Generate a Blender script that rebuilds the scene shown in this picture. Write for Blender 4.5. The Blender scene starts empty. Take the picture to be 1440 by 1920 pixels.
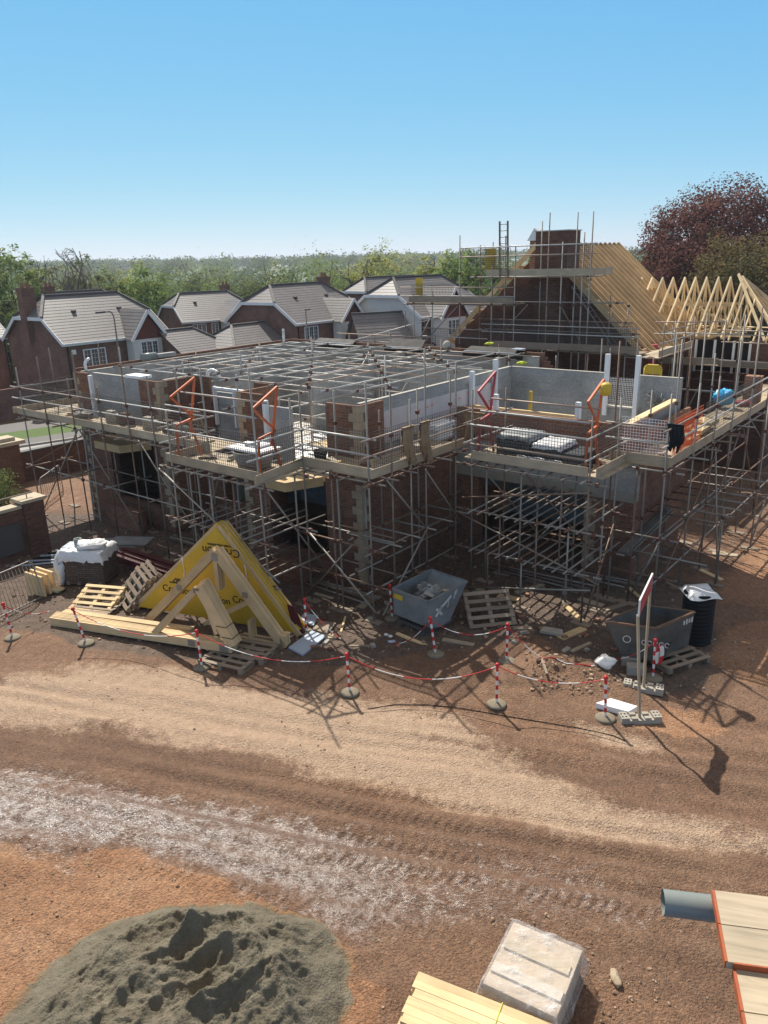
import bpy, bmesh, math, random
import numpy as np
from mathutils import Vector, Matrix
random.seed(7)
RNG = np.random.RandomState(11)
scene = bpy.context.scene
COL = scene.collection
R = math.radians
HAZE_ON = True

# ------------------------------------------------------------------ camera
CAM_H = 8.8
FOC, CX, CY = 1430.0, 720.0, 960.0
PITCH, ROLL = R(18.4), R(1.7)
_fw = Vector((0, math.cos(PITCH), -math.sin(PITCH)))
_up0 = Vector((0, math.sin(PITCH), math.cos(PITCH)))
_rt0 = Vector((1, 0, 0))
RT = _rt0 * math.cos(ROLL) - _up0 * math.sin(ROLL)
UP = _up0 * math.cos(ROLL) + _rt0 * math.sin(ROLL)
EYE = Vector((0, 0, CAM_H))
cam = bpy.data.cameras.new('camera')
cam.sensor_fit = 'VERTICAL'
cam.sensor_height = 36.0
cam.lens = 36.0 * FOC / 1920.0
cam.clip_start = 0.05
cam.clip_end = 6000
camo = bpy.data.objects.new('camera', cam)
COL.objects.link(camo)
m = Matrix((RT, UP, -_fw)).transposed().to_4x4()
m.translation = EYE
camo.matrix_world = m
scene.camera = camo


def ray(px, py):
    return _fw + RT * ((px - CX) / FOC) - UP * ((py - CY) / FOC)


def at(px, py, z=0.0):
    """point of the world plane at height z seen at a photo pixel"""
    d = ray(px, py)
    return EYE + d * ((z - CAM_H) / d.z)


def far(px, py, dist):
    d = ray(px, py)
    return EYE + d * (dist / d.y)


def onplane(px, py, p0, e):
    """point on the vertical plane through p0 along horizontal direction e"""
    n = Vector((-e.y, e.x, 0))
    d = ray(px, py)
    return EYE + d * ((p0 - EYE).dot(n) / d.dot(n))


# building grid: u runs along the front (to the right and nearer), v runs back
GA = R(-39)
GU = Vector((math.cos(GA), math.sin(GA), 0))
GV = Vector((-math.sin(GA), math.cos(GA), 0))
GC = at(693, 890, 3.9)
GC.z = 0
ZV = Vector((0, 0, 1))


def W(u, v, z=0.0):
    return GC + GU * u + GV * v + ZV * z


# ------------------------------------------------------------------ mesh builder
class MB:
    def __init__(s):
        s.v, s.f, s.uv, s.mi, s.sm = [], [], [], [], []

    def face(s, pts, uv=None, mi=0, smooth=False):
        pts = [Vector(p) for p in pts]
        i = len(s.v)
        s.v.extend(pts)
        s.f.append(tuple(range(i, i + len(pts))))
        if uv is None:
            n = Vector((0, 0, 0))
            for k in range(len(pts)):
                a, b = pts[k], pts[(k + 1) % len(pts)]
                n += a.cross(b)
            if n.length > 1e-12:
                n.normalize()
            if abs(n.z) > 0.98:
                t, w = Vector((1, 0, 0)), Vector((0, 1, 0))
            else:
                t = ZV.cross(n).normalized()
                w = n.cross(t)
            uv = [(p.dot(t), p.dot(w)) for p in pts]
        s.uv.append(uv)
        s.mi.append(mi)
        s.sm.append(smooth)

    def box(s, o, ex, ey, ez, mi=0, uv=None):
        o = Vector(o)
        if ex.cross(ey).dot(ez) < 0:
            ex, ey = ey, ex
        c = [o, o + ex, o + ex + ey, o + ey, o + ez, o + ex + ez, o + ex + ey + ez, o + ey + ez]
        for q in ((3, 2, 1, 0), (4, 5, 6, 7), (0, 1, 5, 4), (1, 2, 6, 5), (2, 3, 7, 6), (3, 0, 4, 7)):
            s.face([c[k] for k in q], mi=mi)

    def gbox(s, u0, u1, v0, v1, z0, z1, mi=0):
        """box on the building grid"""
        s.box(W(u0, v0, z0), GU * (u1 - u0), GV * (v1 - v0), ZV * (z1 - z0), mi)

    def cbox(s, c, ex, ey, ez, mi=0):
        s.box(Vector(c) - ex * .5 - ey * .5 - ez * .5, ex, ey, ez, mi)

    def beam(s, p0, p1, w, h, up=ZV, mi=0, grain=True):
        """bar p0->p1, w across, h along up; uv u runs along its length"""
        p0, p1 = Vector(p0), Vector(p1)
        d = p1 - p0
        L = d.length
        d = d / L
        side = d.cross(up)
        if side.length < 1e-4:
            side = d.cross(Vector((1, 0, 0)))
        side.normalize()
        upv = side.cross(d)
        a, b = side * (w / 2), upv * (h / 2)
        q0 = [p0 - a - b, p0 + a - b, p0 + a + b, p0 - a + b]
        q1 = [q + d * L for q in q0]
        off = random.random() * 9
        for k in range(4):
            j = (k + 1) % 4
            ww = w if k % 2 == 0 else h
            s.face([q0[k], q0[j], q1[j], q1[k]], uv=[(off, off), (off, off + ww), (off + L, off + ww), (off + L, off)], mi=mi)
        s.face([q0[3], q0[2], q0[1], q0[0]], uv=[(off, 0), (off + .02, 0), (off + .02, .02), (off, .02)], mi=mi)
        s.face(q1, uv=[(off, 0), (off + .02, 0), (off + .02, .02), (off, .02)], mi=mi)

    def tube(s, p0, p1, r, n=8, mi=0, cap=True, r1=None, hollow=False):
        p0, p1 = Vector(p0), Vector(p1)
        d = (p1 - p0)
        L = d.length
        if L < 1e-6:
            return
        d = d / L
        a = d.cross(ZV)
        if a.length < 1e-3:
            a = Vector((1, 0, 0))
        a.normalize()
        b = d.cross(a)
        r1 = r if r1 is None else r1
        c0, c1 = [], []
        for k in range(n):
            t = 2 * math.pi * k / n
            o = a * math.cos(t) + b * math.sin(t)
            c0.append(p0 + o * r)
            c1.append(p1 + o * r1)
        for k in range(n):
            j = (k + 1) % n
            s.face([c0[k], c0[j], c1[j], c1[k]], uv=[(0, k * .02), (0, k * .02 + .02), (L, k * .02 + .02), (L, k * .02)], mi=mi, smooth=True)
        if cap:
            s.face(list(reversed(c0)), mi=mi)
            s.face(c1, mi=mi)

    def path(s, pts, r, n=6, mi=0):
        for i in range(len(pts) - 1):
            s.tube(pts[i], pts[i + 1], r, n, mi, cap=(i in (0, len(pts) - 2)))

    def prism(s, pts, ext, mi=0):
        pts = [Vector(p) for p in pts]
        n = Vector((0, 0, 0))
        for k in range(len(pts)):
            n += pts[k].cross(pts[(k + 1) % len(pts)])
        if n.dot(ext) > 0:
            pts = list(reversed(pts))
        top = [p + ext for p in pts]
        s.face(pts, mi=mi)
        s.face(list(reversed(top)), mi=mi)
        for k in range(len(pts)):
            j = (k + 1) % len(pts)
            s.face([pts[j], pts[k], top[k], top[j]], mi=mi)

    def lathe(s, o, prof, n=20, mi=0):
        o = Vector(o)
        for i in range(len(prof) - 1):
            (r0, z0), (r1, z1) = prof[i], prof[i + 1]
            for k in range(n):
                a0, a1 = 2 * math.pi * k / n, 2 * math.pi * (k + 1) / n
                p = [o + Vector((r * math.cos(a), r * math.sin(a), z)) for r, z, a in ((r0, z0, a0), (r0, z0, a1), (r1, z1, a1), (r1, z1, a0))]
                if r0 < 1e-6:
                    p = [p[0], p[2], p[3]]
                elif r1 < 1e-6:
                    p = p[:3]
                s.face(p, mi=mi, smooth=True)

    def raw(s, verts, faces, mi=0, smooth=False):
        for f in faces:
            s.face([verts[k] for k in f], mi=mi, smooth=smooth)

    def build(s, name, mats, parent=None, merge=False, bevel=0):
        me = bpy.data.meshes.new(name)
        off = Vector((0, 0, 0))
        if parent is not None:
            p = parent
            while p is not None:
                off += p.location
                p = p.parent
        me.from_pydata([tuple(p - off) for p in s.v], [], s.f)
        uvl = me.uv_layers.new(name='UVMap')
        flat = [c for fu in s.uv for t in fu for c in t]
        uvl.data.foreach_set('uv', flat)
        me.polygons.foreach_set('material_index', s.mi)
        me.polygons.foreach_set('use_smooth', s.sm)
        if not isinstance(mats, (list, tuple)):
            mats = [mats]
        for mm in mats:
            me.materials.append(mm)
        if merge or any(s.sm):
            bm = bmesh.new()
            bm.from_mesh(me)
            bmesh.ops.remove_doubles(bm, verts=bm.verts, dist=0.0004)
            bm.to_mesh(me)
            bm.free()
        me.update()
        o = bpy.data.objects.new(name, me)
        COL.objects.link(o)
        if parent is not None:
            o.parent = parent
        if bevel:
            b = o.modifiers.new('edge', 'BEVEL')
            b.width = bevel
            b.segments = 1
            b.limit_method = 'ANGLE'
        return o


def tag(o, label=None, cat=None, group=None, kind=None):
    if label:
        o['label'] = label
    if cat:
        o['category'] = cat
    if group:
        o['group'] = group
    if kind:
        o['kind'] = kind
    return o


def thing(name, loc, label, cat, group=None):
    o = bpy.data.objects.new(name, None)
    o.empty_display_size = .2
    COL.objects.link(o)
    o.location = Vector(loc)
    return tag(o, label, cat, group)


def copy_tree(o, parent=None):
    c = o.copy()
    COL.objects.link(c)
    c.parent = parent
    for ch in list(o.children):
        copy_tree(ch, c)
    return c


# ------------------------------------------------------------------ materials
class NT:
    def __init__(s, name):
        s.m = bpy.data.materials.new(name)
        s.m.use_nodes = True
        s.t = s.m.node_tree
        s.bsdf = s.t.nodes['Principled BSDF']
        s.out = s.t.nodes['Material Output']

    def n(s, typ, **kw):
        nd = s.t.nodes.new(typ)
        for k, val in kw.items():
            if k.startswith('_'):
                setattr(nd, k[1:], val)
            else:
                nd.inputs[k.replace('_', ' ')].default_value = val
        return nd

    def l(s, a, b):
        s.t.links.new(a, b)

    def coord(s, kind='Object', scale=(1, 1, 1)):
        tc = s.t.nodes.new('ShaderNodeTexCoord')
        mp = s.t.nodes.new('ShaderNodeMapping')
        mp.inputs['Scale'].default_value = scale
        s.l(tc.outputs[kind], mp.inputs['Vector'])
        return mp.outputs['Vector']

    def noise(s, vec, scale, detail=5, rough=.6):
        nd = s.n('ShaderNodeTexNoise', Scale=scale, Detail=detail, Roughness=rough)
        s.l(vec, nd.inputs['Vector'])
        return nd.outputs['Fac']

    def ramp(s, fac, stops):
        nd = s.t.nodes.new('ShaderNodeValToRGB')
        e = nd.color_ramp.elements
        while len(e) < len(stops):
            e.new(.5)
        for k, (p, c) in enumerate(stops):
            e[k].position = p
            e[k].color = (*c, 1) if len(c) == 3 else c
        s.l(fac, nd.inputs['Fac'])
        return nd.outputs['Color']

    def mix(s, fac, a, b, mode='MIX'):
        nd = s.t.nodes.new('ShaderNodeMix')
        nd.data_type = 'RGBA'
        nd.blend_type = mode
        for inp, val in ((nd.inputs[0], fac), (nd.inputs[6], a), (nd.inputs[7], b)):
            if hasattr(val, 'links') or hasattr(val, 'is_output') and val.is_output:
                s.l(val, inp)
            elif isinstance(val, (tuple, list)):
                inp.default_value = (*val, 1) if len(val) == 3 else val
            else:
                inp.default_value = val
        return nd.outputs[2]

    def math(s, op, a, b=None, clamp=False):
        nd = s.t.nodes.new('ShaderNodeMath')
        nd.operation = op
        nd.use_clamp = clamp
        for inp, val in zip(nd.inputs, (a, b)):
            if val is None:
                continue
            if isinstance(val, (int, float)):
                inp.default_value = val
            else:
                s.l(val, inp)
        return nd.outputs[0]

    def bump(s, h, strength=.3, dist=.02):
        nd = s.n('ShaderNodeBump', Strength=strength, Distance=dist)
        s.l(h, nd.inputs['Height'])
        s.l(nd.outputs['Normal'], s.bsdf.inputs['Normal'])

    def set(s, **kw):
        for k, val in kw.items():
            inp = s.bsdf.inputs[k.replace('_', ' ')]
            if isinstance(val, (int, float)):
                inp.default_value = val
            elif isinstance(val, (tuple, list)):
                inp.default_value = (*val, 1) if len(val) == 3 else val
            else:
                s.l(val, inp)
        return s.m


def dim(c, k):
    return tuple(x * k for x in c)


def basic(name, c, rough=.7, metal=0., var=.25, scale=3., bump=.0, kind='Object', stretch=(1, 1, 1), spec=.4, bscale=None, c2=None):
    t = NT(name)
    v = t.coord(kind, stretch)
    f = t.noise(v, scale, 6)
    f2 = t.noise(v, scale * 9, 3)
    col = t.ramp(f, [(.3, dim(c, 1 - var)), (.7, c2 or dim(c, 1 + var * .6))])
    col = t.mix(.35, col, t.ramp(f2, [(.3, dim(c, 1 - var)), (.7, dim(c, 1 + var * .5))]))
    if bump:
        t.bump(t.noise(v, bscale or scale * 8, 5), bump, .02)
    rr = t.math('ADD', t.math('MULTIPLY', f, .25), rough - .12)
    return t.set(Base_Color=col, Roughness=rr, Metallic=metal, Specular_IOR_Level=spec)


def brickmat(name, c1, c2, mortar, bw=.225, bh=.075, mt=.011, stain=.35):
    t = NT(name)
    v = t.coord('UV')
    b = t.n('ShaderNodeTexBrick', Scale=1.0, Mortar_Size=mt, Brick_Width=bw, Row_Height=bh, Bias=0.0, Mortar_Smooth=.15)
    t.l(v, b.inputs['Vector'])
    b.inputs['Color1'].default_value = (*c1, 1)
    b.inputs['Color2'].default_value = (*c2, 1)
    b.inputs['Mortar'].default_value = (*mortar, 1)
    big = t.noise(v, .9, 5)
    fine = t.noise(v, 14, 4)
    col = t.mix(1.0, b.outputs['Color'], t.ramp(big, [(.3, (1 - stain,) * 3), (.7, (1.12, 1.1, 1.08))]), 'MULTIPLY')
    col = t.mix(.5, col, t.mix(1.0, col, t.ramp(fine, [(.3, (.6,) * 3), (.7, (1.35,) * 3)]), 'MULTIPLY'))
    h = t.math('ADD', t.math('MULTIPLY', b.outputs['Fac'], -1.0), t.math('MULTIPLY', fine, .5))
    t.bump(h, .5, .006)
    return t.set(Base_Color=col, Roughness=.9, Specular_IOR_Level=.2)


M = {}
M['brick'] = brickmat('brick', (.25, .118, .075), (.16, .075, .05), (.20, .145, .11))
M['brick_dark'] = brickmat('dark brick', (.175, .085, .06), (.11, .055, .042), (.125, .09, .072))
M['brick_far'] = brickmat('house brick', (.24, .12, .09), (.18, .09, .07), (.2, .14, .115))
M['brick_orange'] = brickmat('orange brick', (.34, .15, .085), (.25, .105, .06), (.3, .24, .19))
M['block'] = brickmat('grey block', (.37, .375, .37), (.31, .315, .31), (.33, .33, .32), .44, .215, .01, .25)
M['hung'] = brickmat('hung tile', (.17, .055, .042), (.135, .045, .036), (.06, .024, .02), .17, .1, .008, .2)
M['quoin'] = basic('buff stone', (.36, .285, .195), .85, var=.25, scale=4, bump=.2)
M['coping'] = basic('mortar top', (.42, .40, .36), .9, var=.25, scale=6, bump=.25)
M['stonecap'] = basic('stone cap', (.46, .39, .29), .85, var=.2, scale=3, bump=.1)
M['concrete'] = basic('concrete', (.36, .33, .28), .9, var=.28, scale=4, bump=.3)
M['lintel'] = basic('lintel concrete', (.30, .27, .23), .9, var=.25, scale=1.5, bump=.15)


def wood(name, c, var=.3, knots=True, rough=.75):
    t = NT(name)
    v = t.coord('UV', (1.2, 22, 1))
    g = t.noise(v, 1.6, 6, .65)
    v2 = t.coord('UV', (1, 6, 1))
    k = t.noise(v2, 2.2, 3)
    v3 = t.coord('Object')
    o = t.noise(v3, 1.3, 3)
    col = t.ramp(g, [(.25, dim(c, 1 - var)), (.5, c), (.8, dim(c, 1 + var * .45))])
    if knots:
        col = t.mix(t.ramp(k, [(.66, (0, 0, 0)), (.76, (1, 1, 1))]), col, dim(c, .45))
    col = t.mix(1.0, col, t.ramp(o, [(.3, (.8, .8, .8)), (.7, (1.12, 1.1, 1.06))]), 'MULTIPLY')
    info = t.t.nodes.new('ShaderNodeObjectInfo')
    col = t.mix(1.0, col, t.ramp(info.outputs['Random'], [(0., (.8, .8, .8)), (1., (1.12, 1.12, 1.12))]), 'MULTIPLY')
    t.bump(g, .25, .004)
    return t.set(Base_Color=col, Roughness=rough, Specular_IOR_Level=.25)


M['pine'] = wood('new pine', (.68, .51, .29))
M['pine_stack'] = wood('truss timber', (.58, .43, .25), .22)
M['rafter'] = wood('rafter timber', (.63, .45, .255), .3)
M['board'] = wood('scaffold board', (.42, .35, .255), .35)
M['board_old'] = wood('weathered board', (.27, .215, .165), .35)
M['ply'] = basic('plywood', (.50, .37, .20), .8, var=.3, scale=2.5, bump=.1)
M['osb'] = basic('board sheet', (.52, .41, .24), .8, var=.3, scale=5)
def tubemat(name, c, cr, k):
    t = NT(name)
    v = t.coord('UV', (1, 1, 1))
    vo_ = t.coord('Object')
    info = t.t.nodes.new('ShaderNodeObjectInfo')
    n_ = t.noise(vo_, 2.6, 6, .65)
    m_ = t.noise(vo_, 22, 4, .7)
    f = t.math('ADD', t.math('MULTIPLY', info.outputs['Random'], .55), t.math('ADD', t.math('MULTIPLY', n_, .6), t.math('MULTIPLY', m_, .35)))
    col = t.ramp(f, [(.45, c), (.75, dim(c, .72)), (1.0, cr)])
    col = t.mix(t.ramp(m_, [(.62, (0, 0, 0)), (.72, (1, 1, 1))]), col, (.42, .39, .35))
    t.bump(m_, .3, .004)
    return t.set(Base_Color=col, Roughness=t.math('ADD', t.math('MULTIPLY', n_, .3), .38), Metallic=k, Specular_IOR_Level=.45)


M['steel'] = tubemat('galvanised tube', (.31, .285, .25), (.17, .095, .06), .2)
M['steel_sunlit'] = tubemat('sunlit galvanised tube', (.50, .49, .465), (.30, .22, .17), .25)  # sunlit brightness put into the tube colour for rails and birdcage
M['pine_sunlit'] = wood('sunlit rafter timber', (.82, .65, .40), .22)  # paler timber colour carries the sunlight on the wing roof
M['steel_dark'] = basic('dull tube', (.20, .185, .165), .55, .45, var=.4, scale=2)
M['rust'] = basic('rusty coupler', (.15, .075, .055), .8, .2, var=.4, scale=9)
M['wire'] = basic('wire mesh', (.10, .092, .085), .6, .3, var=.3, scale=2)
M['orange'] = basic('orange paint', (.58, .13, .035), .55, var=.3, scale=4)
M['redpaint'] = basic('red oxide paint', (.42, .06, .07), .6, var=.35, scale=4)
M['red'] = basic('red plastic', (.55, .025, .03), .4, var=.15, scale=6)
M['white'] = basic('white plastic', (.75, .74, .72), .45, var=.1, scale=3)
M['upvc'] = basic('white frame', (.74, .75, .76), .4, var=.06, scale=3)
M['poly'] = basic('white foam board', (.82, .83, .84), .7, var=.06, scale=3)
M['foil'] = basic('insulation face', (.60, .55, .55), .45, var=.16, scale=1.6)
M['render'] = basic('white render', (.60, .59, .56), .85, var=.1, scale=.8)
M['black'] = basic('black plastic', (.016, .016, .018), .65, var=.4, scale=3, spec=.15)
M['rubber'] = basic('grey rubber base', (.22, .185, .135), .9, var=.35, scale=9, bump=.2)
M['yellow'] = basic('yellow plastic', (.60, .40, .035), .5, var=.2, scale=3)
M['hessian'] = basic('hessian', (.30, .215, .13), .95, var=.35, scale=5, bump=.5, bscale=40)
M['maroon'] = basic('primed steel', (.10, .022, .026), .4, .1, var=.3, scale=2)
M['blue'] = basic('blue plastic', (.05, .42, .78), .4, var=.3, scale=8)
M['skipgrey'] = basic('grey skip paint', (.215, .23, .235), .55, .15, var=.35, scale=2.2, bump=.1, c2=(.285, .30, .305))
M['skipdark'] = basic('dark skip paint', (.085, .083, .08), .65, .1, var=.45, scale=2.5, c2=(.17, .155, .135))
M['pipe'] = basic('grey pipe', (.20, .225, .215), .35, var=.15, scale=2)
M['polysheet'] = basic('polythene wrap', (.66, .67, .68), .25, var=.15, scale=3, bump=.5, bscale=7)
M['black_cloth'] = basic('black cloth', (.02, .021, .026), .9, var=.4, scale=6)
M['tub'] = basic('mortar tub', (.24, .22, .20), .7, var=.35, scale=4)
M['cap'] = basic('grey ridge tile', (.075, .072, .072), .7, var=.2, scale=2)
M['fascia'] = basic('white fascia', (.70, .71, .72), .5, var=.05, scale=1)
M['marking'] = basic('black print', (.03, .028, .02), .7, var=.1, scale=3)
M['whiteprint'] = basic('white print', (.6, .6, .6), .7, var=.1, scale=3)
M['sheet_yellow'] = basic('yellow printed sheet', (.56, .36, .03), .45, var=.15, scale=2)
M['band'] = basic('orange end band', (.36, .085, .03), .6, var=.3, scale=20)
M['netting'] = basic('orange netting', (.7, .15, .05), .7, var=.2, scale=5)
M['darkfloor'] = basic('screed floor', (.56, .53, .48), .9, var=.3, scale=1.2)
M['blueboard'] = basic('coated board', (.40, .46, .55), .35, var=.15, scale=2)

# glass
t = NT('window glass')
M['glass'] = t.set(Base_Color=(.06, .075, .085), Roughness=.08, Specular_IOR_Level=.9)

# roof tile material
t = NT('roof tile')
v = t.coord('UV')
f = t.noise(v, .5, 4)
f2 = t.noise(v, 6, 4)
cell = t.n('ShaderNodeTexBrick', Scale=1.0, Mortar_Size=.006, Brick_Width=.33, Row_Height=.34, Mortar_Smooth=.2)
t.l(v, cell.inputs['Vector'])
cell.inputs['Color1'].default_value = (.175, .162, .158, 1)
cell.inputs['Color2'].default_value = (.152, .140, .137, 1)
cell.inputs['Mortar'].default_value = (.085, .078, .077, 1)
col = t.mix(1.0, cell.outputs['Color'], t.ramp(f, [(.3, (.8, .8, .8)), (.7, (1.2, 1.2, 1.2))]), 'MULTIPLY')
col = t.mix(.4, col, t.ramp(f2, [(.3, (.09, .08, .08)), (.7, (.19, .175, .17))]))
t.bump(f2, .3, .01)
M['tile'] = t.set(Base_Color=col, Roughness=.48, Specular_IOR_Level=.5)


def leafmat(name, c, c2, trans=.35):
    t = NT(name)
    g = t.t.nodes.new('ShaderNodeNewGeometry')
    v = t.coord('Object')
    f = t.noise(v, .55, 3)
    at_ = t.t.nodes.new('ShaderNodeAttribute')
    at_.attribute_name = 'tint'
    col = t.ramp(f, [(.3, c), (.7, c2)])
    col = t.mix(1.0, col, at_.outputs['Color'], 'MULTIPLY')
    tr = t.t.nodes.new('ShaderNodeBsdfTranslucent')
    df = t.t.nodes.new('ShaderNodeBsdfDiffuse')
    mx = t.t.nodes.new('ShaderNodeMixShader')
    mx.inputs[0].default_value = trans
    t.l(col, tr.inputs['Color'])
    t.l(col, df.inputs['Color'])
    t.l(df.outputs[0], mx.inputs[1])
    t.l(tr.outputs[0], mx.inputs[2])
    t.l(mx.outputs[0], t.out.inputs['Surface'])
    return t.m


M['leaf_green'] = leafmat('spring leaves', (0.13, 0.185, 0.055), (0.2, 0.25, 0.085))
M['leaf_dark'] = leafmat('dark leaves', (0.08, 0.12, 0.045), (0.12, 0.165, 0.06))
M['leaf_yellow'] = leafmat('yellow green leaves', (0.19, 0.21, 0.07), (0.26, 0.265, 0.1))
M['leaf_copper'] = leafmat('copper leaves', (0.145, 0.07, 0.06), (0.20, 0.10, 0.082), .2)
M['leaf_thorn'] = leafmat('hedge leaves', (0.13, 0.125, 0.055), (0.19, 0.155, 0.08), .3)
M['leaf_far'] = leafmat('woodland leaves', (0.135, 0.18, 0.072), (0.20, 0.24, 0.095), .38)
M['leaf_shrub'] = leafmat('pale shrub leaves', (.12, .16, .05), (.2, .24, .09), .35)
M['bark'] = basic('bark', (.095, .08, .065), .95, var=.35, scale=2, bump=.4)
M['bark_pale'] = basic('pale twigs', (.15, .125, .105), .95, var=.3, scale=2)
# ------------------------------------------------------------------ sky and sun
SUN_EL, SUN_AZ = R(49), math.atan2(-.36, .93)      # azimuth from +Y towards +X
world = bpy.data.worlds.new('World')
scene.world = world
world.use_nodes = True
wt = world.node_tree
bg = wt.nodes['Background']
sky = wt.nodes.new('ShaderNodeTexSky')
sky.sky_type = 'NISHITA'
sky.sun_disc = False
sky.sun_elevation = SUN_EL
sky.sun_rotation = SUN_AZ
sky.altitude = 60
sky.air_density = .6
sky.dust_density = 0.0
sky.ozone_density = 6.0
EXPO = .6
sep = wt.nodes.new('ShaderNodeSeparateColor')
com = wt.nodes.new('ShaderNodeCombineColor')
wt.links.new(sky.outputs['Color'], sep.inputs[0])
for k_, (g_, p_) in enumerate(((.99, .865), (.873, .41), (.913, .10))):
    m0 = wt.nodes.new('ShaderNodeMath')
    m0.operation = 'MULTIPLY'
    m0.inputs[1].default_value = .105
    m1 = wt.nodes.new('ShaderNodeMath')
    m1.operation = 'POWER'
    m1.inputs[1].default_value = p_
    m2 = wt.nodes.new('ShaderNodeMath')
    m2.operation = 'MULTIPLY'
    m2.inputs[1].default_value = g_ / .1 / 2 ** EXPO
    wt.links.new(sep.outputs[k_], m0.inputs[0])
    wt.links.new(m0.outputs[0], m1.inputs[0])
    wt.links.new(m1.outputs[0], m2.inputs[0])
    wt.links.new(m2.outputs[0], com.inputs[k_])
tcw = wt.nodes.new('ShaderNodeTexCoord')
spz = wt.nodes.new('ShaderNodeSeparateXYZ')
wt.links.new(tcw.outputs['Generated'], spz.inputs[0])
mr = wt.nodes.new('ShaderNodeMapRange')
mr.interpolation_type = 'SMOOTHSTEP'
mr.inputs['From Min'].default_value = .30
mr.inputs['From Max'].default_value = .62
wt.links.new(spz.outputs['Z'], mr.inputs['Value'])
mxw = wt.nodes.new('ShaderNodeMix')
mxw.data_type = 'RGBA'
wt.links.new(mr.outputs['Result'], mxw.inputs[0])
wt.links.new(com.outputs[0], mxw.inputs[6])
mxw.inputs[7].default_value = (3.5, 3.25, 3.15, 1)  # unseen upper sky, an added warm grey fill that lifts and warms the shadows
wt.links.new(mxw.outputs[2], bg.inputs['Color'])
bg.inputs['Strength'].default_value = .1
sun = bpy.data.lights.new('sun', 'SUN')
sun.energy = 4.5
sun.angle = R(.53)
sun.color = (1.0, .94, .84)
suno = bpy.data.objects.new('sun', sun)
COL.objects.link(suno)
SUNV = Vector((math.sin(SUN_AZ) * math.cos(SUN_EL), math.cos(SUN_AZ) * math.cos(SUN_EL), math.sin(SUN_EL)))
suno.rotation_euler = SUNV.to_track_quat('Z', 'Y').to_euler()
suno.location = SUNV * 60
scene.view_settings.view_transform = 'Standard'
scene.view_settings.look = 'None'
scene.view_settings.exposure = EXPO
scene.view_settings.gamma = 1.0


# ------------------------------------------------------------------ numpy noise
def _hash(ix, iy, seed):
    n = (ix.astype(np.int64) * 374761393 + iy.astype(np.int64) * 668265263 + seed * 2147483647) & 0xffffffff
    n = ((n ^ (n >> 13)) * 1274126177) & 0xffffffff
    n = n ^ (n >> 16)
    return (n & 0xffff) / 65535.0


def vnoise(x, y, seed=0):
    ix, iy = np.floor(x), np.floor(y)
    fx, fy = x - ix, y - iy
    fx, fy = fx * fx * (3 - 2 * fx), fy * fy * (3 - 2 * fy)
    a, b = _hash(ix, iy, seed), _hash(ix + 1, iy, seed)
    c, d = _hash(ix, iy + 1, seed), _hash(ix + 1, iy + 1, seed)
    return (a * (1 - fx) + b * fx) * (1 - fy) + (c * (1 - fx) + d * fx) * fy - .5


def fbm(x, y, sc, oct=4, seed=0, gain=.5):
    s, a, t = 0., 1., 0.
    for k in range(oct):
        s = s + a * vnoise(x * sc + 17.3 * k, y * sc - 9.1 * k, seed + k)
        t += a
        a *= gain
        sc *= 2.03
    return s / t * 2


def sdf(x, y, poly):
    """signed distance to a polygon, positive inside"""
    best = np.full(x.shape, 1e9)
    ins = np.zeros(x.shape, bool)
    n = len(poly)
    for i in range(n):
        ax, ay = poly[i]
        bx, by = poly[(i + 1) % n]
        ex, ey = bx - ax, by - ay
        t = np.clip(((x - ax) * ex + (y - ay) * ey) / (ex * ex + ey * ey + 1e-12), 0, 1)
        best = np.minimum(best, np.hypot(x - ax - ex * t, y - ay - ey * t))
        c = ((ay > y) != (by > y)) & (x < (bx - ax) * (y - ay) / (by - ay + 1e-12) + ax)
        ins ^= c
    return np.where(ins, best, -best)


def sstep(a, b, x):
    t = np.clip((x - a) / (b - a), 0, 1)
    return t * t * (3 - 2 * t)


def gpoly(pts):
    return [tuple(at(*p)[:2]) for p in pts]


TAN1 = gpoly([(-60, 1285), (150, 1248), (330, 1252), (420, 1285), (540, 1296), (640, 1305), (760, 1322), (900, 1362), (960, 1400), (920, 1410), (700, 1392), (640, 1400),
              (900, 1412), (760, 1470), (600, 1455), (470, 1415), (350, 1398), (190, 1368), (-60, 1372)])
TAN2 = gpoly([(560, 1330), (680, 1345), (800, 1375), (930, 1405), (1060, 1450), (1180, 1500), (1300, 1528), (1500, 1590), (1500, 1625), (1300, 1588), (1150, 1575), (1000, 1550),
              (860, 1520), (740, 1478), (600, 1440), (480, 1400)])
TAN3 = gpoly([(1090, 1365), (1200, 1385), (1260, 1400), (1220, 1412), (1130, 1390)])
WET = gpoly([(-80, 1435), (100, 1450), (200, 1468), (330, 1492), (460, 1515), (560, 1532), (720, 1570), (840, 1610), (800, 1660), (930, 1700), (900, 1745), (760, 1775), (690, 1800),
             (620, 1770), (560, 1700), (440, 1650), (330, 1622), (220, 1590), (120, 1600), (60, 1580), (-80, 1560)])
ORANGE = gpoly([(-200, 1560), (60, 1575), (110, 1600), (220, 1594), (330, 1628), (450, 1664), (545, 1715), (620, 1780), (680, 1800), (660, 1840), (740, 1880), (700, 2100), (-300, 2100)])
ORANGE2 = gpoly([(1180, 1345), (1260, 1320), (1340, 1340), (1380, 1375), (1300, 1390), (1210, 1372)])
SANDY = gpoly([(1290, 1230), (1345, 1180), (1440, 1160), (1600, 1180), (1600, 1330), (1440, 1290)])
DARK = gpoly([(-60, 1165), (200, 1215), (420, 1250), (620, 1255), (800, 1225), (900, 1220), (1000, 1190), (1090, 1260), (1220, 1310), (1320, 1290), (1330, 1180), (1300, 1090), (700, 1000), (-200, 940)])
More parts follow.
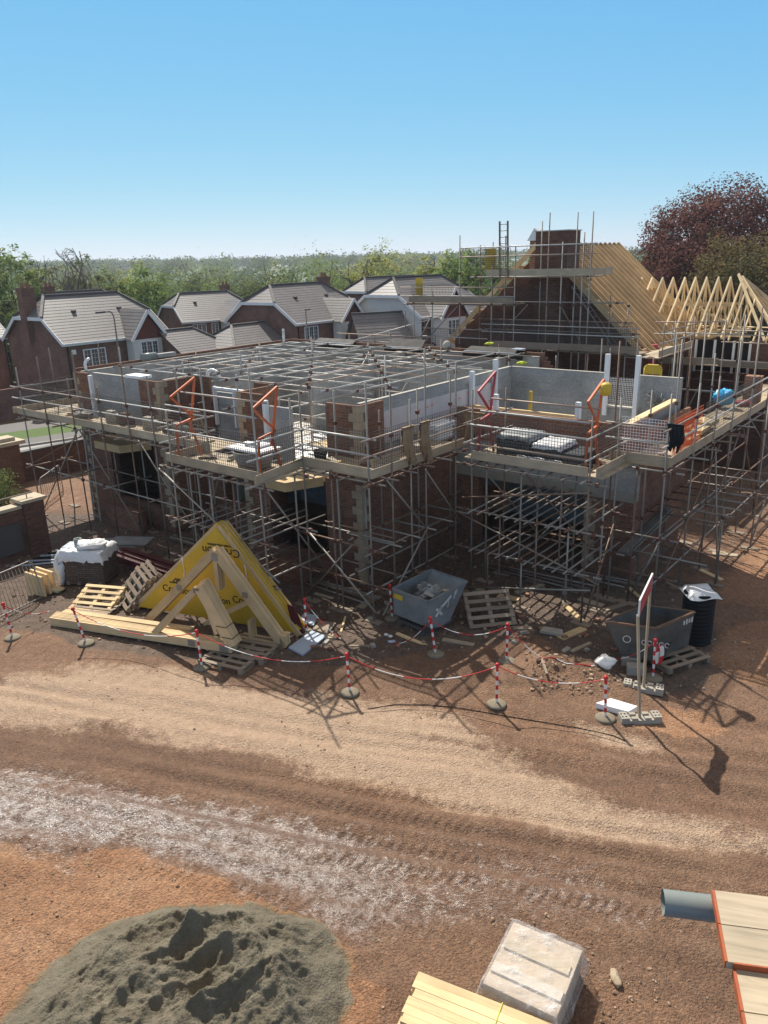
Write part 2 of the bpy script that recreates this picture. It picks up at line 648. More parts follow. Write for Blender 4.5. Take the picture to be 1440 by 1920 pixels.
MUD2 = gpoly([(900, 1700), (1000, 1690), (1080, 1740), (1180, 1800), (1320, 1820), (1340, 1900), (1120, 1920), (1080, 1800), (900, 1760)])
TDIR = np.array([math.cos(R(-17)), math.sin(R(-17))])
TNOR = np.array([math.sin(R(17)), math.cos(R(17))])


def far_h(x, y):
    h = -1.1 * sstep(31, 54, y) - .055 * np.clip(y - 54, 0, 130)
    hill = sstep(330, 900, y) * (9.0 + 5.5 * sstep(150, -500, x) + 2.5 * vnoise(x / 170., y / 400., 5) - 4.0 * sstep(120, 420, x))
    return h + hill - .02 * np.clip(y - 1100, 0, 3000)


MOUNDS = [((1030, 1258), .9, .22), ((1110, 1270), .7, .2), ((980, 1285), .8, .12), ((930, 1270), .7, .12), ((1170, 1300), .6, .14), ((620, 1240), 1.2, .10),
          ((1290, 1255), .7, .12), ((90, 1205), 1.0, .08), ((250, 1245), 1.2, .06), ((820, 1270), 1.0, .1)]
MOUNDS = [(at(*p)[:2], r, a) for p, r, a in MOUNDS]


def site_h(x, y):
    x, y = np.asarray(x, float), np.asarray(y, float)
    near = (1 - sstep(34, 46, y)) * sstep(-22.6, -21.6, (x - GC.x) * GU.x + (y - GC.y) * GU.y)
    s = x * TDIR[0] + y * TDIR[1]
    d = x * TNOR[0] + y * TNOR[1]
    trk = sstep(14.6, 13.6, y + .15 * x) * sstep(7.4, 8.6, y + .22 * x)
    h = .05 * fbm(x, y, .3, 2, 1) + .022 * fbm(x, y, 1.1, 3, 2) + .012 * fbm(x, y, 4.5, 3, 3) * (1 - .55 * trk)
    dw = d + .12 * np.sin(s * .35) + .25 * vnoise(s * .25, d * .1, 8)
    h = h + trk * .022 * np.sin(dw * 5.2) + trk * .012 * np.sin(dw * 11.3 + .6)
    for d0, a_ in ((8.75, .018), (9.35, .022), (9.95, .02), (10.5, .02), (11.3, .016), (11.9, .018), (12.6, .012), (13.1, .012)):
        dd = d - d0 - .12 * np.sin(s * .35) - .3 * vnoise(s * .16, s * 0 + d0, 14)
        h = h + trk * a_ * (np.exp(-((np.abs(dd) - .19) / .08) ** 2) * .5 - np.exp(-(dd / .12) ** 2)) * (.5 + sstep(-.3, .2, vnoise(s * .2, s * 0 + d0 * 3, 15)))
    for p, r, a in MOUNDS:
        q = ((x - p[0]) ** 2 + (y - p[1]) ** 2) / (r * r)
        h = h + a * np.exp(-q * 2.2) * (1 + .6 * fbm(x, y, 2.2, 3, 9))
    # tyre treads
    for d0, w, amp, sl, ph in ((9.1, .26, .020, 1.0, .0), (10.05, .28, .011, -1.0, .3), (9.6, .2, .018, 1.0, .4), (10.75, .24, .009, 1.0, .6), (12.2, .24, .008, -1, .1), (8.1, .25, .014, 1, .5)):
        dd = d - d0 - .12 * np.sin(s * .35) - .18 * vnoise(s * .2, s * 0 + 3, 12)
        band = sstep(w, w * .6, np.abs(dd))
        fade = sstep(-.2, .3, vnoise(s * .35, d * .8, 21) + .5 * vnoise(s * 1.7, d * 2.5, 22))
        h = h + band * fade * trk * amp * np.clip(np.sin(2 * math.pi * (s / .17 + .35 * vnoise(s * 1.3, d, 23) + sl * np.abs(dd) * 3.2 + ph)) * 1.6, -1, 1)
    # rough clods in the soft soil
    w1 = sstep(-.25, .1, sdf(x, y, ORANGE)) + sstep(.0, .4, sdf(x, y, MUD2)) + .7 * sstep(0, .5, sdf(x, y, DARK))
    h = h + np.clip(w1, 0, 1) * (.03 * fbm(x, y, 2.2, 5, 31, .62) + .035 * np.clip(fbm(x, y, 6.5, 3, 33), .12, 1))
    ed = np.abs(sdf(x, y, ORANGE) + .05)
    h = h + .05 * np.exp(-(ed / .16) ** 2) * (.6 + fbm(x, y, 3, 3, 37))
    return h * near


def gz(x, y):
    return float(site_h(np.array([x]), np.array([y]))[0] + far_h(np.array([x]), np.array([y]))[0])


def G(px, py, lift=0.0):
    """point on the ground seen at a photo pixel"""
    p = at(px, py, 0)
    for _ in range(3):
        p = at(px, py, gz(p.x, p.y))
    p.z += lift
    return p


def axis(parts):
    out = []
    for a, b, n in parts:
        out += list(np.linspace(a, b, n, endpoint=False))
    return np.array(out)


xs = np.concatenate([-np.geomspace(3000, 30, 34), axis([(-29, -12, 75), (-12, 10, 500), (10, 29, 80)]), np.geomspace(30, 3000, 34)])
ys = np.concatenate([axis([(-4, 5.5, 40), (5.5, 17.5, 330), (17.5, 30, 130), (30, 60, 60)]), np.geomspace(60, 4200, 70)])
X, Y = np.meshgrid(xs, ys)
H = site_h(X, Y) + far_h(X, Y)
warpx = X + .35 * fbm(X, Y, .55, 3, 41) + .14 * fbm(X, Y, 2.6, 3, 42)
warpy = Y + .25 * fbm(X, Y, .55, 3, 43) + .12 * fbm(X, Y, 2.6, 3, 44)
sN = X * TDIR[0] + Y * TDIR[1]
dN = X * TNOR[0] + Y * TNOR[1]
streak = fbm(sN * .18, dN, 1.6, 4, 51)
ragged = .55 * fbm(sN * .32, dN * 1.3, 1.9, 5, 52, .62) + .6 * streak
traw = np.maximum.reduce([np.clip(sdf(warpx, warpy, p) / 1.0 + .5, 0, 1) for p in (TAN1, TAN2, TAN3)])
tan = np.clip(traw * 1.15 - .22 + .62 * ragged * (traw > .01), 0, 1)
wraw = np.clip(sdf(warpx, warpy, WET) / 1.3 + .5, 0, 1)
wrag = .55 * fbm(sN * .35, dN * 1.4, 1.6, 5, 53, .65) + .3 * fbm(X, Y, 5.0, 3, 54) + .55 * streak
wet = np.clip(wraw * 1.1 - .2 + .55 * wrag * (wraw > .01), 0, 1)
wet = np.minimum(wet, .66 + .22 * wrag) * (1 - .35 * sstep(-1.5, 1.6, X))
wet = np.maximum(wet, .22 * sstep(0, .5, sdf(warpx, warpy, MUD2)))
wet2 = np.clip(sdf(warpx, warpy, gpoly([(560, 1540), (900, 1560), (1240, 1640), (1300, 1760), (960, 1760), (700, 1780)])) / 1.2 + .45, 0, 1)
wet = np.maximum(wet, np.clip(.42 * wet2 + .35 * wrag * (wet2 > .05), 0, 1))
orange = np.maximum(sstep(-.12, .12, sdf(warpx, warpy, ORANGE)), np.maximum(.8 * sstep(-.1, .2, sdf(warpx, warpy, ORANGE2)), .85 * sstep(-.5, .6, sdf(warpx, warpy, SANDY))))
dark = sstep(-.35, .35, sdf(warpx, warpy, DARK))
UVu = (X - GC.x) * GU.x + (Y - GC.y) * GU.y
UVv = (X - GC.x) * GV.x + (Y - GC.y) * GV.y
orange = np.maximum(orange, .8 * sstep(5.6, 6.8, UVu) * sstep(5, 7.5, UVv) * sstep(60, 40, Y))
orange = np.maximum(orange, .42 * sstep(-15.2, -16.2, UVu) * sstep(-22.2, -20.0, UVu) * sstep(-2.5, 0, UVv) * (Y < 50))
green = np.maximum(.25 * sstep(-38.5, -40, UVu) * (Y < 70), sstep(66, 74, Y))
green = np.maximum(green, sstep(16, 22, UVu) * sstep(26, 34, Y))
ny, nx = X.shape
verts = np.stack([X, Y, H], -1).reshape(-1, 3)
idx = np.arange(nx * ny).reshape(ny, nx)
quads = np.stack([idx[:-1, :-1], idx[:-1, 1:], idx[1:, 1:], idx[1:, :-1]], -1).reshape(-1, 4)


def npmesh(name, verts, quads, mats, smooth=True, attrs=None, parent=None, mi=None):
    me = bpy.data.meshes.new(name)
    k = quads.shape[1]
    me.vertices.add(len(verts))
    me.vertices.foreach_set('co', np.asarray(verts, np.float32).ravel())
    me.loops.add(quads.size)
    me.loops.foreach_set('vertex_index', quads.astype(np.int32).ravel())
    me.polygons.add(len(quads))
    me.polygons.foreach_set('loop_start', np.arange(0, quads.size, k, dtype=np.int32))
    me.polygons.foreach_set('loop_total', np.full(len(quads), k, np.int32))
    me.polygons.foreach_set('use_smooth', np.full(len(quads), smooth, bool))
    if mi is not None:
        me.polygons.foreach_set('material_index', np.asarray(mi, np.int32))
    for nm, (dom, data) in (attrs or {}).items():
        a = me.attributes.new(nm, 'FLOAT_COLOR', dom)
        a.data.foreach_set('color', np.asarray(data, np.float32).ravel())
    for mm in mats if isinstance(mats, (list, tuple)) else [mats]:
        me.materials.append(mm)
    me.update()
    me.validate()
    o = bpy.data.objects.new(name, me)
    COL.objects.link(o)
    if parent is not None:
        o.parent = parent
    return o


one = np.ones_like(tan)
A1 = np.stack([tan, wet, orange, one], -1).reshape(-1, 4)
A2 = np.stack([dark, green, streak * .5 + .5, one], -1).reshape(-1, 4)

t = NT('site soil')
v = t.coord('Object')
a1 = t.t.nodes.new('ShaderNodeAttribute')
a1.attribute_name = 'mask_a'
a2 = t.t.nodes.new('ShaderNodeAttribute')
a2.attribute_name = 'mask_b'
s1 = t.t.nodes.new('ShaderNodeSeparateColor')
s2 = t.t.nodes.new('ShaderNodeSeparateColor')
t.l(a1.outputs['Color'], s1.inputs[0])
t.l(a2.outputs['Color'], s2.inputs[0])
n1, n2, n3, n4 = t.noise(v, .8, 6), t.noise(v, 5, 6, .65), t.noise(v, 26, 5, .7), t.noise(v, 90, 3, .7)
vor = t.n('ShaderNodeTexVoronoi', Scale=22.0)
t.l(v, vor.inputs['Vector'])
vor2 = t.n('ShaderNodeTexVoronoi', Scale=48.0)
t.l(v, vor2.inputs['Vector'])


def edge(mask, nz, k, lo=.35, hi=.65):
    return t.ramp(t.math('ADD', mask, t.math('MULTIPLY', t.math('SUBTRACT', nz, .5), k)), [(lo, (0, 0, 0)), (hi, (1, 1, 1))])


base = t.ramp(n2, [(.25, (.125, .066, .038)), (.5, (.195, .108, .063)), (.75, (.275, .168, .105))])
base = t.mix(1.0, base, t.ramp(s2.outputs[2], [(.25, (.68, .66, .65)), (.5, (1, 1, 1)), (.75, (1.3, 1.28, 1.25))]), 'MULTIPLY')
base = t.mix(.45, base, t.ramp(n1, [(.3, (.165, .088, .05)), (.7, (.26, .16, .098))]))
tanc = t.ramp(n2, [(.25, (.37, .25, .168)), (.75, (.50, .36, .25))])
orc = t.ramp(n2, [(.25, (.23, .105, .05)), (.5, (.34, .17, .085)), (.8, (.45, .265, .15))])
orc = t.mix(.55, orc, t.ramp(n1, [(.32, (.24, .125, .068)), (.5, (.34, .19, .105)), (.7, (.43, .27, .165))]))
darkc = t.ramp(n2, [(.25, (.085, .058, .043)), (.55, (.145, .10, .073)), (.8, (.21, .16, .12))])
wetc = t.ramp(n2, [(.25, (.11, .063, .045)), (.75, (.20, .125, .09))])
grc = t.ramp(n1, [(.3, (.05, .085, .025)), (.7, (.085, .12, .04))])
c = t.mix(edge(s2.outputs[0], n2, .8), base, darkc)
c = t.mix(edge(s1.outputs[2], n2, .7), c, orc)
c = t.mix(edge(s1.outputs[1], n2, .5, .2, .8), c, wetc)
c = t.mix(edge(s1.outputs[0], t.math('ADD', t.math('MULTIPLY', n2, .65), t.math('MULTIPLY', n3, .35)), 1.5, .25, .75), c, tanc)
speck = t.ramp(n3, [(.25, (.38, .38, .38)), (.47, (.95, .95, .95)), (.72, (1.5, 1.47, 1.42))])
c = t.mix(t.math('SUBTRACT', .9, t.math('MULTIPLY', s1.outputs[0], .35)), c, t.mix(1.0, c, speck, 'MULTIPLY'))
peb = t.ramp(vor.outputs['Color'], [(.1, (.6, .6, .6)), (.9, (1.35, 1.3, 1.25))])
c = t.mix(t.math('SUBTRACT', .5, t.math('MULTIPLY', s1.outputs[0], .35)), c, t.mix(1.0, c, peb, 'MULTIPLY'))
c = t.mix(s2.outputs[1], c, grc)
mpr = t.n('ShaderNodeMapping')
mpr.inputs['Rotation'].default_value = (0, 0, R(14))
mpr.inputs['Scale'].default_value = (.45, 1, 1)
t.l(v, mpr.inputs['Vector'])
nsp = t.noise(mpr.outputs['Vector'], 30, 5, .75)
wsum = t.math('ADD', s1.outputs[1], t.math('ADD', t.math('MULTIPLY', t.math('SUBTRACT', nsp, .5), 2.3), t.math('MULTIPLY', t.math('SUBTRACT', n2, .5), 1.5)))
wetm = t.ramp(wsum, [(.40, (0, 0, 0)), (.60, (.34, .34, .34)), (.88, (.95, .95, .95))])
wetm = t.mix(1.0, wetm, t.ramp(s1.outputs[1], [(.02, (0, 0, 0)), (.2, (1, 1, 1))]), 'MULTIPLY')
r0 = t.mix(wetm, (.86,) * 3, (.40,) * 3)
hgt = t.math('ADD', t.math('MULTIPLY', n3, 1.0), t.math('MULTIPLY', n4, .35))
hgt = t.math('ADD', hgt, t.math('MULTIPLY', vor.outputs['Distance'], -.5))
hgt = t.math('ADD', hgt, t.math('MULTIPLY', vor2.outputs['Distance'], -.35))
t.bump(hgt, 1.0, .045)
cb_ = t.n('ShaderNodeBump', Strength=.5, Distance=.03)
t.l(t.math('ADD', t.math('MULTIPLY', n2, 1.6), n3), cb_.inputs['Height'])
t.l(cb_.outputs['Normal'], t.bsdf.inputs['Coat Normal'])
t.l(t.math('MULTIPLY', wetm, 1.0), t.bsdf.inputs['Coat Weight'])
t.bsdf.inputs['Coat Roughness'].default_value = .25
t.bsdf.inputs['Coat IOR'].default_value = 1.65
M['soil'] = t.set(Base_Color=c, Roughness=r0)
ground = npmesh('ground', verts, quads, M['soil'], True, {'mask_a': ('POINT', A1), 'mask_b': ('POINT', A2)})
tag(ground, kind='structure')


# ------------------------------------------------------------------ road, kerb, pavement, verge beside the houses
def strip(name, u0, u1, v0, v1, lift, mat, h=0.0):
    mb = MB()
    n = 40
    for i in range(n):
        a, b = v0 + (v1 - v0) * i / n, v0 + (v1 - v0) * (i + 1) / n
        q = [W(u0, a), W(u1, a), W(u1, b), W(u0, b)]
        for p in q:
            p.z = float(far_h(np.array([p.x]), np.array([p.y]))[0]) + lift
        if h:
            lo = [p - ZV * h for p in q]
            mb.face([lo[1], lo[2], q[2], q[1]])
            mb.face([lo[3], lo[0], q[0], q[3]])
        mb.face(q)
    o = mb.build(name, mat)
    return tag(o, kind='structure')


M['asphalt'] = basic('pale asphalt', (.27, .26, .25), .8, var=.2, scale=1.2, bump=.2, spec=.5)
M['paving'] = basic('pavement tarmac', (.12, .115, .11), .85, var=.2, scale=1.5)
M['kerb'] = basic('kerb stone', (.33, .31, .28), .85, var=.2, scale=2)
M['grass'] = basic('mown grass', (.065, .115, .025), .95, var=.35, scale=4, bump=.4, c2=(.10, .155, .035))
strip('road', -29.2, -23.2, -30, 60, .055, M['asphalt'])
strip('kerb', -29.4, -29.2, -30, 60, .17, M['kerb'], .15)
strip('pavement', -31.6, -29.4, -30, 60, .165, M['paving'])
strip('lawn', -35.2, -31.6, -30, 24, .16, M['grass'])
strip('path', -39, -35.2, -30, 24, .15, M['paving'])  # dark paving colour put in for the house's shadow on the ground
strip('driveway', -37.5, -31.6, 24, 30, .15, M['paving'])
# ------------------------------------------------------------------ the house being built
Z1, ZT = 3.1, 5.2          # first floor level, top of the new walls
hb = thing('unfinished_house', W(-8, 7, 0), 'roofless brick and block house shell with open rooms inside the nearest scaffolding', 'house')


def hpart(name, mat, boxes, label=None, parent=None, bevel=0):
    for b in boxes:
        mb = MB()
        mb.gbox(*b)
        o = mb.build(name, mat, parent or hb, bevel=bevel)
        if label:
            o['label'] = label
    return o


def quoin(u, v, z0, z1, su, sv, parent=None):
    """toothed corner stones at (u,v); su/sv say which way the walls run from the corner"""
    mb = MB()
    z, k = z0, 0
    while z < z1 - .05:
        h = min(.225, z1 - z) - .008
        a, b = (.34, .19) if k % 2 else (.19, .34)
        e = .006
        ua, ub = sorted((u - su * e, u + su * a))
        va, vb = sorted((v - sv * e, v + sv * .1))
        mb.gbox(ua, ub, va, vb, z, z + h)
        ua, ub = sorted((u - su * e, u + su * .1))
        va, vb = sorted((v + sv * .1, v + sv * b))
        mb.gbox(ua, ub, va, vb, z, z + h)
        z += .225
        k += 1
    return mb.build('quoin', M['quoin'], parent or hb)


BW = .102      # half brick leaf
# --- ground storey, front: piers, plinths and openings
hpart('brick_wall', M['brick'], [(-15, -13.3, 1.3, 1.62, 0, Z1 - .002), (-15, -14.7, 1.62, 12.4, 0, Z1 - .002)])
hpart('brick_wall', M['brick'], [(-10.6, -9.9, 1.3, 1.62, 0, Z1 - .002), (-10.2, -9.9, 1.62, 2.8, 0, Z1 - .002), (-13.3, -10.6, 1.3, 1.62, 0, .72)])
hpart('brick_wall', M['brick'], [(-9.9, -8.9, 2.8, 3.1, 0, Z1 - .002), (-7.2, -6.1, 2.8, 3.1, 0, Z1 - .002), (-8.9, -7.2, 2.8, 3.1, 0, .9)])
hpart('brick_wall', M['brick'], [(-6.1, -5.0, 1.3, 1.62, 0, Z1 - .002), (-6.1, -5.8, 1.62, 2.8, 0, Z1 - .002), (-5.0, -2.7, 1.3, 1.62, 0, .6)])
hpart('brick_wall', M['brick'], [(-2.7, -1.4, 1.3, 1.62, 0, Z1 - .002), (-1.7, -1.4, 1.62, 5.9, 0, Z1 - .002)])
for u, v, su, sv in ((-15, 1.3, 1, 1), (-9.9, 1.3, -1, 1), (-1.4, 1.3, -1, 1), (-6.1, 1.3, 1, 1)):
    quoin(u, v, .2, Z1 - .02, su, sv)
hpart('bay_wall', M['brick'], [(-13.0, -10.9, .55, .85, 0, .75), (-4.7, -3.0, .45, .75, 0, .65)])
# flat plywood roofs over the two bay windows
for (u0, u1, vf) in ((-13.1, -10.7, .35), (-4.9, -2.75, .25)):
    mb = MB()
    pts = [W(u0, 1.28, 2.86), W(u0 + .45, vf, 2.86), W(u1 - .45, vf, 2.86), W(u1, 1.28, 2.86)]
    mb.prism(pts, ZV * .26)
    mb.build('bay_roof', M['ply'], hb)
# --- right wing, ground storey: wide opening under a deep lintel
hpart('brick_wall', M['brick'], [(-1.4, -.6, 5.9, 6.2, 0, 2.35), (2.9, 4.3, 5.9, 6.2, 0, 2.35), (4.0, 4.3, 6.2, 10.0, 0, Z1 - .002)])
hpart('lintel', M['lintel'], [(-1.4, 4.3, 5.88, 6.22, 2.352, 2.62)])
hpart('block_wall', M['block'], [(-1.4, 4.3, 5.9, 6.2, 2.622, 3.5)])
hpart('brick_wall', M['brick_orange'], [(-1.4, 4.3, 5.9, 6.0, 3.502, 4.45), (4.2, 4.3, 6.0, 10.0, Z1, 4.3)], 'low orange brick outer leaf of the right wing')
hpart('block_wall', M['block'], [(-1.3, 4.08, 6.1, 6.2, 3.502, 4.35), (3.98, 4.08, 6.2, 9.6, Z1, 4.55)])
quoin(2.9, 5.9, .2, 2.3, 1, 1)
# inside partitions, so the ground storey reads as dark rooms
hpart('block_wall', M['block'], [(-14.6, -1.75, 6.4, 6.5, 0, 2.85), (-9.0, -8.9, 3.2, 6.4, 0, 2.85), (-1.6, 4.0, 9.7, 9.8, 0, 2.85), (-14.6, -1.75, 12.1, 12.2, 0, 2.85)])
# --- first floor deck
hpart('floor', M['darkfloor'], [(-14.7, -10.22, 1.62, 12.1, 2.86, Z1), (-10.18, -6.12, 3.1, 12.1, 2.86, Z1 - .003), (-6.08, -1.72, 1.62, 12.1, 2.86, Z1), (-1.68, 3.96, 6.22, 9.6, 2.86, Z1)])
# --- first floor outer brick leaf, rising in separate piers
hpart('brick_wall', M['brick'], [(-15, -14.1, 1.3, 1.402, Z1, ZT), (-15, -14.898, 1.402, 12.4, Z1, ZT + .12)])
hpart('brick_wall', M['brick'], [(-11.0, -9.9, 1.3, 1.402, Z1, ZT), (-10.002, -9.9, 1.402, 2.8, Z1, ZT), (-9.9, -9.2, 2.8, 2.902, Z1, ZT - .002), (-7.0, -6.1, 2.8, 2.902, Z1, ZT - .002)])
hpart('brick_wall', M['brick'], [(-6.1, -5.05, 1.3, 1.402, Z1, ZT), (-6.1, -5.998, 1.402, 2.8, Z1, ZT)])
hpart('brick_wall', M['brick'], [(-2.55, -1.4, 1.3, 1.402, Z1, ZT), (-1.502, -1.4, 1.402, 2.35, Z1, ZT)])
for u, v, su, sv in ((-15, 1.3, 1, 1), (-9.9, 1.3, -1, 1), (-6.1, 1.3, 1, 1), (-1.4, 1.3, -1, 1)):
    quoin(u, v, Z1 + .1, ZT - .01, su, sv)
# back wall brick with a stepped unfinished end
mb = MB()
mb.gbox(-14.898, -1.9, 12.3, 12.402, Z1, ZT + .14)
for k in range(7):
    mb.gbox(-1.9 + k * .11, -1.9 + (k + 1) * .11, 12.3, 12.402, Z1, ZT + .14 - .15 * k)
mb.build('brick_wall', M['brick'], hb)
# --- inner block leaf
blk = [(-14.78, -14.68, 1.45, 12.1, Z1, ZT), (-14.68, -10.1, 12.1, 12.2, Z1, ZT), (-10.1, -1.9, 12.1, 12.2, Z1, ZT - .004),
       (-14.05, -10.9, 1.5, 1.6, Z1, ZT - .01), (-10.2, -10.1, 1.7, 3.1, Z1, ZT - .012), (-9.9, -6.2, 3.02, 3.12, Z1, ZT - .5),
       (-5.0, -4.1, 1.5, 1.6, Z1, ZT - .35), (-1.72, -1.62, 1.62, 9.6, Z1, ZT - .02)]
for b in blk:
    hpart('block_wall', M['block'], [b])
hpart('block_wall', M['block'], [(-10.5, -10.4, 5.0, 12.1, Z1, ZT - .03)])
hpart('block_wall', M['block'], [(-10.4, -6.6, 7.4, 7.5, Z1, ZT - .03)])
hpart('block_wall', M['block'], [(-6.6, -6.5, 5.0, 12.1, Z1, ZT - .03)])
hpart('block_wall', M['block'], [(-14.6, -10.5, 6.4, 6.5, Z1, ZT - .03)])
hpart('block_wall', M['block'], [(-6.5, -1.72, 8.6, 8.7, Z1, ZT - .03)])
# wing: left, back with a window gap
hpart('block_wall', M['block'], [(-1.62, 1.75, 9.6, 9.7, Z1, ZT - .02)])
hpart('block_wall', M['block'], [(1.75, 2.75, 9.6, 9.7, Z1, 4.15)])
hpart('block_wall', M['block'], [(2.75, 4.08, 9.6, 9.7, Z1, ZT - .02)])
hpart('sill', M['coping'], [(1.7, 2.8, 9.5, 9.72, 4.152, 4.2)])
# pale bed of mortar along the wall tops
hpart('mortar_bed', M['coping'], [(-14.79, -14.67, 1.45, 12.09, ZT + .001, ZT + .022), (-14.67, -1.9, 12.09, 12.21, ZT + .002, ZT + .024)])
hpart('mortar_bed', M['coping'], [(-1.73, -1.61, 1.62, 9.6, ZT - .019, ZT + .004), (-14.05, -10.9, 1.49, 1.61, ZT - .009, ZT + .012), (-10.21, -10.09, 1.7, 3.1, ZT - .011, ZT + .01)])
hpart('mortar_bed', M['coping'], [(-1.62, 1.75, 9.59, 9.71, ZT - .019, ZT + .003), (2.75, 4.08, 9.59, 9.71, ZT - .019, ZT + .003)])
# foil faced insulation on the outside of the inner leaf
for k in range(5):
    a = 2.4 + k * 1.22
    hpart('insulation_panel', M['foil'], [(-1.618, -1.56, a, a + 1.2, 3.95, 4.85)])
mb = MB()
for k in range(24):
    p = W(-1.555, 2.45 + RNG.rand() * 5.9, 4.02 + RNG.rand() * .75)
    mb.cbox(p, GU * .006, GV * (.05 + .16 * RNG.rand()), ZV * .02)
mb.build('tape_mark', M['netting'], hb)
# white plastic window formers and cavity closers
for (u, v, z0, z1) in ((-13.95, 1.36, Z1, ZT - .05), (-4.95, 1.36, Z1, ZT - .15), (-1.5, 6.9, 3.9, 5.4), (-1.5, 8.3, 3.9, 5.6), (-.2, 6.15, 3.6, 4.9), (2.4, 6.15, 3.6, 4.9), (1.75, 9.55, 3.9, 5.8), (2.72, 9.55, 3.9, 5.8)):
    hpart('window_former', M['upvc'], [(u, u + .13, v - .13, v, z0, z1)])
hpart('window_former', M['upvc'], [(-9.15, -9.07, 2.86, 2.98, Z1 + .5, ZT - .3), (-7.13, -7.05, 2.86, 2.98, Z1 + .5, ZT - .3), (-9.07, -7.13, 2.86, 2.98, ZT - .4, ZT - .32), (-8.15, -8.08, 2.86, 2.98, Z1 + .5, ZT - .4)])
hpart('timber_prop', M['pine'], [(-1.2, 2.4, 6.35, 6.45, 4.35, 4.45)])
hpart('timber_prop', M['yellow'], [(.72, .80, 6.5, 6.58, 3.1, 5.0)], 'yellow prop')

# loose sheets lying on the first floor
SH = []
for k in range(34):
    u, v = -5.9 + 3.9 * ((k * .618) % 1), 2.0 + 6.0 * ((k * .414) % 1)
    w, d = .9 + .6 * RNG.rand(), .7 + .5 * RNG.rand()
    mb = MB()
    a = R(-39 + RNG.randint(-10, 10))
    e1, e2 = Vector((math.cos(a), math.sin(a), 0)), Vector((-math.sin(a), math.cos(a), 0))
    mb.cbox(W(u, v, Z1 + .02 + .012 * k), e1 * w, e2 * d, ZV * .01)
    o = mb.build('floor_sheet', M['poly'] if k % 4 else M['osb'])
    tag(o, 'pale loose sheet lying on the open first floor behind the quoined front pier', 'sheet', 'loose sheets on the first floor')
for k in range(6):
    mb = MB()
    mb.cbox(W(-9.5 + 1.2 * k, 10.5 - .6 * (k % 3), Z1 + .04 + .05 * (k % 3)), GU * 1.2, GV * .9, ZV * .03)
    tag(mb.build('floor_sheet', M['osb']), 'yellowish board sheet lying on the first floor near the far back wall', 'sheet', 'board sheets by the back wall')

# ------------------------------------------------------------------ scaffolding
TR = .0242


class Scaf:
    def __init__(s, name, loc, label, cat='scaffold', dull=False):
        s.root = thing(name, loc, label, cat)
        s.mat = M['steel_dark'] if dull else M['steel']

    def t(s, kind, a, b, couple=()):
        mb = MB()
        a, b = Vector(a), Vector(b)
        mb.tube(a, b, TR, 8)
        d = (b - a).normalized()
        for c in couple:
            p = a + d * c
            mb.cbox(p, d * .09, GU * .085 if abs(d.z) > .5 else ZV * .085, (GV if abs(d.z) > .5 else d.cross(ZV)) * .085, mi=1)
        return mb.build(kind, [M['steel_sunlit'] if kind == 'guard_rail' and s.mat == M['steel'] else s.mat, M['rust']], s.root)

    def std(s, u, v, z0, z1, cz=(), lean=(0, 0)):
        z0 = z0 if z0 > .2 else gz(*W(u, v)[:2]) + .03
        a, b = W(u, v, z0), W(u + lean[0], v + lean[1], z1)
        s.t('standard', a, b, [c - z0 for c in cz if z0 < c < z1])
        if z0 < .3:
            mb = MB()
            mb.cbox(W(u, v, z0 - .025), GU * .5, GV * .225, ZV * .04)
            mb.build('sole_board', M['board_old'], s.root)

    def led(s, u0, v0, u1, v1, z, kind='ledger', z1=None):
        return s.t(kind, W(u0, v0, z), W(u1, v1, z if z1 is None else z1), (.25, (W(u1, v1) - W(u0, v0)).length - .25) if kind == 'ledger' else ())

    def toe(s, u0, v0, u1, v1, z, h=.225, mat=None):
        a, b = W(u0, v0, z + h / 2), W(u1, v1, z + h / 2)
        n = max(1, round((b - a).length / 3.6))
        for k in range(n):
            mb = MB()
            j = ZV * RNG.uniform(-.012, .012)
            mb.beam(a.lerp(b, k / n) + j, a.lerp(b, (k + 1) / n - .004) + j, .038, h)
            mb.build('toe_board', M[mat or 'board'], s.root)

    def deck(s, u0, u1, v0, v1, z, along='u', mat='board', n=None):
        lo, hi = (v0, v1) if along == 'u' else (u0, u1)
        a0, a1 = (u0, u1) if along == 'u' else (v0, v1)
        n = n or max(1, round((hi - lo) / .228))
        nl = max(1, round((a1 - a0) / 3.9))
        w = (hi - lo) / n
        for i in range(n):
            c = lo + (i + .5) * w
            for k in range(nl):
                p, q = a0 + (a1 - a0) * k / nl, a0 + (a1 - a0) * (k + 1) / nl - .01
                p += RNG.uniform(-.06, .06) if k == 0 else 0
                zz = z + RNG.uniform(0, .012)
                mb = MB()
                A, B = (W(p, c, zz), W(q, c, zz)) if along == 'u' else (W(c, p, zz), W(c, q, zz))
                mb.beam(A, B, w - .006, .038)
                mb.build('deck_board', M[mat], s.root)

    def guard(s, u0, v0, u1, v1, z0=3.98, h=.95, n=None, mat='wire', step=.075):
        """wire mesh brick guards, one panel per bay"""
        L = math.hypot(u1 - u0, v1 - v0)
        n = n or max(1, round(L / 2.2))
        for k in range(n):
            a, b = W(u0 + (u1 - u0) * k / n, v0 + (v1 - v0) * k / n), W(u0 + (u1 - u0) * (k + .985) / n, v0 + (v1 - v0) * (k + .985) / n)
            d = (b - a).normalized()
            sd = d.cross(ZV) * .006
            mb = MB()
            l = (b - a).length
            m_ = int(l / step)
            for i in range(m_ + 1):
                mb.cbox(a + d * (l * i / m_) + ZV * (z0 + h / 2), d * .0105, sd, ZV * h)
            r_ = int(h / step)
            for i in range(r_ + 1):
                mb.cbox(a.lerp(b, .5) + sd * .9 + ZV * (z0 + h * i / r_), d * l, sd, ZV * .0105)
            mb.build('mesh_guard', M[mat], s.root)


ZD = 3.78
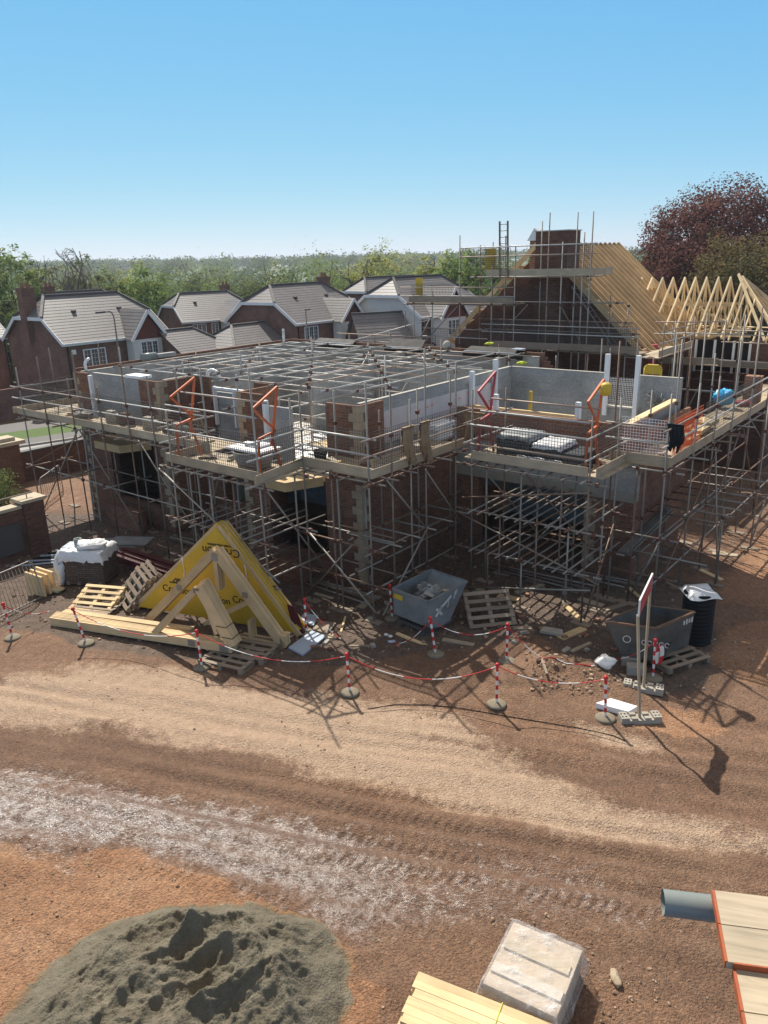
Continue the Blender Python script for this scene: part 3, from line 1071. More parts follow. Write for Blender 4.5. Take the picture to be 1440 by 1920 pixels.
# --- left front
S = Scaf('facade_scaffold', W(-11, .4), 'long galvanised scaffold along the left part of the brick front with a boarded deck')
for u, z1 in zip((-15.85, -14.25, -12.5, -10.8, -9.3, -8.05, -6.65), (5.5, 5.95, 5.35, 5.2, 6.05, 5.75, 6.05)):
    S.std(u, -.35, 0, z1, (1.9, 3.68, 4.75))
    if u > -15:
        S.std(u + .05, .92, 0, 3.9 if u not in (-14.25,) else 6.0, (1.9, 3.68))
S.std(-15.9, 1.0, 0, 6.05, (3.7, 4.75))
S.std(-15.9, 3.0, 0, 6.0, (3.7, 4.75))
S.std(-15.9, 5.2, 0, 5.9, (3.7, 4.75))
for z in (1.9, 3.68):
    S.led(-16.4, -.31, -11.0, -.31, z)
    S.led(-11.4, -.39, -5.6, -.39, z + .01)
    S.led(-16.2, .96, -11, .96, z)
    S.led(-11.2, .88, -5.8, .88, z)
for z in (4.78, 4.38):
    S.led(-16.6, -.30, -10.6, -.30, z, 'guard_rail')
    S.led(-11.0, -.33, -5.4, -.33, z + .02, 'guard_rail')
    S.led(-15.86, -.5, -15.86, 7.5, z + .05, 'guard_rail')
for u in (-15.7, -14.4, -13.2, -12.0, -10.9, -9.6, -8.4, -7.2, -6.0):
    S.led(u, -.75, u + .02, 1.2, 3.73, 'transom')
for u in (-15.7, -13.2, -10.7, -8.2):
    S.led(u, -.7, u, 1.15, 1.95, 'transom')
for a in ((-15.8, -.28, .2, -12.4, -.28, 3.7), (-9.2, -.28, .2, -12.4, -.28, 3.7), (-9.0, -.28, 3.7, -5.8, -.28, .3), (-15.9, -.3, 2.0, -15.9, 4.9, 3.6)):
    S.t('brace', W(*a[:3]), W(*a[3:]))
S.deck(-16.3, -5.5, -.25, .95, ZD)
S.deck(-16.5, -15.1, .97, 7, ZD, 'v')
S.toe(-16.4, -.29, -5.5, -.29, ZD + .03)
S.toe(-16.5, -.4, -16.5, 7, ZD + .03)
S.guard(-15.8, -.26, -5.6, -.26)
S.guard(-15.84, .2, -15.84, 6.5)
# --- left loading bay
S = Scaf('loading_bay', W(-3.8, -.8), 'left loading bay of tubes stepping forward with orange gates above the yellow wrapped trusses')
for u, v, z1, ln in ((-5.4, -1.7, 5.2, (0, 0)), (-1.95, -1.7, 6.5, (-.12, 0)), (-3.9, -1.7, 3.75, (0, 0)), (-3.0, -1.7, 3.75, (0, 0)), (-4.7, -1.7, 3.75, (0, 0)), (-5.4, -.4, 6.1, (-.1, 0)), (-2.2, -.35, 5.6, (0, 0)), (-4.4, -.4, 3.75, (0, 0)), (-3.3, -.4, 3.75, (0, 0)), (-5.35, -.95, 3.75, (0, 0))):
    S.std(u, v, 0, z1, (1.15, 2.25, 3.68), ln)
for z in (1.15, 2.25, 3.68):
    for v in (-1.74, -.36):
        S.led(-5.9, v, -1.5, v, z)
    for u in np.arange(-5.2, -1.9, .38 if z < 3 else .45):
        S.led(u, -2.05 + RNG.uniform(-.1, .1), u, .25 + RNG.uniform(0, .5), z + .05, 'transom')
S.t('brace', W(-5.9, -1.78, 3.6), W(-1.5, -1.78, 1.35))
S.t('brace', W(-5.3, -1.66, .2), W(-3.1, -1.66, 2.2))
S.t('brace', W(-5.45, -1.6, .1), W(-5.45, .1, 3.6))
S.t('brace', W(-1.9, -1.6, 3.6), W(-1.9, .3, .9))
for z in (4.78, 4.38):
    S.led(-2.0, -2.05, -2.1, .3, z, 'guard_rail')
    S.led(-5.5, -1.95, -5.5, -.1, z, 'guard_rail')
S.led(-5.45, -1.66, -2.0, -1.66, 5.35, 'guard_rail')
S.led(-5.35, -1.2, -2.1, -1.2, 5.62, 'guard_rail')
S.led(-5.5, -1.74, -1.9, -1.74, 4.72, 'guard_rail')
S.deck(-5.6, -1.9, -1.62, -.27, ZD)
S.toe(-5.65, -1.68, -2.0, -1.68, ZD + .03)
S.toe(-5.62, -1.66, -5.62, -.4, ZD + .03)
S.toe(-1.93, -1.9, -2.25, .1, ZD + .02)
S.guard(-5.45, -1.62, -2.1, -1.62, n=2)
S.guard(-2.02, -1.6, -2.2, 0, n=1)
# --- centre front corner
S = Scaf('corner_scaffold', W(-.8, .8), 'scaffold wrapping the near front corner, with brown hessian hung on its rail')
for u, v, z1 in ((-2.2, 0, 5.75), (-.03, 0, 6.1), (-1.25, 0, 3.85), (.15, .68, 5.8), (.15, 1.45, 5.5), (.15, 2.1, 6.6), (.15, 3.5, 6.15), (-1.1, .05, 3.7), (-.95, 1.6, 5.1), (-.98, 3.3, 5.4), (-.9, 4.8, 5.6), (-2.0, 1.05, 5.6), (-1.05, 1.05, 3.75)):
    S.std(u, v, 0, z1, (.95, 1.95, 3.68, 4.75))
for z in (.95, 1.95, 3.68):
    S.led(-2.6, .04, .45, .04, z + (.04 if z < 1 else 0))
    S.led(.11, -.4, .11, 4.2, z)
    S.led(-.97, .2, -.97, 5.4, z)
    S.led(-2.5, 1.0, .3, 1.0, z)
for z in (4.78, 4.38):
    S.led(-2.45, -.03, .25, -.03, z, 'guard_rail')
    S.led(.18, -.5, .2, 4.2, z + .03, 'guard_rail')
S.led(-2.7, .5, .3, .52, 2.05, 'transom')
for v in (.4, 1.2, 1.9, 2.7, 3.5):
    S.led(-1.35, v, .55, v + .03, 3.73, 'transom')
    S.led(-1.3, v + .15, .5, v + .15, 1.98, 'transom')
for u in (-2.1, -1.5, -.7):
    S.led(u, -.35, u, 1.25, 3.73, 'transom')
for a in ((-2.2, -.05, 2.1, .1, -.05, .3), (-2.3, -.05, .2, -.6, -.05, 2.0), (.2, .1, .2, .2, 2.1, 2.0), (.2, 2.0, 3.6, .2, 4.2, 1.1), (.2, .4, 3.7, .2, 2.0, 2.0)):
    S.t('brace', W(*a[:3]), W(*a[3:]))
S.deck(-2.2, 0.0, .06, 1.25, ZD)
S.deck(-1.15, .04, 1.27, 4.2, ZD, 'v')
S.toe(-2.3, .02, .1, .02, ZD + .03)
S.toe(.1, -.05, .13, 4.1, ZD + .03)
S.guard(-2.15, .06, -.05, .06, n=1)
S.guard(.07, .1, .1, 4.0, n=2)
# --- right loading bay
S = Scaf('loading_bay', W(2.6, 3.8), 'right loading bay with wrapped dark blocks on its deck and rows of tubes below')
for u, v, z1, cz in ((1.05, 2.9, 5.6, 1), (4.28, 2.9, 5.3, 1), (1.5, 2.9, 3.7, 0), (2.5, 2.9, 3.7, 0), (3.6, 2.9, 3.7, 0), (1.95, 2.84, 2.45, 0), (3.0, 2.84, 2.5, 0), (3.85, 2.84, 2.5, 0), (1.6, 2.84, 1.4, 0), (2.6, 2.84, 1.4, 0), (1.05, 4.6, 5.4, 0), (2.1, 4.6, 3.7, 0), (3.2, 4.6, 3.7, 0), (4.25, 4.6, 5.5, 0), (.95, 3.8, 3.7, 0), (4.3, 3.8, 3.7, 0)):
    S.std(u, v, 0 if cz or v > 3 else max(.02, z1 - (2.3 if z1 > 3 else 2.0)), z1, (1.33, 2.42, 3.65))
for z in (1.33, 2.42, 3.65):
    S.led(.6, 2.86, 4.75, 2.86, z)
    S.led(.7, 4.64, 4.6, 4.64, z)
    for u in np.arange(1.2, 4.3, .27 if z < 3 else .5):
        S.led(u, 2.55 + RNG.uniform(-.08, .08), u, 5.3 + RNG.uniform(0, .6), z + .05, 'transom')
S.t('brace', W(.7, 2.8, 2.3), W(4.7, 2.8, 1.2))
S.t('brace', W(.85, 2.78, 2.75), W(4.3, 2.78, 3.45))
S.t('brace', W(1.0, 2.8, .2), W(4.5, 2.8, 1.0))
S.t('brace', W(4.32, 3.0, .1), W(4.32, 4.6, 2.3))
S.t('brace', W(1.1, 4.66, .1), W(3.0, 4.66, 2.3))
S.t('brace', W(1.3, 2.95, 3.6), W(2.2, 4.6, 1.4))
S.t('brace', W(2.6, 2.95, 3.6), W(3.6, 4.6, 1.4))
for z in (4.72, 4.22):
    S.led(.95, 2.82, 4.2, 2.82, z, 'guard_rail')
    S.led(4.33, 2.5, 4.33, 5.0, z + .05, 'guard_rail')
    S.led(.98, 2.6, .98, 5.1, z + .05, 'guard_rail')
S.led(1.2, 3.05, 4.15, 3.05, 5.05, 'guard_rail')
S.led(1.25, 3.5, 4.2, 3.5, 5.3, 'guard_rail')
S.deck(.75, 4.6, 2.95, 4.65, ZD)
S.toe(1.05, 2.9, 4.25, 2.9, ZD + .03, .23)
S.toe(4.45, 2.9, 4.45, 4.6, ZD + .03)
S.guard(1.1, 2.94, 4.2, 2.94, n=2)
S.guard(4.36, 3.0, 4.36, 4.5, n=1)
# --- right front and side
S = Scaf('side_scaffold', W(5.2, 10), 'long boarded scaffold run along the right side over bare orange soil')
for u, v, z1 in ((4.1, 4.65, 6.75), (5.45, 4.62, 5.6), (4.75, 4.7, 3.7), (5.55, 6.4, 5.6), (5.55, 8.1, 5.55), (5.55, 9.8, 6.3), (5.55, 11.8, 6.4), (5.55, 13.9, 6.4), (5.55, 16.2, 6.5), (5.55, 18.5, 6.5),
                 (4.5, 6.0, 5.4), (4.5, 8.0, 6.5), (4.5, 10.0, 6.6), (4.5, 12.0, 6.7), (4.5, 14.2, 6.7), (4.5, 16.3, 6.8), (6.25, 7.2, 2.2), (6.3, 10.6, 4.6), (6.3, 13.6, 4.4), (3.4, 10.9, 6.0), (2.2, 10.9, 6.1), (3.0, 12.1, 6.2), (1.0, 10.9, 6.1)):
    S.std(u, v, 0, z1, (1.95, 3.68, 4.75))
for z in (.9, 1.95, 3.68):
    S.led(5.51, 4.3, 5.51, 10.8, z)
    S.led(5.59, 10.4, 5.59, 19, z)
    S.led(4.46, 5.6, 4.46, 16.6, z)
    S.led(3.9, 4.69, 5.9, 4.69, z)
for v in (5.0, 6.2, 7.3, 8.4, 9.5, 10.7, 11.8, 13, 14.2, 15.4, 16.6):
    S.led(4.2, v, 6.0, v, 3.73, 'transom')
for v in (5.2, 6.0, 6.6, 7.3, 8.0, 8.7, 9.4, 10.1, 11.2, 12.2):
    S.led(4.4, v, 6.5, v, 1.98 if v > 6.5 else 1.3, 'transom')
for z in (4.78, 4.4):
    S.led(5.52, 4.1, 5.5, 11, z, 'guard_rail')
    S.led(5.56, 10.6, 5.56, 19, z + .02, 'guard_rail')
    S.led(3.9, 4.6, 5.5, 4.6, z, 'guard_rail')
for a in ((5.6, 4.8, 1.0, 5.6, 8.6, 3.6), (5.62, 7.0, .2, 5.62, 10.5, 3.6), (6.3, 7.2, .1, 5.6, 8.2, 3.6), (5.6, 14, .2, 5.6, 11, 3.6), (6.3, 10.6, .2, 6.3, 13.6, 2.6), (4.8, 4.72, .2, 5.5, 4.72, 2.0)):
    S.t('brace', W(*a[:3]), W(*a[3:]))
S.deck(4.15, 5.4, 4.75, 5.85, ZD)
S.deck(4.36, 5.5, 5.87, 19, ZD, 'v')
S.toe(4.0, 4.66, 5.55, 4.66, ZD + .03, .25)
S.toe(5.5, 4.6, 5.5, 19, ZD + .03)
S.guard(4.2, 4.7, 5.4, 4.7, n=1, mat='upvc', step=.07)
S.guard(5.46, 5.0, 5.46, 7.2, n=1, mat='netting', step=.09)
S.guard(5.46, 7.4, 5.46, 13, n=3)
# rolled lengths of tube stored on a low rack
for k in range(9):
    mb = MB()
    mb.tube(W(4.32 + .065 * (k % 5), 4.95, 1.22 + .056 * (k // 5)), W(4.36 + .065 * (k % 5), 8.2, 1.55 + .056 * (k // 5)), .03, 8)
    tag(mb.build('scaffold_tube', M['steel_dark']), 'long grey tube stored in a bundle on the low rack under the right front deck', 'tube', 'stored tubes under the right deck')
# --- birdcage inside the first floor
S = Scaf('birdcage_scaffold', W(-8, 7, Z1), 'grid of crossing tubes standing on the open first floor inside the brick shell')
S.mat = M['steel_sunlit']
vs = np.linspace(2.5, 11.6, 9)
us = np.linspace(-13.9, -2.3, 12)
for k, u in enumerate(us):
    S.led(u, 1.9 + RNG.uniform(0, .6), u + RNG.uniform(-.05, .05), 9.2 if k % 3 == 0 else 11.7, 5.33 + .05 * (k % 2), 'ledger')
for k, v in enumerate(vs):
    S.led(-14.3, v, -8.0, v + .04, 5.28, 'transom')
    S.led(-8.4, v + .1, -2.0, v + .12, 5.28, 'transom')
for i, u in enumerate(us):
    for j, v in enumerate(vs):
        if (i + j) % 3 == 0:
            S.std(u + .06, v + .06, Z1, 5.45 + (.55 if (i + 2 * j) % 7 == 0 else 0), (5.28,))
for k in range(7):
    u = -13 + 1.7 * k
    S.led(u, 2.2, u, 6.0 if k % 2 else 9, 4.35, 'ledger')
for k in range(5):
    v = 3 + 1.6 * k
    S.led(-9.5, v, -2.2, v, 4.30, 'transom')
for a in ((-9, 9, 3.2, -9, 11, 5.2), (-9.8, 8.5, 3.2, -8.0, 8.5, 5.2), (-4, 5, 3.2, -2.6, 5, 5.2), (-6, 10.5, 5.2, -4.5, 10.5, 3.2)):
    S.t('brace', W(*a[:3]), W(*a[3:]))
# ------------------------------------------------------------------ second unfinished house behind, with its roof timbers up
bh = thing('house_shell', W(-3.9, 19, 0), 'brick house shell with bare roof timbers and a tall chimney behind the near building', 'house')
GV0 = 16.0
RU, RZ, EZ = -3.9, 9.15, 5.25        # ridge line, ridge height, eave height
mb = MB()
mb.prism([W(-8.1, GV0, 0), W(.35, GV0, 0), W(.35, GV0, EZ), W(RU, GV0, RZ - .15), W(-8.1, GV0, EZ)], GV * .3)
mb.gbox(.05, .35, GV0 + .3, 20.1, 0, EZ)
mb.gbox(-8.1, -7.8, GV0 + .3, 24, 0, EZ)
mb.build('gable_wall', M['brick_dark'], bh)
mb = MB()
mb.gbox(.35, 4.3, 20.1, 20.4, 0, 2.9)
mb.gbox(.35, 1.2, 20.1, 20.4, 2.9, EZ - .02)
mb.gbox(3.4, 4.3, 20.1, 20.4, 2.9, EZ - .02)
mb.gbox(1.2, 3.4, 20.1, 20.4, 2.9, 3.9)
mb.gbox(4.0, 4.3, 20.4, 24.5, 0, EZ - .02)
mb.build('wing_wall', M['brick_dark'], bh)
mb = MB()
mb.gbox(1.25, 3.4, 20.12, 20.2, 3.95, EZ - .05)
mb.build('window_former', M['black'], bh)
for u in (1.2, 1.95, 2.7, 3.32):
    mb = MB()
    mb.gbox(u, u + .09, 20.04, 20.14, 3.9, EZ - .04)
    mb.build('window_post', M['upvc'], bh)
mb = MB()
mb.gbox(-4.05, -2.65, GV0 - .35, GV0 - .002, 0, 7.6)
mb.gbox(-4.05, -2.65, GV0 - .35, GV0 + .75, 7.602, 9.62)
ch = mb.build('chimney', M['brick_dark'], bh)
mb = MB()
mb.gbox(-4.09, -2.61, GV0 - .39, GV0 + .79, 9.62, 9.66)
mb.build('mortar_bed', M['coping'], ch)
# roof: trusses of the main range
tw = .045
nt = 0
for v in np.arange(GV0 + .42, 24.0, .52):
    mb = MB()
    for sgn in (-1, 1):
        foot = W(RU + sgn * 4.55, v, EZ - .25)
        mb.beam(W(RU - sgn * .04, v, RZ), foot, tw, .17)
        mb.beam(W(RU + sgn * .25, v, EZ + .05), W(RU + sgn * 1.7, v, EZ + 2.0), tw, .09)
        mb.beam(W(RU + sgn * 1.4, v, EZ + .05), W(RU + sgn * 1.7, v, EZ + 2.0), tw, .09)
    mb.beam(W(RU - 4.2, v, EZ), W(RU + 4.2, v, EZ), tw, .12)
    mb.build('roof_truss', M['rafter'], bh)
    nt += 1
mb = MB()
for z, du in ((6.1, 3.3), (7.2, 2.05), (8.3, .85)):
    mb.beam(W(RU + du - .06, GV0 + .3, z - .1), W(RU + du - .06, 23.9, z - .1), .1, .025)
mb.build('binder', M['pine'], bh)
# gable ladder projecting over the wall, with the verge boards
for sgn in (-1, 1):
    mb = MB()
    mb.beam(W(RU + sgn * .1, GV0 - .3, RZ + .02), W(RU + sgn * 4.6, GV0 - .3, EZ - .28), .03, .2)
    for k in range(9):
        a = .4 + k * .5
        p = W(RU + sgn * a, GV0 - .28, RZ - .05 - a * .9)
        mb.beam(p, p + GV * .62, .045, .12)
    mb.build('verge_board', M['rafter'], bh)
# wing trusses: ridge runs along u, near slope faces the camera
WZ, WV = 7.6, 22.3
for k, u in enumerate(np.arange(-2.6, 2.2, .48)):
    mb = MB()
    j = RNG.uniform(-.03, .03)
    zz = EZ + .0
    lo = 20.0
    if u < .2:
        f = (.2 - u) / 2.8
        lo = 20.0 + f * 1.9
    zf = WZ - (WV - lo) * 1.0
    mb.beam(W(u + j, WV + .03, WZ), W(u + j, lo, zf), .065, .13)
    mb.beam(W(u + j, WV - .03, WZ), W(u + j, 24.6, zz), .045, .12)
    mb.beam(W(u + j, 20.1, EZ + .05), W(u + j, 24.5, EZ + .05), .045, .11)
    mb.beam(W(u + j, 21.9, EZ + .1), W(u + j, 21.2, WZ - 1.15), .04, .09)
    mb.beam(W(u + j, 21.9, EZ + .1), W(u + j, WV, WZ - .1), .04, .09)
    mb.beam(W(u + j, 22.7, EZ + .1), W(u + j, WV, WZ - .1), .04, .09)
    mb.beam(W(u + j, 22.7, EZ + .1), W(u + j, 23.4, WZ - 1.15), .04, .09)
    mb.build('roof_truss', M['pine_sunlit'], bh)
# hip end
for a, b in (((2.15, WV, WZ), (4.5, 20.0, EZ)), ((2.15, WV, WZ), (4.5, 24.6, EZ))):
    mb = MB()
    mb.beam(W(*a), W(*b), .06, .2)
    mb.build('hip_rafter', M['pine_sunlit'], bh)
for k in range(9):
    f = (k + .5) / 9
    mb = MB()
    v = 20.0 + 4.6 * f
    top = 1 - abs(f - .5) * 2
    mb.beam(W(4.5 - 2.35 * top, v, EZ + (WZ - EZ) * top), W(4.55, v, EZ - .05), .045, .12)
    mb.build('jack_rafter', M['rafter'], bh)
for k in range(4):
    f = (k + .8) / 5
    mb = MB()
    u = 2.15 + 2.35 * f
    mb.beam(W(u, WV - 2.3 * f, WZ - (WZ - EZ) * f), W(u, 19.95, EZ - .03), .045, .12)
    mb.build('jack_rafter', M['pine_sunlit'], bh)
mb = MB()
mb.beam(W(3.1, 20.35, 5.55), W(.2, 21.5, 6.6), .03, .1)
mb.beam(W(2.1, 22.0, 7.75), W(3.9, 19.9, 5.3), .06, .11)
mb.build('diagonal_brace', M['pine_sunlit'], bh)
mb = MB()
mb.beam(W(-1.2, 21.75, 6.5), W(2.2, 21.75, 6.5), .03, .1)
mb.beam(W(-1.2, 22.9, 6.5), W(2.2, 22.9, 6.5), .03, .1)
mb.beam(W(-.2, 20.2, EZ + .16), W(3.3, 20.2, EZ + .16), .03, .1)
mb.beam(W(-.2, 23.6, EZ + .2), W(3.3, 23.6, EZ + .2), .3, .04)
mb.build('binder', M['pine_sunlit'], bh)
# lower single storey brick part to the left of the gable
mb = MB()
mb.gbox(-12.4, -8.4, 15.2, 15.5, 0, 3.6)
mb.gbox(-8.7, -8.4, 15.5, 18, 0, 3.6)
mb.gbox(-9.9, -8.5, 15.0, 15.2, 0, 4.55)
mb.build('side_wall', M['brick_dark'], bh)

# --- scaffolds of that house
S = Scaf('gable_scaffold', W(-3.5, 14.6), 'tall scaffold in front of the brick gable with a boarded lift around the chimney')
for u, z1 in ((-6.9, 9.6), (-5.35, 8.6), (-4.75, 9.5), (-4.3, 9.1), (-2.88, 10.25), (-2.3, 9.2), (-1.75, 10.2), (-1.45, 9.5), (-1.15, 10.2), (-.3, 7.3), (-8.3, 7.4), (-9.3, 7.3), (.4, 7.0)):
    S.std(u, 14.5, 0, z1, (5.2, 6.9, 8.1))
for u, z1 in ((-6.4, 9.2), (-3.6, 10.0), (-1.5, 9.9), (-5.8, 9.3)):
    S.std(u, 15.3, 4.5, z1, (7.8,))
for z, a, b in ((5.35, -5.6, .9), (5.9, -6, .9), (6.3, -6, .6), (6.85, -9.9, -4.2), (7.0, -7.5, .2), (3.4, -9, 1.2), (7.95, -6.4, -1.0)):
    S.led(a, 14.54, b, 14.54, z)
for z in (8.75, 9.1):
    S.led(-6.9, 14.46, -.9, 14.46, z, 'guard_rail')
for z in (7.55, 7.2):
    S.led(-10.0, 14.46, -4.3, 14.46, z, 'guard_rail')
for z in (6.1, 5.8):
    S.led(-5.8, 14.46, .9, 14.46, z, 'guard_rail')
S.toe(-5.6, 14.46, -1.0, 14.46, 7.97, .26)
S.toe(-1.0, 14.5, -1.0, 16.2, 7.97, .26)
S.deck(-5.7, -1.0, 14.5, 15.6, 7.93, mat='board_old')
S.toe(-9.5, 14.42, -4.3, 14.42, 6.92, .25, 'board_old')
S.deck(-9.6, -4.3, 14.46, 15.4, 6.88, mat='board_old')
S.toe(-5.4, 14.4, .9, 14.4, 5.2, .26, 'board_old')
S.deck(-5.4, .9, 14.46, 15.6, 5.15, mat='board_old')
S.guard(-6.4, 14.5, -4.5, 14.5, 8.2, .85, n=1)
S.guard(-2.5, 14.52, -1.1, 14.52, 8.2, .85, n=1)
S.guard(-9.4, 14.48, -7.2, 14.48, 7.1, .6, n=2)
S.guard(-5.4, 14.48, .8, 14.48, 5.45, .8, n=3)
S.toe(-8.6, 14.44, -5.6, 14.44, 4.75, .25, 'board_old')
S.deck(-8.6, -5.5, 14.48, 15.5, 4.72, mat='board_old')
S.guard(-8.5, 14.48, -5.7, 14.48, 5.0, .8, n=2)
for z in (5.5, 5.85):
    S.led(-8.8, 14.45, -5.5, 14.45, z, 'guard_rail')
for a in ((-5.3, 14.5, 5.3, -3.7, 14.5, 6.9), (-2.3, 14.5, 6.9, -1.0, 14.5, 4.9), (-9.0, 14.5, 5.0, -7, 14.5, 6.8)):
    S.t('brace', W(*a[:3]), W(*a[3:]))
# yellow chute sheet on the chimney lift and the lower lift
for u, v, z, w in ((-5.75, 14.6, 8.2, .5), (-9.25, 14.6, 7.1, .35)):
    mb = MB()
    mb.gbox(u, u + w, v, v + .03, z, z + .85)
    tag(mb.build('guard_sheet', M['yellow']), 'yellow sheet fixed upright ' + ('on the chimney lift beside the tall ladder' if z > 8 else 'on the lower left lift of the gable scaffold'), 'sheet')
# second scaffold left of the gable
S = Scaf('side_scaffold', W(-10, 14), 'low tangle of tubes and boards left of the brick gable behind the near back wall', dull=False)
for u, v, z1 in ((-12.3, 14, 5.2), (-11.2, 14.05, 5.6), (-10.3, 14, 5.8), (-9.4, 14, 6.6), (-8.6, 14.1, 5.3), (-12.8, 14.1, 5.5), (-7.9, 14.1, 5.6)):
    S.std(u, v, 0, z1, (4.6, 5.2))
for z in (4.2, 4.75, 5.2, 5.5):
    S.led(-13.4, 13.95, -8.0, 13.95, z, 'guard_rail')
S.led(-13.2, 13.9, -7.6, 14.3, 5.0, 'guard_rail', 6.4)
S.led(-13.4, 14.6, -8.0, 14.6, 3.7)
S.toe(-12.8, 13.9, -8.2, 13.9, 3.85, .3, 'board_old')
S.deck(-12.9, -8.2, 13.95, 15.0, 3.8, mat='board_old')
S.t('brace', W(-9.6, 13.9, 3.9), W(-8.0, 13.9, 6.3))
# scaffold in front of the wing
S = Scaf('wing_scaffold', W(2.4, 18.7), 'scaffold with bent boards and red gate in front of the open wing roof timbers')
for k, u in enumerate((.7, 1.3, 2.0, 2.6, 3.3, 3.9, 4.5, 5.1)):
    S.std(u, 18.6 + .5 * (k % 2), 0, 5.9 + .25 * (k % 3), (3.2, 4.6))
for u, v, z in ((.6, 12.6, 5.6), (1.3, 13.4, 5.6), (2.0, 13.0, 5.3), (2.7, 13.4, 5.7), (3.3, 12.8, 5.9), (3.9, 13.4, 5.5), (-.4, 13.0, 5.3), (-1.6, 12.9, 5.2), (-2.4, 13.3, 5.3), (-3.2, 13.0, 5.4), (-4.1, 13.0, 5.5)):
    S.std(u, v, 0, z, (3.4, 4.4))
for z in (2.9, 3.5, 4.3):
    S.led(-4.6, 13.02, 5.3, 13.02, z)
for z in (3.3, 3.8, 4.6, 5.6):
    S.led(.5, 18.64, 5.6, 18.64, z)
for z in (5.6, 6.05):
    S.led(.2, 17.9, 2.6, 19.0, z, 'guard_rail')
    S.led(2.6, 18.7, 5.4, 18.7, z - .3, 'guard_rail')
S.deck(.6, 5.4, 18.7, 19.9, 4.35, mat='board')
S.toe(.3, 18.2, 2.6, 18.66, 4.4, .26)
S.toe(2.6, 18.6, 5.4, 18.6, 4.4, .2, 'board_old')
S.deck(.4, 1.6, 14.6, 18.6, 5.05, 'v', mat='board')
S.toe(1.62, 14.6, 1.62, 18.4, 5.1, .24)
for z in (5.6, 6.0):
    S.led(1.66, 14.4, 1.66, 18.8, z, 'guard_rail')
for v in (14.8, 16.0, 17.2, 18.3):
    S.std(1.66, v, 0, 6.3, (5.0,))
for a in ((.7, 18.6, .4, 2.0, 18.6, 3.6), (3.3, 18.6, 3.5, 5.1, 18.6, .8)):
    S.t('brace', W(*a[:3]), W(*a[3:]))


def ladder(a, b, w, side, label, n=10, mat='steel'):
    mb = MB()
    a, b = Vector(a), Vector(b)
    s_ = side.normalized() * (w / 2)
    for q in (-1, 1):
        mb.beam(a + s_ * q, b + s_ * q, .03, .07, side)
    for k in range(n):
        p = a.lerp(b, (k + .5) / n)
        mb.tube(p - s_, p + s_, .014, 6)
    return tag(mb.build('ladder', M[mat]), label, 'ladder')


ladder(W(-4.72, 14.35, 7.9), W(-4.92, 14.6, 10.05), .36, GU, 'metal ladder rising above the chimney lift against the sky', 9)
ladder(W(-.25, 15.62, 5.05), W(-2.3, 15.62, 7.55), .45, GV, 'grey ladder lying along the right verge of the brick gable', 12, 'steel_dark')
ladder(W(-.25, 16.9, 2.6), W(-.45, 17.3, 5.6), .4, GU + GV * .3, 'steep ladder beside the red chute below the wing scaffold', 12)
ladder(W(-13.2, .35, .1), W(-13.7, .75, 3.7), .4, GU, 'shaded ladder between the left facade tubes below the deck', 13)
mb = MB()
mb.gbox(-4.36, -4.06, 15.75, 16.2, 7.9, 9.3)
mb.build('sunlit_flue', M['brick_orange'], bh)  # narrow stack whose orange brick colour paints the sunlit side by the chimney
mb = MB()
mb.prism([W(-4.46, 15.7, 9.3), W(-3.95, 15.7, 9.3), W(-3.95, 15.7, 9.62), W(-4.16, 15.7, 9.78)], GV * .55)
tag(mb.build('chimney_box', M['upvc']), 'white peaked box beside the top of the tall chimney', 'box')
mb = MB()
for k in range(7):
    z0, z1 = 4.5 - .42 * k, 4.5 - .42 * (k + 1)
    mb.tube(W(.35, 17.3, z0 + .75), W(.35, 17.3, z1 + .70), .25, 12, r1=.21)
tag(mb.build('rubbish_chute', M['redpaint']), 'red rubbish chute hanging in the shade below the wing scaffold', 'chute')
mb = MB()
mb.lathe(W(-5.9, 15.0, 6.92), [(0, .22), (.2, .2), (.34, .1), (.3, .0), (0, 0)], 14)
tag(mb.build('cement_bag', M['polysheet']), 'pale bag slumped on the lower gable lift', 'bag')

# ------------------------------------------------------------------ finished houses across the road
def hz(p):
    return float(far_h(np.array([p.x]), np.array([p.y]))[0])


def roof_slope(mb, a0, a1, b1, b0, course=.30, step=.013):
    """stepped tile courses from eave edge a0-a1 up to top edge b0-b1"""
    a0, a1, b0, b1 = (Vector(p) for p in (a0, a1, b0, b1))
    n = (a1 - a0).cross(b0 - a0)
    if n.length < 1e-6:
        n = (a1 - a0).cross(b1 - a0)
    n.normalize()
    if n.z < 0:
        n = -n
    k = max(2, int(((a0 + a1) / 2 - (b0 + b1) / 2).length / course))
    for i in range(k):
        l0, l1 = a0.lerp(b0, i / k), a1.lerp(b1, i / k)
        u0, u1 = a0.lerp(b0, (i + 1) / k), a1.lerp(b1, (i + 1) / k)
        lift = n * step
        pts = [l0 + lift, l1 + lift, u1, u0]
        if (pts[1] - pts[0]).cross(pts[2] - pts[0]).dot(n) < 0:
            mb.face([pts[1], pts[0], pts[3], pts[2]])
        else:
            mb.face(pts)
        mb.face([l0, l1, l1 + lift, l0 + lift])


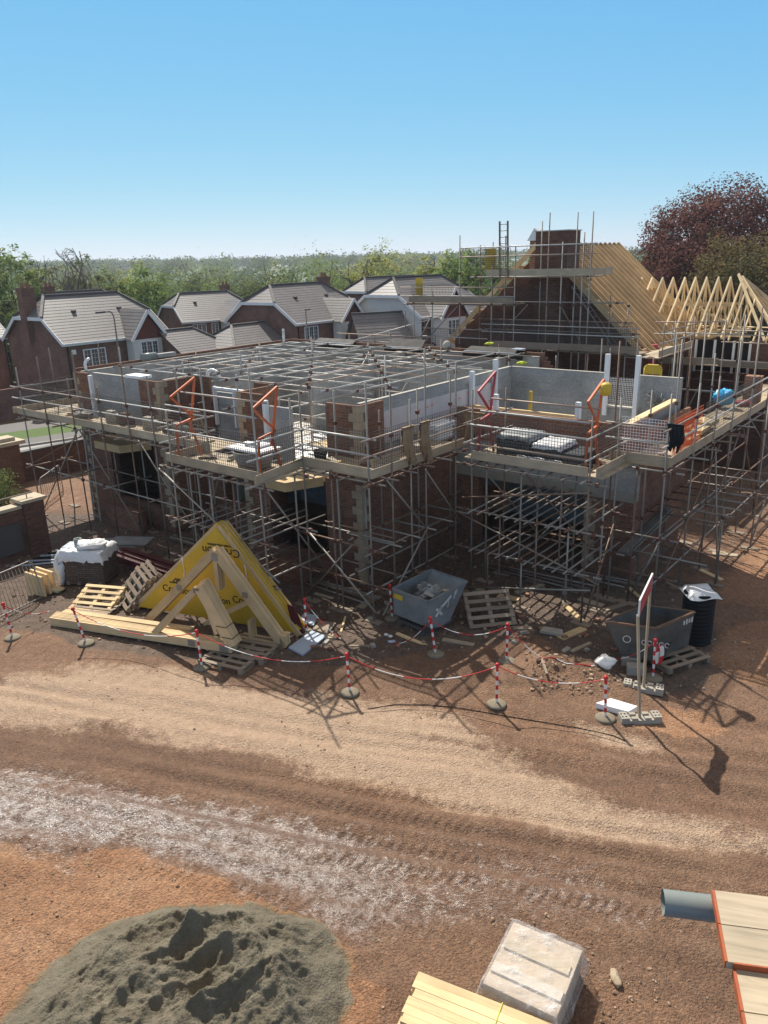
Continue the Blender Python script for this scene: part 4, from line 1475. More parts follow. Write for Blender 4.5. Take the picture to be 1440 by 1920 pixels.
def window(parent, o, ex, n, w, h, panes=3, sill=True, bars=True):
    """window in a wall: o lower left, ex along the wall, n outward"""
    fr = MB()
    f = .07
    d = n * .06
    fr.box(o + n * .005, ex * w, d, ZV * f)
    fr.box(o + n * .005 + ZV * (h - f), ex * w, d, ZV * f)
    for k in range(panes + 1):
        x = (w - f) * k / panes
        fr.box(o + n * .007 + ex * x + ZV * f * .5, ex * f, d, ZV * (h - f))
    if sill:
        fr.box(o + n * .0 - ex * .06 - ZV * .06, ex * (w + .12), n * .14, ZV * .058)
    wf = fr.build('window', M['upvc'], parent)
    g = MB()
    g.box(o + n * .004 + ex * .03 + ZV * .03, ex * (w - .06), n * .012, ZV * (h - .06))
    g.build('pane', M['glass'], wf)
    if bars:
        b = MB()
        for k in range(panes):
            x0 = (w - f) * k / panes + f
            pw = (w - f) / panes - f
            b.box(o + n * .018 + ex * (x0 + pw / 2 - .007) + ZV * f, ex * .014, n * .012, ZV * (h - 2 * f))
            for q in (1, 2, 3):
                b.box(o + n * .017 + ex * x0 + ZV * (f + (h - 2 * f) * q / 4 - .007), ex * pw, n * .012, ZV * .014)
        b.build('glazing_bar', M['upvc'], wf)
    return wf


def far_house(name, org, ang, L, Dp, ze, zr, label, gab=None, chim=None, ztop=.45, white_end=False, group='finished brick houses across the road', hipL=True, hipR=True):
    """half hipped house; org = front eave left corner at ground, ang = direction of the front, Dp = depth behind it"""
    ex = Vector((math.cos(ang), math.sin(ang), 0))
    ey = Vector((-math.sin(ang), math.cos(ang), 0))      # towards the back
    org = Vector(org)
    t_ = thing(name, org + ex * L / 2 + ey * Dp / 2, label, 'house', group)

    def p(x, y, z):
        return Vector((org.x, org.y, 0)) + ex * x + ey * y + ZV * z
    zg = org.z - 1.0
    zh = zr - (zr - ze) * ztop         # height of the half hip eave
    f = (zh - ze) / (zr - ze)
    y0, y1 = Dp / 2 * f, Dp - Dp / 2 * f
    hipx = (Dp / 2 - y0) * .75
    w = MB()
    ins = .3
    for x, wall in ((ins, 1), (L - ins, 1)):
        q = [p(x, ins, zg), p(x, Dp - ins, zg), p(x, Dp - ins, ze + .02), p(x, y1, zh - .03), p(x, y0, zh - .03), p(x, ins, ze + .02)]
        w.prism(q, ex * (.2 if x < 1 else -.2), mi=1 if (white_end and x < 1) else 0)
    w.box(p(ins + .2, ins, zg), ex * (L - 2 * ins - .4), ey * .2, ZV * (ze - zg))
    w.box(p(ins + .2, Dp - ins - .2, zg), ex * (L - 2 * ins - .4), ey * .2, ZV * (ze - zg))
    w.build('wall', [M['brick_far'], M['render']], t_)
    r = MB()
    hl = hipx if hipL else 0
    hr = hipx if hipR else 0
    RA, RB = p(hl, Dp / 2, zr), p(L - hr, Dp / 2, zr)
    for s_ in (0, 1):
        yy0, yy1 = (0, y0) if s_ == 0 else (Dp, y1)
        roof_slope(r, p(0, yy0, ze), p(L, yy0, ze), p(L, yy1, zh), p(0, yy1, zh))
        roof_slope(r, p(0, yy1, zh), p(L, yy1, zh), RB, RA)
    if hipL:
        roof_slope(r, p(0, y0, zh), p(0, y1, zh), RA, RA)
    if hipR:
        roof_slope(r, p(L, y0, zh), p(L, y1, zh), RB, RB)
    rf = r.build('roof', M['tile'], t_)
    c = MB()
    c.beam(RA + ZV * .03, RB + ZV * .03, .24, .12)
    for a, b in ((p(0, y0, zh), RA), (p(0, y1, zh), RA), (p(L, y0, zh), RB), (p(L, y1, zh), RB)):
        c.beam(a + ZV * .05, b + ZV * .04, .2, .1)
    c.build('ridge_tile', M['cap'], rf)
    fa = MB()
    for x in (-.03, L + .03):
        for a, b in (((x, 0, ze - .1), (x, y0, zh - .1)), ((x, y0, zh - .1), (x, y1, zh - .1)), ((x, y1, zh - .1), (x, Dp, ze - .1))):
            fa.beam(p(*a), p(*b), .05, .24)
    fa.beam(p(-.03, -.03, ze - .1), p(L + .03, -.03, ze - .1), .05, .2)
    fa.build('fascia', M['fascia'], t_)
    if chim:
        cx, cy, cw, chz = chim
        cm = MB()
        cm.box(p(cx, cy, ze), ex * cw, ey * .75, ZV * (chz - ze))
        cm.box(p(cx - .06, cy - .06, chz - .16), ex * (cw + .12), ey * .87, ZV * .12)
        cc = cm.build('chimney', M['brick_far'], t_)
        for k in range(2 if cw > .8 else 1):
            pt = MB()
            pt.lathe(p(cx + .3 + k * .4, cy + .37, chz), [(.15, 0), (.11, .3), (.14, .34), (.0, .34)], 10)
            pt.build('chimney_pot', M['brick_orange'], cc)
    for x_ in (.42, L - .42):
        dp_ = MB()
        dp_.tube(p(x_, .24, zg), p(x_, .24, ze - .15), .045, 8)
        dp_.build('downpipe', M['black'], t_)
    gt_ = MB()
    gt_.beam(p(-.05, -.1, ze - .04), p(L + .05, -.1, ze - .04), .1, .07)
    gt_.build('gutter', M['fascia'], t_)
    for k_ in range(2):
        vt_ = MB()
        q_ = p(L * (.3 + .42 * k_), Dp / 2 * .62, ze + (zr - ze) * .62 + .06)
        vt_.cbox(q_, ex * .3, ey * .25, ZV * .14)
        vt_.build('roof_vent', M['cap'], rf)
    if gab:
        gx, gw, gz_, proj = gab          # gablet: left x, width, apex height, projection
        ap = gx + gw / 2
        zb = ze + .05
        yb = max(0.3, Dp / 2 * (gz_ - ze) / (zr - ze))
        gm = MB()
        roof_slope(gm, p(gx - .25, -proj - .25, zb - .2), p(gx - .25, .1, zb - .2), p(ap, yb, gz_), p(ap, -proj - .25, gz_))
        roof_slope(gm, p(gx + gw + .25, -proj - .25, zb - .2), p(gx + gw + .25, .1, zb - .2), p(ap, yb, gz_), p(ap, -proj - .25, gz_))
        gm.build('gablet_roof', M['tile'], t_)
        gw_ = MB()
        gw_.prism([p(gx, -proj, zb - .25), p(gx + gw, -proj, zb - .25), p(ap, -proj, gz_ - .2)], ey * .15)
        gw_.build('tile_hung_gable', M['hung'], t_)
        wl = MB()
        wl.box(p(gx, -proj + .02, zg), ex * gw, ey * (proj + .1), ZV * (zb - .25 - zg))
        wl.build('render_wall', M['render'], t_)
        bb = MB()
        for sx in (gx - .27, gx + gw + .27):
            bb.beam(p(sx, -proj - .28, zb - .33), p(ap, -proj - .28, gz_ - .1), .05, .22)
        bb.build('barge_board', M['fascia'], t_)
        window(t_, p(gx + gw / 2 - .75, -proj + .02, ze - 1.6), ex, -ey, 1.5, 1.25, 3)
    return t_, p, ex, ey


KH = 1.0
# nearest left house (front corner eave seen at (118,645))
o1 = at(118, 645, 3.85)
dirB = math.atan2(GV.y, GV.x)
o1g = Vector((o1.x, o1.y, hz(o1)))
h1, p1, ex1, ey1 = far_house('detached_house', o1g, dirB, 8.9, 8.6, 3.85, 6.9, 'nearest left brick house with a white rendered porch bay and large brick chimney', (5.0, 2.7, 5.75, .75), (-.15, 4.2, .95, 7.55))
window(h1, p1(1.55, .29, 2.0), ex1, -ey1, 1.75, 1.3)
window(h1, p1(7.75, .29, 2.15), ex1, -ey1, 1.0, 1.3, 2)
mb = MB()
mb.cbox(p1(.85, .26, 3.2), ex1 * .3, ey1 * .1, ZV * .32)
mb.build('alarm_box', M['white'], h1)
o3 = at(556, 607, 4.1)
o3g = Vector((o3.x, o3.y, hz(o3)))
h3, p3, ex3, ey3 = far_house('detached_house', o3g, dirB, 9.0, 8.6, 4.1, 6.95, 'centre brick house with a street lamp in front and chimney at its right end', (4.4, 2.8, 5.75, .8), (7.6, 4.0, .95, 7.4))
window(h3, p3(1.1, .29, 2.4), ex3, -ey3, 1.6, 1.35)
window(h3, p3(7.4, .29, 2.55), ex3, -ey3, 1.2, 1.3)
o2 = at(342, 604, 3.4)
o2g = Vector((o2.x, o2.y, hz(o2)))
h2, p2, ex2, ey2 = far_house('detached_house', o2g, R(33), 7.9, 8.0, 3.4, 6.0, 'smaller looking brick house between the two larger roofs, standing further back', (4.0, 3.3, 5.25, 1.3), (6.6, 5.4, .9, 6.6))
window(h2, p2(1.1, .29, 1.9), ex2, -ey2, 1.4, 1.2)
window(h2, p2(3.05, .29, 1.9), ex2, -ey2, .75, 1.2, 2)
# house at right of centre, white gable end
o4 = at(790, 592, 4.4)
o4g = Vector((o4.x, o4.y, hz(o4)))
h4, p4, ex4, ey4 = far_house('detached_house', o4g, R(46), 9.0, 8.6, 4.3, 7.25, 'house with a white rendered end wall and red tile hung gablet right of centre', (1.3, 3.3, 6.5, .9), None, white_end=True)
o5 = far(716, 592, 76)
o5g = Vector((o5.x, o5.y, hz(o5)))
far_house('detached_house', o5g, R(40), 9.5, 8.4, 4.2, 7.0, 'house mostly hidden behind the centre house, showing one pale hip', None, None)
o6 = at(-110, 640, 4.0)
o6 = Vector((o1.x, o1.y, 0)) - GU * 13.5 - GV * 6.5
o6.z = hz(o6)
far_house('detached_house', o6, dirB, 9.5, 8.4, 3.6, 6.45, 'house at the left edge showing only a grey roof behind the brick chimney', None, (7.0, 4.0, .8, 7.0))
o7 = Vector((o1.x, o1.y, 0)) - GU * 12.0 + GV * 6.5
o7.z = hz(o7)
far_house('detached_house', o7, dirB, 8.5, 8.4, 3.7, 6.75, 'house just behind the nearest left house, its grey hip showing over the ridge', None, (1.5, 4.0, .9, 7.3))


def garage(org, ang, L, Dp, ze, zr, label, hl=True, hr=True):
    ex = Vector((math.cos(ang), math.sin(ang), 0))
    ey = Vector((-math.sin(ang), math.cos(ang), 0))
    t_ = thing('garage', org + ex * L / 2 + ey * Dp / 2, label, 'garage', 'low garages between the houses')

    def p(x, y, z):
        return Vector((org.x, org.y, 0)) + ex * x + ey * y + ZV * z
    w = MB()
    w.box(p(.25, .25, org.z - 1), ex * (L - .5), ey * (Dp - .5), ZV * (ze - org.z + 1))
    if not hl:
        w.prism([p(.25, .25, ze), p(.25, Dp - .25, ze), p(.25, Dp / 2, zr - .15)], ex * .2)
    if not hr:
        w.prism([p(L - .45, .25, ze), p(L - .45, Dp - .25, ze), p(L - .45, Dp / 2, zr - .15)], ex * .2)
    w.build('wall', M['brick_far'], t_)
    r = MB()
    a, b = Dp / 2 * .8 if hl else 0, Dp / 2 * .8 if hr else 0
    RA, RB = p(a, Dp / 2, zr), p(L - b, Dp / 2, zr)
    roof_slope(r, p(0, 0, ze), p(L, 0, ze), RB, RA)
    roof_slope(r, p(0, Dp, ze), p(L, Dp, ze), RB, RA)
    if hl:
        roof_slope(r, p(0, 0, ze), p(0, Dp, ze), RA, RA)
    if hr:
        roof_slope(r, p(L, 0, ze), p(L, Dp, ze), RB, RB)
    rf = r.build('roof', M['tile'], t_)
    c = MB()
    c.beam(RA + ZV * .03, RB + ZV * .03, .22, .1)
    for q, s_ in ((RA, 0), (RB, L)):
        if (s_ == 0 and hl) or (s_ and hr):
            c.beam(p(s_, 0, ze + .05), q + ZV * .03, .18, .09)
            c.beam(p(s_, Dp, ze + .05), q + ZV * .03, .18, .09)
    c.build('ridge_tile', M['cap'], rf)
    return t_


g1 = at(345, 668, 2.4)
g1.z = hz(g1)
garage(g1, dirB, 5.4, 5.6, 2.4, 4.1, 'garage roof directly right of the nearest left house', False, True)
g2 = at(440, 656, 2.6)
g2.z = hz(g2)
garage(g2, dirB, 5.6, 5.2, 2.6, 4.15, 'hipped garage roof in front of the smaller house beside the white pipe', True, False)
g3 = at(676, 648, 2.4)
g3.z = hz(g3)
garage(g3, R(17), 4.3, 4.8, 2.4, 4.65, 'garage roof right of the centre house behind the black trays', False, False)
g4 = Vector((o1.x, o1.y, 0)) - GU * 9.5 - GV * 9.0
g4.z = hz(g4)
garage(g4, dirB, 5.2, 5.6, 1.2, 3.3, 'low tiled roof at the left edge below the nearest left house', False, False)


def lamp(base, h, arm, label):
    t_ = thing('street_lamp', base, label, 'street lamp', 'street lamps across the road')
    mb = MB()
    mb.tube(base, base + ZV * h, .075, 8, r1=.05)
    pts = [base + ZV * h]
    for k in range(1, 9):
        a = k / 8 * math.pi / 2
        pts.append(base + ZV * (h + math.sin(a) * .5) + arm * (1 - math.cos(a)) * .5)
    pts.append(pts[-1] + arm * .7)
    mb.path(pts, .04, 8)
    mb.build('post', M['steel_dark'], t_)
    hd = MB()
    hd.cbox(pts[-1] + arm * .25, arm.normalized() * .6, arm.cross(ZV).normalized() * .24, ZV * .1)
    hd.build('lamp_head', M['cap'], t_, bevel=.03)
    return t_


def lamp_at(px, top, dist, arm, label):
    b = far(px, top, dist)
    z = hz(b)
    lamp(Vector((b.x, b.y, z)), b.z - z - .5, arm, label)


lamp_at(212, 583, 50, -ex1 * .75 - ey1 * .2, 'grey street lamp standing before the nearest left house roof')
lamp_at(573, 581, 59, ex3 * .25 + ey3 * .1, 'grey street lamp standing before the centre house')

mb = MB()
for i in range(8):
    a, b = W(-41.5, -6 + 2.6 * i), W(-41.5, -6 + 2.6 * (i + 1) - .004)
    z = hz(a)
    a.z = b.z = z - .4
    mb.beam(a + ZV * 1.2, b + ZV * 1.2, .23, 2.6)
gwl = mb.build('garden_wall', M['brick_far'])
tag(gwl, 'brick garden wall joining the nearest left house at its left end', 'wall')
# ------------------------------------------------------------------ barrier posts and chains
def make_post(base, lean, label):
    t_ = thing('barrier_post', base, label, 'barrier post', 'red and white barrier posts along the track')
    b = MB()
    b.lathe(base, [(0, 0), (.20, .0), (.205, .03), (.17, .055), (.05, .08), (0, .08)], 22)
    b.build('base', M['rubber'], t_)
    p = MB()
    n = 8
    top = base + ZV * .95 + lean
    for k in range(n):
        p.tube(base.lerp(top, .06 + .88 * k / n), base.lerp(top, .06 + .88 * (k + 1) / n), .027, 10, mi=k % 2, cap=False)
    p.build('pole', [M['white'], M['red']], t_)
    c = MB()
    c.lathe(top - ZV * .06, [(.03, 0), (.045, .02), (.045, .06), (.02, .085), (0, .085)], 12)
    c.build('cap', M['red'], t_)
    return top


PB = {'a': ((24, 1197), (-.10, .05), 'leaning post at the left edge beside the mesh barrier'),
      'b': ((162, 1207), (-.20, .03), 'strongly leaning post at the left end of the long truss stack'),
      'c': ((379, 1252), (-.03, .0), 'upright post in front of the stacked roof trusses'),
      'd': ((656, 1300), (-.03, .0), 'post alone in the crossing tube shadows left of the middle'),
      'e': ((575, 1188), (-.0, .0), 'post behind the flat pale boards to the right of the yellow trusses'),
      'f': ((817, 1228), (-.12, .03), 'leaning shaded post in front of the grey tipping skip'),
      'g': ((950, 1241), (.0, .0), 'post by the dark pallet, topmost of the pair on the dirt mound'),
      'h': ((931, 1322), (.0, .0), 'post at the track edge below the dirt mound'),
      'i': ((1135, 1348), (-.05, .0), 'shortest looking post beside the white foam board and concrete foot'),
      'j': ((1224, 1273), (-.02, .0), 'post wrapped in loose chain in front of the dark skip'),
      'k': ((736, 1160), (-.05, .02), 'half hidden post standing behind the left corner of the grey tipping skip')}
TOP = {}
for k_, (q, ln, lb) in PB.items():
    TOP[k_] = make_post(G(*q), Vector((ln[0], ln[1], 0)), 'red and white ' + lb)


def chain(a, b, sag, label, split=14):
    mb = MB()
    n = 26
    pts = []
    for i in range(n + 1):
        f = i / n
        p = Vector(a).lerp(Vector(b), f)
        p.z -= sag * 4 * f * (1 - f)
        p.z = max(p.z, gz(p.x, p.y) + .012)
        pts.append(p)
    for i in range(n):
        mb.tube(pts[i], pts[i + 1], .010, 6, mi=(i // 5) % 2, cap=False)
    return tag(mb.build('barrier_chain', [M['red'], M['white']]), label, 'chain', 'plastic chains between the barrier posts')


dz = ZV * -.05
E0 = G(95, 1162, .25)
chain(TOP['a'] + dz, E0, .15, 'red and white chain from the left edge post to the end of the long trusses')
chain(TOP['b'] + dz, TOP['c'] + dz, .33, 'red and white chain drooping across the front of the truss stack')
chain(TOP['c'] + dz, TOP['d'] + dz, .38, 'long red and white chain hanging right of the truss stack')
chain(TOP['d'] + dz, TOP['h'] + dz, .42, 'deep hanging red and white chain in front of the shaded soil, left of the mound')
chain(TOP['e'] + dz, G(640, 1212, .2), .1, 'short chain falling from the post behind the pale boards')
chain(G(735, 1207, .02), TOP['f'] + dz, .2, 'chain rising from the shaded ground to the leaning post before the grey skip')
chain(TOP['f'] + dz, TOP['g'] + dz, .3, 'red and white chain between the skip post and the mound post')
chain(TOP['g'] + dz, G(1115, 1250, .03), .42, 'chain running down from the mound post over the dirt to the white bag')
chain(TOP['h'] + dz, TOP['i'] + dz, .22, 'red and white chain along the front of the dirt mound')
chain(G(1150, 1245, .12), TOP['j'] + dz, .1, 'chain from the white bag up to the post before the dark skip')
# bundle of chain looped over post j
mb = MB()
for k in range(5):
    c0 = TOP['j'] + Vector((.03 + .02 * k, -.04, -.12))
    pts = [c0 + Vector((.05 * math.sin(a) + .03, -.03 + .01 * k, -.22 - .22 * math.cos(a))) for a in np.linspace(0, 2 * math.pi, 14)]
    for i in range(13):
        mb.tube(pts[i], pts[i + 1], .011, 5, mi=(i // 3) % 2, cap=False)
tag(mb.build('barrier_chain', [M['red'], M['white']]), 'tangled loops of chain hung on the post before the dark skip', 'chain')

# ------------------------------------------------------------------ roof truss stacks on the ground
ca, cb = G(96, 1172), G(436, 1236)
ca.z, cb.z = .14, .30
ce = (cb - ca)
ce.z = 0
ce.normalize()
cn = Vector((-ce.y, ce.x, 0))       # towards the back


def tri_stack(name, label, A, B, apex, n, pitch, w, h, mat, webs=True, group=None, legs=(1, 1), kingpost=True):
    t_ = thing(name, (A + B) / 2 - ZV * .1, label, 'roof truss', group)
    for k in range(n):
        o = cn * (pitch * k)
        mb = MB()
        up = (apex - (A + B) / 2).normalized()
        mb.beam(A + o, B + o, w, h, up)
        if legs[0]:
            mb.beam(A.lerp(B, legs[0] - 1) + o, apex + o, w, h, ce)
        mb.beam(B + o, apex + o, w, h, ce)
        if webs:
            mb.beam(A.lerp(B, .33) + o, A.lerp(apex, .52) + o, w, h * .6)
            mb.beam(A.lerp(B, .67) + o, B.lerp(apex, .5) + o, w, h * .6)
            mb.beam(A.lerp(B, .33) + o, apex + o, w, h * .6, ce)
            mb.beam(A.lerp(B, .67) + o, apex + o, w, h * .6, ce)
        mb.build('truss', M[mat], t_)
    return t_


def plate(mb, p, n, s):
    mb.cbox(p - cn * .004, ce * s, ZV * s, cn * .004)


# front stack: long bottom chords with one steep bundle of rafters
tf = thing('truss_stack', (ca + cb) / 2, 'front stack of pale roof trusses with very long bottom chords lying beside the track', 'roof truss')
fa = onplane(372, 1100, ca + cn * .1, ce)
for k in range(6):
    o = cn * (.047 * k)
    mb = MB()
    mb.beam(ca + o + ZV * (.01 * k), cb + o, .045, .22)
    mb.build('bottom_chord', M['pine_stack'], tf)
    mb = MB()
    mb.beam(cb + o + ce * .02 + ZV * .05, fa + o * 1.1 + ZV * (.015 * k), .045, .26, ce)
    mb.build('rafter', M['pine_stack'], tf)
for k in range(4):
    o = cn * (.42 + .047 * k)
    mb = MB()
    mb.beam(ca + o - ZV * .02, ca.lerp(cb, .74) + o, .045, .2)
    mb.build('bottom_chord', M['pine_stack'], tf)
for k in range(2):
    o = cn * (.02 + .05 * k)
    mb = MB()
    lf = onplane(285, 1192, ca, ce)
    mb.beam(lf + o, fa + o - ce * .08 - ZV * .08, .045, .16, ce)
    mb.build('rafter', M['pine_stack'], tf)
    mb = MB()
    mb.beam(onplane(405, 1190, ca, ce) + o, fa + o - ZV * .25 + ce * .1, .04, .1, ce)
    mb.build('web', M['pine_stack'], tf)
for p_, s_ in ((ca.lerp(cb, .80), .2), (ca.lerp(cb, .965), .24), (fa - ce * .06 - ZV * .1, .16)):
    mb = MB()
    mb.cbox(p_ - cn * .027, ce * s_, ZV * s_ * .8, cn * .006)
    mb.build('nail_plate', M['steel'], tf)
mb = MB()
for f in (.12, .3):
    p_ = cb.lerp(fa, f) + ZV * .1
    mb.path([p_ - cn * .04 - ce * .12, p_ - cn * .04 + ce * .16, p_ + cn * .3 + ce * .16], .008, 5)
mb.build('strap', M['black'], tf)

# tall stack behind, wrapped in yellow sheet
base0 = at(275, 1166, .12)
pb_ = base0
BL, BR = onplane(272, 1168, pb_, ce), onplane(532, 1222, pb_, ce)
BA = onplane(402, 1034, pb_, ce)
BL.z = BR.z = min(BL.z, .2)
tb = thing('truss_stack', (BL + BR) / 2, 'tall stack of roof trusses wrapped at the back in yellow printed sheet', 'roof truss')
for k in range(5):
    o = cn * (.05 * k)
    mb = MB()
    mb.beam(BL + o, BA + o, .045, .2, ce)
    mb.beam(BR + o, BA + o, .045, .22, ce)
    mb.beam(BR + o - ZV * .0, BR.lerp(BL, .30) + o, .045, .17)
    mb.beam(BR + o, BR + o + ZV * .3, .045, .14, ce)
    mb.beam(BA + o - ZV * .1, BA + o - ZV * 1.0, .045, .11, ce)
    mb.beam(BR.lerp(BA, .48) + o, BR.lerp(BL, .55) + o + ZV * .25, .04, .09, ce)
    mb.beam(BR.lerp(BL, .22) + o, BR.lerp(BL, .22) + o + ZV * .55, .04, .09, ce)
    mb.build('truss', M['pine_stack'], tb)
for p_, s_ in ((BA - ZV * .14, .18), (BL.lerp(BA, .52), .15), (BR.lerp(BA, .55), .15)):
    mb = MB()
    mb.cbox(p_ - cn * .028, ce * s_, ZV * s_, cn * .006)
    mb.build('nail_plate', M['steel'], tb)
yo = cn * .62
YA = onplane(404, 989, pb_ + yo, ce)
YL, YR = onplane(262, 1157, pb_ + yo, ce), onplane(552, 1190, pb_ + yo, ce)
YL.z = YR.z = .16
mb = MB()
mb.prism([YL, YR, YA], cn * .03)
for k in range(1, 4):
    o = cn * (.11 * k)
    mb.beam(YL + o, YA + o, .05, .18, ce)
    mb.beam(YR + o + ce * .05, YA + o, .05, .2, ce)
ysh = mb.build('yellow_sheet', M['sheet_yellow'], tb)
mb = MB()
for k in range(4):
    o = cn * (.12 * k + .06)
    mb.beam(YL + o - ce * .16 - ZV * .1, YA + o - ZV * .02, .045, .16, ce)
    mb.beam(YR + o + ce * .1 - ZV * .1, YA + o + ce * .02, .045, .16, ce)
mb.build('rear_truss', M['pine_stack'], tb)


def text(s_, o, ex, ez, size, parent, mat='marking', sy=1.0):
    cu = bpy.data.curves.new('lettering', 'FONT')
    cu.body = s_
    cu.size = 1
    cu.extrude = .004
    cu.align_x = 'CENTER'
    cu.align_y = 'CENTER'
    ob = bpy.data.objects.new('lettering', cu)
    COL.objects.link(ob)
    dg = bpy.context.evaluated_depsgraph_get()
    me = bpy.data.meshes.new_from_object(ob.evaluated_get(dg))
    bpy.data.objects.remove(ob)
    n = ex.cross(ez).normalized()
    off = Vector((0, 0, 0))
    p = parent
    while p is not None:
        off += p.location
        p = p.parent
    for v_ in me.vertices:
        c = v_.co.copy()
        v_.co = o + ex * (c.x * size) + ez * (c.y * size * sy) + n * (c.z + .002) - off
    me.materials.clear()
    me.materials.append(M[mat])
    ob = bpy.data.objects.new('lettering', me)
    COL.objects.link(ob)
    ob.parent = parent
    return ob


fp = pb_ + yo - cn * .006
ey_ = ZV
text('Crendon', onplane(414, 1034, fp, ce), -ce, -ey_, .30, ysh)
text('TIMBER ENGINEERING', onplane(411, 1022, fp, ce), -ce, -ey_, .07, ysh)
text('Crendon', onplane(333, 1106, fp, ce), ce, ey_, .26, ysh)
text('Crendon', onplane(402, 1124, fp, ce), ce, ey_, .26, ysh)
text('Crendon', onplane(466, 1128, fp, ce), ce, ey_, .26, ysh)
mb = MB()
lg = onplane(325, 1090, fp, ce)
for k in range(2):
    q = lg + ce * (.09 * k)
    mb.beam(q - cn * .008, q + ce * .09 + ZV * .1 - cn * .008, .006, .03, ZV)
    mb.beam(q + ce * .09 + ZV * .1 - cn * .008, q + ce * .2 - cn * .008, .006, .03, ZV)
mb.beam(lg - cn * .008 - ce * .12 - ZV * .03, lg - cn * .008 + ce * .2 - ZV * .03, .006, .03, ZV)
mb.build('logo', M['marking'], ysh)
mb = MB()
for f in (.25, .75):
    q = YL.lerp(YA, .6) if f < .5 else YR.lerp(YA, .62)
    mb.path([q + ZV * .08 - cn * .03, q - cn * .03 - ZV * .25 + ce * .03, q - ZV * .45 - cn * .05], .009, 5)
mb.build('strap', M['white'], tb)

# ------------------------------------------------------------------ pallets
def make_pallet(loc, rot, label, mat='pine', tilt=None, wide=1.2, deep=1.0):
    t_ = thing('pallet', (0, 0, 0), label, 'pallet', 'wooden pallets around the site')
    for k in range(5):
        mb = MB()
        y = -deep / 2 + .05 + (deep - .1) * k / 4
        mb.beam((-wide / 2, y, .133), (wide / 2, y, .133), .1, .02)
        mb.build('top_board', M[mat], t_)
    for x in (-wide / 2 + .05, 0, wide / 2 - .05):
        mb = MB()
        for y in (-deep / 2 + .05, 0, deep / 2 - .05):
            mb.cbox((x, y, .062), Vector((.1, 0, 0)), Vector((0, .1, 0)), ZV * .08)
        mb.beam((x, -deep / 2, .112), (x, deep / 2, .112), .1, .02)
        mb.beam((x, -deep / 2, .011), (x, deep / 2, .011), .1, .02)
        mb.build('bearer', M[mat], t_)
    t_.location = loc
    t_.rotation_euler = tilt or (0, 0, rot)
    t_.rotation_euler.z = rot
    return t_


make_pallet(G(186, 1135, .12), R(-14), 'new pale pallet lying propped just above the end of the long trusses', 'pine', (R(18), 0, 0))
make_pallet(G(186, 1142, .0), R(-16), 'pallet lying flat under the tilted pale pallet', 'board_old')
q = G(258, 1128)
for k in range(3):
    make_pallet(q + Vector((.12 * k, .1 * k, .35 + .05 * k)), R(-60), 'weathered pallet leaning on edge to the left of the yellow sheet', 'board_old', (R(48), 0, 0))
make_pallet(G(436, 1238, .0), R(-25), 'worn pallet under the right end of the long trusses', 'board_old')
make_pallet(G(470, 1222, .0), R(-22), 'pallet behind the right end of the long trusses under the stacked rafters', 'board_old')
make_pallet(G(916, 1162, .25), R(8), 'dark pallet tipped up in the shade right of the grey skip', 'board_old', (R(38), 0, 0))
make_pallet(G(1262, 1236, .02), R(24), 'pallet under the dark skip', 'board_old')

# ------------------------------------------------------------------ skips
def skip(name, label, A, Bp, dep, prof, mat, rim=.05):
    """A,Bp: top front edge (left,right) on the ground plan; dep: inward horizontal dir*length; prof: side outline (along dep fraction, z)"""
    t_ = thing(name, (A + Bp) / 2, label, 'skip')
    e = (Bp - A)
    mb = MB()
    th = .03
    pts = [A + dep * f + ZV * z for f, z in prof]
    n = e.normalized()
    mb.prism(pts, n * th)
    mb.prism([p + e - n * th for p in pts], n * th)
    # shell panels along the outline except the open top edge (last->first)
    for i in range(len(pts) - 1):
        a, b = pts[i] + n * th, pts[i + 1] + n * th
        L = (e.length - 2 * th)
        d = (b - a)
        nn = d.cross(n).normalized()
        mb.box(a, d, n * L, -nn * .012 if nn.dot((A + dep * .5 + ZV * .6) - a) < 0 else nn * .012)
    mb.build('hopper', M[mat], t_)
    rm = MB()
    tp = [pts[0], pts[-1], pts[-1] + e, pts[0] + e]
    for i in range(4):
        rm.beam(tp[i], tp[(i + 1) % 4], rim, rim)
    rm.build('rim', M[mat if mat == 'skipgrey' else 'steel'], t_)
    return t_, n


# grey tipping skip
zA = .98
s1 = at(736, 1104, zA)
s2 = at(803, 1129, zA)
s3 = at(877, 1090, zA + .05)
e1 = (s2 - s1)
e1.z = 0
dd = (s3 - s2)
dd.z = 0
A_, B_ = s1.copy(), s1 + dd
A_.z = B_.z = 0
# outline runs along dd (left to right), extruded along -e1 direction
P0 = Vector((s1.x, s1.y, 0))
tip = thing('tipping_skip', P0 + dd * .4 + e1 * .5, 'grey tipping skip holding rubble, standing in front of the corner scaffold', 'skip')
prof = [(0.0, zA), (.02, .28), (.30, .16), (.55, .2), (1.0, zA + .05)]
th = .03
e1n, ddn = e1.normalized(), dd.normalized()
dd = ddn * max(1.25, dd.length * .98)
mb = MB()
pts = [P0 + dd * f + ZV * z for f, z in prof]
mb.prism(pts, e1n * th)
mb.prism([p + e1 - e1n * th for p in pts], e1n * th)
for i in range(len(pts) - 1):
    a, b = pts[i] + e1n * th, pts[i + 1] + e1n * th
    d = b - a
    nn = d.cross(e1n).normalized()
    cen = P0 + dd * .45 + e1 * .5 + ZV * .7
    if nn.dot(cen - a) < 0:
        nn = -nn
    mb.box(a, d, e1n * (e1.length - 2 * th), nn * .02)
mb.build('hopper', M['skipgrey'], tip)
mb = MB()
tp = [pts[0], pts[-1], pts[-1] + e1, pts[0] + e1]
for i in range(4):
    mb.beam(tp[i], tp[(i + 1) % 4], .05, .05)
mb.build('rim', M['skipgrey'], tip)
mb = MB()
